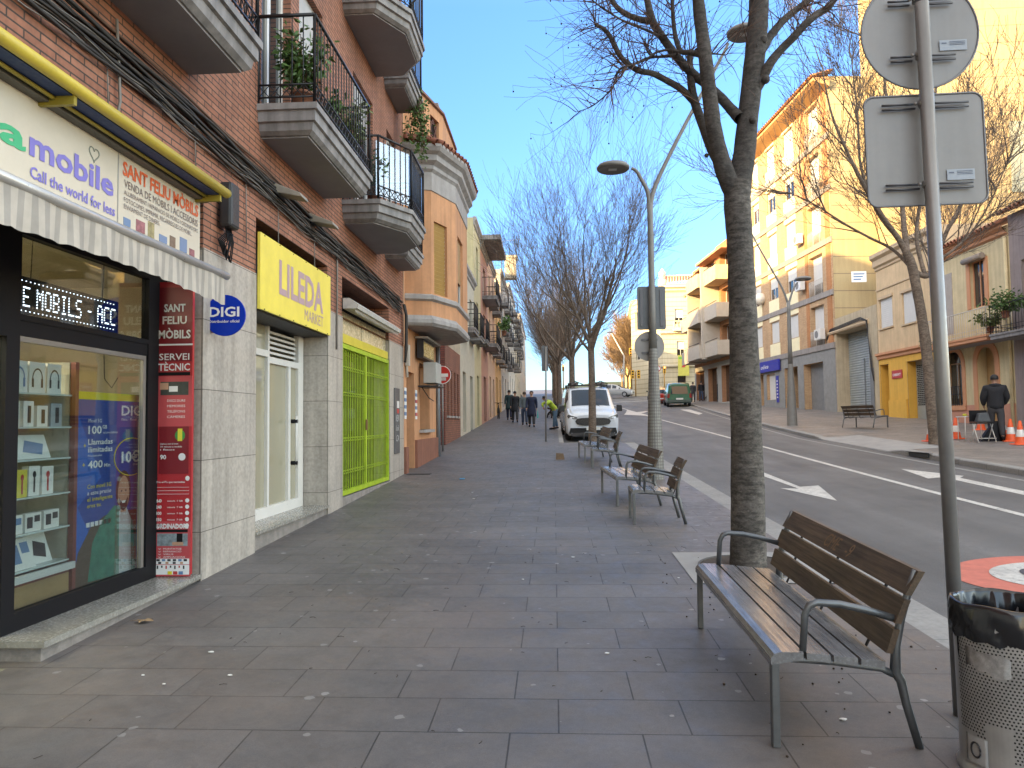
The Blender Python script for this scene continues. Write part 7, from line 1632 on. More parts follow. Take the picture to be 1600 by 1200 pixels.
plant(LX + .8, 36.2, 5.9, .45, 1.0, 260, 'dark green plant on a balcony of the pale yellow house', m_leaf, 6, ls=.18)
plant(RX - .7, 26.4, 4.5, .5, .9, 500, 'climbing plant at the near end of the white balcony railing', m_leaf2, 7, ls=.13)
plant(RX - .75, 25.4, 4.9, .7, .9, 700, 'thick green plant over the black balcony railing at right', m_leaf, 8, ls=.13)
plant(RX - .7, 30.6, 4.3, .3, .5, 150, 'small green plant beside the mustard house balcony end', m_leaf2, 9, ls=.12, pot=False)
# palms on the beige house roof
pt_ = thing('palm_tree', 'small palm crown showing above the beige house roof', 'tree', F5.p(1.5, 16.6, -1.5)); mb = MB(); c = F5.p(1.5, 17.6, -1.5); mb.tube([F5.p(1.5, 16.6, -1.5), c], .12, 6); mb.build('trunk', bark2, pt_); mb = MB(); rg = random.Random(3)
for k in range(16):
    a = 2 * PI * k / 16; e = rg.uniform(.2, 1.0); pts = [c + Vector((math.cos(a) * r_, math.sin(a) * r_, e * r_ - .45 * r_ * r_)) for r_ in (0, .5, 1.0, 1.5)]
    for j in range(3):
        for s_ in (-1, 1):
            n_ = Vector((-math.sin(a), math.cos(a), -.4)) * .22 * s_; mb.face([pts[j], pts[j + 1], pts[j + 1] + n_ * (1 - j * .25), pts[j] + n_])
mb.build('fronds', m_leaf2, pt_)

gl_ = aty(1188, 467, 53); gt_ = thing('globe_lamp', 'white globe lamp on a bracket between the trunk and the apartment building', 'street lamp', gl_)
MB().ball(gl_, .42, 16).build('globe', M('opal_globe', (.72, .70, .62), .35, var=0), gt_); MB().tube([gl_, gl_ + Vector((1.2, .3, .2)), gl_ + Vector((1.9, .6, .1))], .04, 6).build('bracket', m_iron, gt_)
# ================================================================ VEHICLES
m_tyre = M('tyre_rubber', (.018, .018, .02), .8, var=.1); m_rim = M('wheel_rim', (.38, .38, .40), .35, .7, var=.05); m_cargl = glass_mat('car_glass', opac=.9, refl=.7, dark=(.012, .03, .06)); m_plast = M('bumper_plastic', (.02, .02, .022), .55, var=.05)
m_hl = M('headlight_glass', (.20, .21, .22), .12, .4, var=.2, scale=30); m_tl = M('tail_light_red', (.28, .012, .015), .2, var=.05); m_platem = M('number_plate', (.66, .66, .64), .5, var=.03)
def paintm(name, c, rough=.22):
    m = M(name, c, rough, 0, var=.04, scale=2); m.node_tree.nodes['Principled BSDF'].inputs['Coat Weight'].default_value = .6; return m
def half_ring(y, zb, zbelt, ztop, wm, wbelt, wtop):
    return [(0, zb), (wm * .90, zb), (wm * .985, zb + .10), (wm, (zb + zbelt) * .5), (wm * .995, zbelt - .14), (wbelt, zbelt), ((wbelt + wtop) / 2 + .012, (zbelt + ztop) / 2), (wtop, ztop - .07), (wtop * .93, ztop - .015), (wtop * .6, ztop + .012), (0, ztop + .02)]
def loft_body(st):
    rows = []
    for s in st:
        h = half_ring(*s); y = s[0]; rows.append([(x, y, z) for x, z in h] + [(-x, y, z) for x, z in reversed(h[1:-1])])
    mb = MB(); mb.grid(rows, True); mb.face(rows[0]); mb.face(rows[-1]); return mb, rows
def crisp(o, a=.6):
    e = o.modifiers.new('split', 'EDGE_SPLIT'); e.split_angle = a; return o
def wheel(par, x, y, r=.34, wd=.2):
    s = 1 if x > 0 else -1; F = Vector((s, 0, 0))
    prof = [(r * .62, -.02), (r * .66, 0), (r * .92, 0), (r, .02), (r, wd - .02), (r * .92, wd), (r * .6, wd)]
    mb = MB(); mb.grid([[(x - s * d, y + rr * math.cos(a), r + rr * math.sin(a)) for a in [2 * PI * k / 24 for k in range(24)]] for rr, d in prof], True); w_ = mb.build('wheel', m_tyre, par)
    mb = MB(); mb.grid([[(x - s * d, y + rr * math.cos(a), r + rr * math.sin(a)) for a in [2 * PI * k / 24 for k in range(24)]] for rr, d in ((r * .64, -.004), (r * .60, .03), (r * .2, .02), (.001, .0))], True)
    for k in range(5): a = 2 * PI * k / 5; mb.tube([(x - s * .005, y + .04 * math.cos(a), r + .04 * math.sin(a)), (x - s * .005, y + r * .6 * math.cos(a), r + r * .6 * math.sin(a))], .028, 4)
    mb.build('rim', m_rim, w_)
def patch(rows, i0, i1, j0, j1, inset=.08, out=.012, n=(0, 0, 0)):
    """a glass sheet following loft stations i0..i1 and ring points j0..j1, lifted off the body"""
    R = [[Vector(rows[i][j]) for j in range(j0, j1 + 1)] for i in range(i0, i1 + 1)]
    c = sum((p for r in R for p in r), Vector()) / (len(R) * len(R[0])); nv = Vector(n) * out
    return [[c + (p - c) * (1 - inset) + nv for p in r] for r in R]
def panel(par, pts, mat, nm, off): mb = MB(); mb.prism(pts, off); return mb.build(nm, mat, par)
# ---- white van, nose to the camera
van = thing('white_van', 'white delivery van with roof bars and tubes parked nose on behind the second tree', 'van', (0, 0, 0))
wp_ = paintm('van_white', (.66, .70, .76))
st = [(.0, .26, .82, .96, .84, .78, .60), (.05, .22, .88, 1.02, .93, .86, .72), (.18, .20, .96, 1.08, .97, .92, .80), (.40, .20, 1.02, 1.14, .99, .95, .84), (.95, .20, 1.12, 1.27, .995, .96, .84), (1.35, .20, 1.15, 1.62, .995, .965, .82), (1.80, .20, 1.17, 1.93, .995, .965, .80), (2.3, .20, 1.18, 2.0, .995, .965, .82), (4.85, .22, 1.18, 2.0, .99, .96, .83), (5.0, .3, 1.18, 1.93, .96, .93, .78)]
mb, rows = loft_body(st); crisp(mb.build('body', wp_, van))
fy = lambda x: .01 + max(0, abs(x) - .76) * .75
def fpoly(pts, mat, nm, d=.035, par=van):
    mb = MB(); n = len(pts); a = [Vector((x, fy(x) - d, z)) for x, z in pts]; b = [p + Vector((0, .2, 0)) for p in a]
    c = Vector((0, min(p.y for p in a), sum(p.z for p in a) / n)) if min(x for x, z in pts) < 0 < max(x for x, z in pts) else sum(a, Vector()) / n
    for i in range(n): mb.face([c, a[i], a[(i + 1) % n]]); mb.face([a[i], b[i], b[(i + 1) % n], a[(i + 1) % n]])
    return mb.build(nm, mat, par)
g_ = fpoly([(-.66, .74), (-.60, .84), (-.3, .875), (0, .88), (.3, .875), (.60, .84), (.66, .74), (.6, .64), (.3, .585), (0, .575), (-.3, .585), (-.6, .64)], m_plast, 'grille', .05)
mb = MB(); [mb.box(-.6 + .02 * abs(i), .6 - .02 * abs(i), -.05, -.036, .73 + i * .045, .738 + i * .045) for i in range(-3, 4)]; mb.build('grille_bars', M('bar_dark_chrome', (.12, .12, .13), .3, .8, var=0), g_)
mb = MB(); mb.disc((0, -.045, .735), .05, (0, -1, 0), .006, 20); mb.build('badge', m_rim, g_)
for s in (-1, 1):
    fpoly([(s * .58, .90), (s * .92, 1.0), (s * .95, .93), (s * .92, .86), (s * .70, .835), (s * .60, .85)], m_hl, 'headlight', .045)
    fpoly([(s * .86, .66), (s * .93, .70), (s * .92, .48), (s * .87, .44)], m_plast, 'air_slot', .06)
    mb = MB(); mb.hexa([(s * 1.0, .98, 1.08), (s * 1.22, .95, 1.08), (s * 1.22, 1.1, 1.08), (s * 1.0, 1.12, 1.08), (s * 1.0, .98, 1.34), (s * 1.20, .95, 1.32), (s * 1.20, 1.1, 1.32), (s * 1.0, 1.12, 1.34)]); mb.build('mirror', m_plast, van, bevel=.03)
    wheel(van, s * .99, .92, .34); wheel(van, s * .99, 4.1, .34)
fpoly([(-.84, .50), (-.5, .50), (.5, .50), (.84, .50), (.90, .30), (.74, .19), (-.74, .19), (-.90, .30)], m_plast, 'lower_bumper', .10)
pl = fpoly([(-.26, .42), (-.26, .53), (.26, .53), (.26, .42)], m_platem, 'number_plate', .12)
mb = MB(); q = patch(rows, 4, 6, 7, 13, .09, .02, (0, -.6, .8)); mb.grid(q); mb.build('windscreen', m_cargl, van)
mb = MB(); mb.tube([q[0][0] + Vector((-.4, -.02, .02)), q[0][3] + Vector((.0, -.02, .16))], .01, 4); mb.build('wiper', m_plast, van)
for s, (j0, j1) in ((1, (5, 7)), (-1, (13, 15))):
    mb = MB(); mb.grid(patch(rows, 5, 7, j0, j1, .14, .012, (s, 0, 0))); mb.build('side_window', m_cargl, van)
mb = MB()
for y in (2.3, 3.4, 4.4): mb.tube([(-.80, y, 2.10), (.80, y, 2.10)], .025, 6); [mb.tube([(s * .78, y, 1.98), (s * .78, y, 2.11)], .025, 6) for s in (-1, 1)]
mb.build('roof_bars', m_plast, van)
for x in (-.62, -.45, .42, .60): mb = MB(); mb.tube([(x, 1.95, 2.17), (x, 4.6, 2.17)], .065, 10); mb.build('roof_tube', M('tube_grey_brown', (.10, .085, .08), .5, var=.2), van)
mb = MB(); mb.tube([(-.8, 2.1, 2.13), (-.5, 2.1, 2.26), (-.2, 2.1, 2.14)], .02, 5); mb.tube([(.2, 2.1, 2.13), (.5, 2.1, 2.26), (.8, 2.1, 2.14)], .02, 5); mb.build('straps', m_black, van)
vy = 27.6; vx = aty(923, 600, vy).x; van.location = (vx + .06, vy, road_z(vx, vy) + .0); van.rotation_euler = (math.atan(.043), 0, .035)
# ---- green van, tail to the camera
gv = thing('green_van', 'dark green passenger van seen from behind, parked at the far kerb', 'van', (0, 0, 0)); gp = paintm('van_green', (.012, .10, .055))
st = [(.0, .34, .92, 1.72, .84, .82, .70), (.06, .30, .98, 1.80, .92, .90, .76), (.3, .26, 1.0, 1.88, .94, .92, .77), (3.4, .26, 1.02, 1.86, .94, .92, .76), (3.9, .26, 1.0, 1.40, .94, .9, .72), (4.5, .26, .9, .98, .90, .86, .7), (4.65, .3, .75, .82, .8, .76, .6)]
mb, rows = loft_body(st); crisp(mb.build('body', gp, gv))
mb = MB(); mb.hexa([(-.66, -.02, 1.02), (.66, -.02, 1.02), (.66, .03, 1.02), (-.66, .03, 1.02), (-.58, -.0, 1.62), (.58, -.0, 1.62), (.58, .05, 1.62), (-.58, .05, 1.62)]); mb.build('rear_window', m_cargl, gv)
for s in (-1, 1):
    mb = MB(); mb.hexa([(s * .78, -.02, .72), (s * .93, .03, .72), (s * .93, .1, .72), (s * .78, .06, .72), (s * .74, -.01, 1.05), (s * .91, .04, 1.05), (s * .91, .1, 1.05), (s * .74, .06, 1.05)]); mb.build('tail_light', m_tl, gv)
    wheel(gv, s * .93, .75, .32); wheel(gv, s * .93, 3.75, .32)
    mb = MB(); mb.box(s * .94, s * 1.12, 3.3, 3.42, 1.0, 1.2) if s > 0 else mb.box(s * 1.12, s * .94, 3.3, 3.42, 1.0, 1.2); mb.build('mirror', m_plast, gv)
MB().box(-.9, .9, -.08, .1, .34, .56).build('bumper', M('bumper_green_grey', (.05, .07, .06), .5, var=.05), gv, bevel=.03); MB().box(-.27, .27, -.095, -.08, .58, .70).build('number_plate', m_platem, gv)
gy = 58.5; gx = aty(1062, 636, gy).x; gv.location = (gx, gy, road_z(gx, gy)); gv.rotation_euler = (math.atan(.056), 0, -.07)
def small_car(name, label, pm, L=4.2, hb=False):
    t = thing(name, label, 'car', (0, 0, 0))
    st = [(.0, .30, .62, .68, .74, .70, .5), (.06, .24, .70, .78, .84, .8, .62), (.5, .22, .80, .90, .87, .84, .68), (1.15, .20, .90, 1.0, .88, .85, .70), (1.75, .20, .93, 1.36, .88, .84, .62), (2.3, .20, .94, 1.47, .88, .84, .60), (3.2, .20, .95, 1.45, .88, .84, .60), (3.9, .22, .95, 1.15 if not hb else 1.35, .87, .83, .62), (L - .05, .26, .90, 1.0, .84, .8, .66), (L, .32, .78, .9, .78, .72, .58)]
    mb, rows = loft_body(st); crisp(mb.build('body', pm, t))
    mb = MB(); mb.grid(patch(rows, 3, 4, 7, 13, .08, .015, (0, -.5, .85))); mb.build('windscreen', m_cargl, t)
    mb = MB(); mb.grid(patch(rows, 7, 8, 7, 13, .10, .015, (0, .5, .85))) if not hb else mb.grid(patch(rows, 7, 8, 7, 13, .10, .015, (0, .8, .4))); mb.build('rear_window', m_cargl, t)
    for s, (j0, j1) in ((1, (5, 7)), (-1, (13, 15))): 
        for (i0, i1) in ((4, 5), (5, 7)): mb = MB(); mb.grid(patch(rows, i0, i1, j0, j1, .14, .012, (s, 0, 0))); mb.build('side_window', m_cargl, t)
        wheel(t, s * .88, .85, .31, .19); wheel(t, s * .88, L - .8, .31, .19)
        mb = MB(); mb.hexa([(s * .5, -.0, .60), (s * .8, .08, .60), (s * .8, .2, .60), (s * .5, .1, .60), (s * .55, .04, .74), (s * .82, .2, .76), (s * .82, .3, .76), (s * .55, .12, .74)]); mb.build('headlight', m_hl, t)
        mb = MB(); mb.box(min(s * .6, s * .83), max(s * .6, s * .83), L - .05, L + .012, .68, .86); mb.build('tail_light', m_tl, t)
        mb = MB(); mb.box(min(s * .88, s * 1.02), max(s * .88, s * 1.02), 1.35, 1.45, .92, 1.05); mb.build('mirror', m_plast, t)
    mb = MB(); mb.box(-.42, .42, -.015, .1, .42, .56); mb.build('grille', m_plast, t); MB().box(-.26, .26, L - .01, L + .02, .5, .6).build('number_plate', m_platem, t); MB().box(-.76, .76, L - .1, L + .01, .28, .4).build('bumper', m_plast, t)
    return t
rc = small_car('red_car', 'bright red hatchback parked directly ahead of the green van', paintm('car_red', (.42, .03, .015)), 4.0, True)
ry = 66; rx = aty(1041, 620, ry).x; rc.location = (rx, ry + 4.0, road_z(rx, ry + 2)); rc.rotation_euler = (-math.atan(.055), 0, PI - .07)
sc = small_car('silver_car', 'silver car turning across the junction in the distance', paintm('car_silver', (.42, .43, .44)), 4.5, True)
sp2 = aty(990, 620, 84); sc.location = (sp2.x, 84, road_z(sp2.x, 84) + .12); sc.rotation_euler = (0, -.02, math.radians(72))
dc_ = small_car('blue_car', 'dark blue grey car half hidden ahead of the red hatchback', paintm('car_bluegrey', (.08, .11, .15)), 4.3)
bx2 = aty(1034, 615, 74).x; dc_.location = (bx2, 78.5, road_z(bx2, 76)); dc_.rotation_euler = (-math.atan(.055), 0, PI - .07)
# motorcycles and a bicycle
def motorbike(label, x, y, rz, col):
    t = thing('motorcycle', label, 'motorcycle', (0, 0, 0), group='motorcycles parked beyond the white van')
    for yy in (.0, 1.35):
        mb = MB(); pts = [(0, yy + .28 * math.cos(a), .31 + .28 * math.sin(a)) for a in [2 * PI * k / 20 for k in range(21)]]; mb.tube(pts, .05, 6, False); w_ = mb.build('wheel', m_tyre, t); mb = MB(); [mb.tube([(0, yy, .31), (0, yy + .25 * math.cos(a), .31 + .25 * math.sin(a))], .012, 4) for a in [2 * PI * k / 5 for k in range(5)]]; mb.build('rim', m_rim, w_)
    mb = MB(); mb.hexa([(-.12, .45, .35), (.12, .45, .35), (.12, 1.0, .35), (-.12, 1.0, .35), (-.16, .40, .80), (.16, .40, .80), (.14, .95, .75), (-.14, .95, .75)]); mb.build('tank_and_engine', col, t, bevel=.05)
    mb = MB(); mb.hexa([(-.13, .85, .72), (.13, .85, .72), (.10, 1.55, .78), (-.10, 1.55, .78), (-.12, .85, .82), (.12, .85, .82), (.09, 1.6, .90), (-.09, 1.6, .90)]); mb.build('seat', m_black, t, bevel=.03)
    mb = MB(); mb.hexa([(-.18, .05, .70), (.18, .05, .70), (.18, .35, .65), (-.18, .35, .65), (-.10, .18, 1.10), (.10, .18, 1.10), (.12, .40, .95), (-.12, .40, .95)]); mb.build('fairing', col, t, bevel=.04); mb = MB(); mb.tube([(-.07, .0, .31), (-.08, .22, .92)], .025, 6); mb.tube([(.07, .0, .31), (.08, .22, .92)], .025, 6); mb.tube([(-.34, .38, 1.02), (-.1, .25, 1.0), (.1, .25, 1.0), (.34, .38, 1.02)], .016, 6); mb.build('handlebar', m_iron, t)
    [MB().box(s * .30 - .06, s * .30 + .06, .22, .24, 1.12, 1.2).build('mirror', m_plast, t) for s in (-1, 1)]; mb = MB(); mb.ball((0, .04, .82), .08, 8); mb.build('headlight', m_hl, t)
    t.location = (x, y, road_z(x, y)); t.rotation_euler = (0, .1, rz); return t
motorbike('red and black motorcycle nose out beyond the white van, nearest of the motorcycles', aty(864, 630, 44).x + .4, 44, .5, M('moto_black', (.03, .03, .035), .3, var=0))
motorbike('pale grey motorcycle standing second beyond the white van', aty(870, 630, 48).x + .4, 48, .6, M('moto_grey', (.25, .26, .28), .3, var=0))
motorbike('dark motorcycle with orange panels, farthest of the motorcycles', aty(868, 630, 53).x + .5, 53, .4, M('moto_orange', (.25, .08, .03), .3, var=0))
bc = thing('bicycle', 'black bicycle leaning on the wall beyond the walking couple', 'bicycle', (-3.55, 44, P(44)))
bxx = -3.3
for yy in (43.3, 44.35):
    mb = MB(); mb.tube([(bxx, yy + .33 * math.cos(a), P(44) + .35 + .33 * math.sin(a)) for a in [2 * PI * k / 20 for k in range(21)]], .018, 5, False); [mb.tube([(bxx, yy, P(44) + .35), (bxx, yy + .32 * math.cos(a), P(44) + .35 + .32 * math.sin(a))], .003, 3) for a in [2 * PI * k / 8 for k in range(8)]]; mb.build('wheel', m_tyre, bc)
zb_ = P(44); mb = MB(); fr_ = [(bxx, 43.3, zb_ + .35), (bxx, 43.72, zb_ + .85), (bxx, 43.82, zb_ + .33), (bxx, 43.3, zb_ + .35)]; mb.tube(fr_, .016, 5); mb.tube([(bxx, 43.72, zb_ + .82), (bxx, 44.18, zb_ + .86), (bxx, 43.82, zb_ + .33)], .018, 5); mb.tube([(bxx, 44.18, zb_ + 1.0), (bxx, 44.35, zb_ + .35)], .016, 5); mb.build('frame', m_iron, bc); mb = MB(); mb.tube([(bxx - .25, 44.15, zb_ + 1.0), (bxx + .25, 44.15, zb_ + 1.0)], .013, 5); mb.build('handlebar', m_iron, bc); MB().box(bxx - .06, bxx + .06, 43.55, 43.8, zb_ + .9, zb_ + .95).build('saddle', m_black, bc)
# ================================================================ TRAFFIC LIGHTS AND FAR SIGNS
m_tly = M('signal_yellow', (.70, .38, .02), .5, var=.05)
def signal(px, py, y, label, lit=None, base=620, sc=1.0, two=True):
    c = aty(px, py, y); zb = P(y) + .1; t = thing('traffic_light', label, 'traffic light', (c.x, y, zb))
    mb = MB(); mb.tube([(c.x, y + .1, zb), (c.x, y + .1, c.z + .3)], .07, 8); mb.build('pole', M('signal_pole', (.35, .2, .04), .5, var=.05), t)
    for k, dx in enumerate((-.35, .35) if two else (0,)):
        h = MB().box(c.x + dx - .18 * sc, c.x + dx + .18 * sc, y - .25, y, c.z - .5 * sc, c.z + .5 * sc).build('signal_head', m_tly, t, bevel=.02)
        for j in range(3): mb = MB(); mb.disc((c.x + dx, y - .25, c.z + (.32 - .32 * j) * sc), .11 * sc, (0, -1, 0), .02, 12); mb.build('lens', (M('lens_lit_red', (1, .12, .04), .4, var=0, emit=4) if lit == j else m_black), h)
    return t
signal(993, 585, 88, 'yellow traffic light pair on a pole at the junction'); signal(985, 550, 95, 'yellow traffic light on a taller pole behind the junction', two=False)
signal(1038, 578, 84, 'traffic light with its red lamp lit before the classical house', lit=0, two=False, sc=.8); signal(880, 575, 92, 'traffic light with its red lamp lit among the left row trees', lit=0, two=False, sc=.8)
c = aty(1027, 576, 80); nt_ = thing('no_turn_sign', 'round white sign with red rim beside the lit traffic light', 'sign', (c.x, 80, P(80))); MB().tube([(c.x, 80.05, P(80)), c + Vector((0, .05, .2))], .04, 6).build('post', galv, nt_)
MB().disc(c, .36, (0, -1, 0), .02, 24).build('red_rim', m_inkr, nt_); MB().disc(c + Vector((0, -.03, 0)), .28, (0, -1, 0), .01, 24).build('white_face', m_wt, nt_); mb = MB(); mb.tube([c + Vector((.08, -.05, -.12)), c + Vector((.08, -.05, .06)), c + Vector((-.1, -.05, .06))], .03, 4); mb.build('black_arrow', m_black, nt_); mb = MB(); mb.tube([c + Vector((-.2, -.06, .2)), c + Vector((.2, -.06, -.2))], .025, 4); mb.build('red_slash', m_inkr, nt_)
mb = MB()
for i in range(14): x = 8.6 + i * .42; mb.box(x, x + .06, 99.9, 100, P(100), P(100) + 1.1)
mb.box(8.5, 14.6, 99.88, 100.02, P(100) + 1.05, P(100) + 1.15); mb.box(8.5, 14.6, 99.88, 100.02, P(100) + .1, P(100) + .18); tag(mb.build('railing', M('rail_stone', (.35, .30, .22), .8)), 'low pale railing along the side street at the junction', 'railing')
# ================================================================ PEOPLE
m_skin = M('skin', (.40, .23, .16), .6, var=.05)
def skin_mesh(chains, mat, name, parent, org, sub=1):
    """chains: list of [(point, radius), ...]; chains start on an existing joint of the first one"""
    me = bpy.data.meshes.new(name); vs = []; es = []; rad = []; idx = {}
    def vid(p, r):
        k = tuple(round(c, 4) for c in p)
        if k not in idx: idx[k] = len(vs); vs.append(p); rad.append(r)
        return idx[k]
    for ch in chains:
        last = None
        for p, r in ch:
            i = vid(p, r)
            if last is not None and last != i: es.append((last, i))
            last = i
    me.from_pydata(vs, es, []); o = bpy.data.objects.new(name, me); COL.objects.link(o)
    md = o.modifiers.new('skin', 'SKIN'); md.use_smooth_shade = True
    for i, r in enumerate(rad): me.skin_vertices[0].data[i].radius = r if isinstance(r, tuple) else (r, r)
    me.skin_vertices[0].data[0].use_root = True
    sb = o.modifiers.new('s', 'SUBSURF'); sb.levels = sub; sb.render_levels = sub
    m2 = bpy.data.meshes.new_from_object(o.evaluated_get(bpy.context.evaluated_depsgraph_get())); bpy.data.objects.remove(o)
    m2.materials.clear(); m2.materials.append(mat); return m2
def person(label, x, y, zf, rz, H, coat, trousers, hair, stride=.0, arm=.1, bend=0, coat_len=.80, group=None, bag=None, hood=False, armpose=None, bulk=.0):
    """local: faces -y, feet on z=0; the whole body is one skinned surface, clothes and hair are its children"""
    k = H / 1.75; root = thing('person', label, 'person', (0, 0, 0), group=group)
    def V(a, b, c):                                   # bend the upper body about the hips
        if c > .95 and bend: dz = c - .95; return Vector((a, b - math.sin(bend) * dz, .95 + math.cos(bend) * dz)) * k
        return Vector((a, b, c)) * k
    pel = (V(0, 0, .95), (.15 * k, .10 * k)); ch = [(V(0, 0, 1.10), (.135 * k, .095 * k)), (V(0, 0, 1.28), (.155 * k, .105 * k)), (V(0, .01, 1.42), (.12 * k, .085 * k)), (V(0, .01, 1.50), .058 * k), (V(0, -.01, 1.57), .062 * k), (V(0, -.015, 1.64), (.080 * k, .094 * k)), (V(0, -.01, 1.71), (.065 * k, .075 * k))]
    legs = []; arms = []
    for s in (-1, 1):
        f = s * stride
        legs.append([pel, (V(s * .10, 0, .88), .095 * k), (V(s * .105, -f * .5 - .03 * abs(stride), .50), .062 * k), (V(s * .105, -f * .95 + (.04 if f < 0 else 0), .09 + (.03 if f < 0 else 0)), .043 * k), (V(s * .12, -f * .95 - .16, .035), .036 * k)])
        a = -s * arm
        ap = armpose.get(s) if armpose else None
        el = V(s * .235, -a * .5, 1.14) if not ap else V(*ap[0]); ha = V(s * .245, -a - .05, .90) if not ap else V(*ap[1])
        arms.append([ch[2], (V(s * .19, .01, 1.39), .060 * k), (el, .042 * k), (ha, .030 * k), (ha + (ha - el).normalized() * .07 * k, .028 * k)])
    m_ = skin_mesh([[pel] + ch] + legs + arms, m_skin, 'person_body', None, None)
    body = bpy.data.objects.new('body', m_); COL.objects.link(body); body.parent = root
    bm = bmesh.new(); bm.from_mesh(m_)                # fingers, nose and ears grow out of the same mesh
    mb = MB(); mb.keep_origin = True
    for ar in arms:
        ha = ar[-1][0]; d = (ar[-1][0] - ar[-3][0]).normalized(); o = Vector((0, -1, 0)); o = (o - d * o.dot(d)).normalized(); sd = d.cross(o)
        for j, l in enumerate((.07, .078, .074, .06)): q = ha + o * (-.027 + .018 * j) * k; mb.tube([q - d * .02 * k, q + d * l * .5 * k, q + d * l * .8 * k + sd * .02 * k], [.009 * k, .008 * k, .006 * k], 5)
        q = ha - d * .03 * k + o * .03 * k; mb.tube([q, q + (d + o).normalized() * .05 * k], [.010 * k, .007 * k], 5)
    hd = V(0, -.015, 1.635); mb.tube([hd + Vector((0, -.085, .01)) * k, hd + Vector((0, -.108, -.025)) * k], [.008 * k, .014 * k], 6)
    for s in (-1, 1): mb.ball(hd + Vector((s * .082, .01, -.005)) * k, .02 * k, 6, 1.4)
    fm = mb.build('f', m_skin); bm.from_mesh(fm.data); bm.to_mesh(m_); bm.free(); bpy.data.objects.remove(fm)
    feat = MB(); feat.keep_origin = True
    for s in (-1, 1): feat.ball(hd + Vector((s * .032, -.088, .012)) * k, .009 * k, 6)
    feat.tube([hd + Vector((-.022, -.094, -.045)) * k, hd + Vector((.022, -.094, -.045)) * k], .005 * k, 4); fo = feat.build('eyes_and_mouth', M('face_dark', (.12, .05, .04), .6, var=0)); fo.parent = body
    # coat: torso and sleeves, a little larger than the body; skirt to the coat length
    g = (.040 + bulk) * k; up = lambda r, e=g: (tuple(q + e for q in r) if isinstance(r, tuple) else r + e)
    tor = [(V(0, .01, max(coat_len, .80)), (.205 * k, .155 * k)), (pel[0], up(pel[1])), (ch[0][0], up(ch[0][1])), (ch[1][0], up(ch[1][1])), (ch[2][0], up(ch[2][1])), (V(0, .01, 1.50), .090 * k)]
    sl = [[tor[4], (a_[1][0], up(a_[1][1], (.032 + bulk * .8) * k)), (a_[2][0], up(a_[2][1], (.028 + bulk * .7) * k)), (a_[3][0], up(a_[3][1], .022 * k))] for a_ in arms]
    cm = skin_mesh([tor] + sl, coat, 'coat', None, None, 1); co_ = bpy.data.objects.new('coat', cm); COL.objects.link(co_); co_.parent = body
    if coat_len < .78:
        mb = MB(); mb.keep_origin = True; nn = 18
        mb.grid([[V((w_ + .006 * math.sin(5 * a)) * math.cos(a), (w_ * .72) * math.sin(a) + .01, z_) for a in [2 * PI * q / nn for q in range(nn)]] for z_, w_ in ((1.02, .17), (.92, .20), (.80, .215), ((coat_len + .8) / 2, .222), (coat_len, .232), (coat_len + .01, .215))], True); sk_ = mb.build('coat_skirt', coat); sk_.parent = body
    hips = (V(0, 0, 1.0), (.175 * k, .13 * k)); tm_ = skin_mesh([[hips, (V(0, 0, .90), (.165 * k, .125 * k))]] + [[(V(0, 0, .90), (.165 * k, .125 * k)), (l[1][0] + Vector((0, 0, -.05)), l[1][1] + .018 * k), (l[2][0], l[2][1] + .026 * k), (l[3][0], l[3][1] + .028 * k)] for l in legs], trousers, 'trousers', None, None, 1); to = bpy.data.objects.new('trousers', tm_); COL.objects.link(to); to.parent = body
    for l in legs:
        mb = MB(); mb.keep_origin = True; a_, b_ = l[3][0], l[4][0]; mb.tube([a_ + Vector((0, .06, -.045)) * k, a_ + Vector((0, .0, -.03)) * k, b_ + Vector((0, -.0, .005)) * k, b_ + Vector((0, -.06, -.005)) * k], [.03 * k, .05 * k, .046 * k, .03 * k], 8); so_ = mb.build('shoe', m_black); so_.parent = body
    mb = MB(); mb.keep_origin = True; hc = V(0, -.0, 1.665); rows = []
    for j in range(7):
        th = PI * .62 * j / 6 + .01; rows.append([hc + Vector((.098 * math.sin(th) * math.cos(a) , .112 * math.sin(th) * math.sin(a) + (.02 if math.sin(a) > 0 else .035 if th > 1.1 else 0), .105 * math.cos(th) - (.035 if math.sin(a) > .2 and j == 6 else 0))) * 1 if False else hc + Vector((.098 * math.sin(th) * math.cos(a), .112 * math.sin(th) * math.sin(a) + (.05 if math.sin(a) < -.2 and th > 1.0 else .008), .105 * math.cos(th))) * k for a in [2 * PI * q / 16 for q in range(16)]])
    mb.grid(rows, True); ho = mb.build('hair', hair); ho.parent = body
    if hood: mb = MB(); mb.keep_origin = True; mb.tube([V(-.12, .06, 1.46), V(0, .11, 1.48), V(.12, .06, 1.46)], .05 * k, 8); hh = mb.build('hood', coat); hh.parent = body
    root.location = (x, y, zf(x, y)); root.rotation_euler = (0, 0, rz)
    if bag:
        side, mat, lab, w_, h_ = bag; ha = arms[0 if side < 0 else 1][-1][0]; R = Matrix.Rotation(rz, 3, 'Z'); c = Vector((x, y, zf(x, y))) + R @ (ha + Vector((side * .05, 0, -.06)))
        mb = MB(); mb.hexa([c + R @ Vector(p) for p in ((-w_ * .3, -w_, -h_), (w_ * .3, -w_, -h_), (w_ * .3, w_, -h_), (-w_ * .3, w_, -h_), (-w_ * .12, -w_ * .7, 0), (w_ * .12, -w_ * .7, 0), (w_ * .12, w_ * .7, 0), (-w_ * .12, w_ * .7, 0))]); mb.tube([c + R @ Vector((0, -w_ * .5, 0)), c + R @ Vector((0, 0, .09)), c + R @ Vector((0, w_ * .5, 0))], .008, 4); tag(mb.build('shopping_bag', mat, bevel=.015), lab, 'bag')
    return root
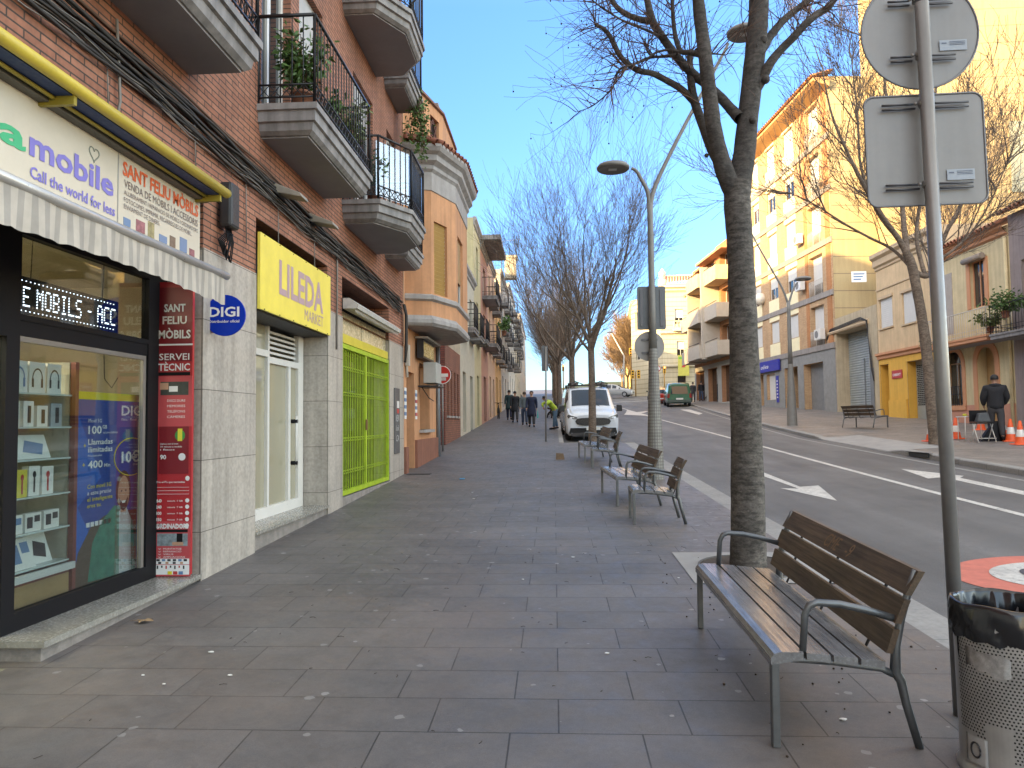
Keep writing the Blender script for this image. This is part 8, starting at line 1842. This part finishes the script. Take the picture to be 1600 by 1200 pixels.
cb_ = M('cloth_black', (.016, .017, .022), .85, var=.2); cn_ = M('cloth_navy', (.015, .02, .05), .85, var=.15); ct_ = M('cloth_dark_teal', (.02, .05, .055), .85, var=.15); cg_ = M('cloth_grey', (.13, .15, .16), .85, var=.15); cbe = M('cloth_beige', (.38, .32, .24), .85, var=.1); cdk = M('cloth_charcoal', (.04, .04, .045), .9, var=.1); cje = M('cloth_jeans', (.05, .07, .12), .85, var=.15); hv = M('hi_vis', (.45, .62, .05), .6, var=.1); cbl = M('cloth_work_blue', (.10, .17, .26), .85, var=.1)
hbk = M('hair_black', (.012, .010, .010), .6, var=0); hbr = M('hair_brown', (.06, .035, .022), .6, var=0); hgr = M('hair_grey', (.25, .23, .21), .7, var=0)
x, y = gnd(1558, 689, far_z); person('man in a black hooded jacket and dark trousers seen from behind by the cones', x, y, far_z, PI - .35, 1.78, cb_, cdk, hbk, .16, .05, coat_len=.80, hood=True, bulk=.035, armpose={-1: ((-.27, -.02, 1.14), (-.22, -.2, .96)), 1: ((.27, -.02, 1.14), (.24, -.16, .94))})
pl_ = M('bag_white_plastic', (.62, .56, .52), .5, var=.1); tq = M('bag_turquoise', (.05, .42, .38), .6, var=.05)
for (px, py, rz, H, coat, tr, hr_, sd, lab, cl, bag, fn) in (
    (796, 656, PI, 1.74, ct_, cn_, hbk, .18, 'person in a dark teal coat walking away, leftmost of the walkers', .62, None, side_z),
    (805, 660, PI + .1, 1.70, cb_, cdk, hbk, .26, 'person in a long black coat walking away with a white bag', .60, (-1, pl_, 'pale plastic bag carried by the walker in the long black coat', .13, .30), side_z),
    (820, 664, PI, 1.68, cg_, cje, hbr, .2, 'person in a grey jacket and jeans walking away', .86, None, side_z),
    (831, 667, 0, 1.72, cn_, cdk, hbk, .12, 'person in a long navy coat walking towards the camera', .50, (1, tq, 'turquoise tote bag at the side of the walker in the navy coat', .11, .34), side_z),
    (1096, 627, PI, 1.80, cb_, cje, hbk, .14, 'person in a black jacket and jeans on the far pavement past the green van', .84, None, far_z),
    (1114, 627, PI, 1.68, cbe, cdk, hgr, .1, 'person in a beige jacket on the far pavement, farthest to the right', .80, None, far_z)):
    x, y = gnd(px, py, fn); person(lab, x, y, fn, rz, H, coat, tr, hr_, sd, .12, 0, cl, None if fn == side_z else None, bag)
x, y = aty(1083, 620, 66).x, 66; person('person in dark clothes half hidden by the green van', x, y, far_z, PI, 1.75, cdk, cdk, hbk, .1)
person('worker in a hi vis top bending over beside the white van', aty(876, 650, 33).x - .25, 33, side_z, -PI / 2 + .4, 1.72, hv, cbl, hbk, .12, .1, bend=.85, armpose={-1: ((-.25, -.28, 1.28), (-.18, -.42, 1.05)), 1: ((.25, -.28, 1.28), (.18, -.42, 1.05))})
x, y = gnd(1104, 627, far_z); dz = far_z(x, y); dog = thing('dog', 'small black dog walking between the two far pedestrians', 'dog', (x, y, dz))
D = lambda a, b, c: Vector((a, b, c))
m_ = skin_mesh([[(D(0, .18, .34), .085), (D(0, 0, .33), .10), (D(0, -.18, .36), .105), (D(0, -.28, .44), .065), (D(0, -.34, .52), .062), (D(0, -.45, .50), .035)], [(D(0, .18, .34), .085), (D(0, .30, .40), .025), (D(0, .40, .48), .015)]] + [[(D(0, -.18, .36), .105), (D(s * .07, -.20, .22), .035), (D(s * .07, -.19, .11), .024), (D(s * .07, -.21, .02), .024)] for s in (-1, 1)] + [[(D(0, .18, .34), .085), (D(s * .07, .17, .22), .045), (D(s * .07, .24, .12), .022), (D(s * .07, .20, .02), .024)] for s in (-1, 1)], M('dog_black', (.015, .013, .012), .8, var=0), 'dog_body', None, None)
o = bpy.data.objects.new('body', m_); COL.objects.link(o); o.parent = dog; mb = MB(); mb.keep_origin = True; [mb.tube([D(s * .04, -.31, .56), D(s * .055, -.30, .63)], [.025, .006], 5) for s in (-1, 1)]; eo = mb.build('ears', MATS['dog_black']); eo.parent = o
# ================================================================ RENDER SETTINGS
scn.render.engine = 'CYCLES'
scn.cycles.max_bounces = 8; scn.cycles.diffuse_bounces = 4; scn.cycles.glossy_bounces = 4; scn.cycles.transparent_max_bounces = 16
scn.cycles.caustics_reflective = False; scn.cycles.caustics_refractive = False
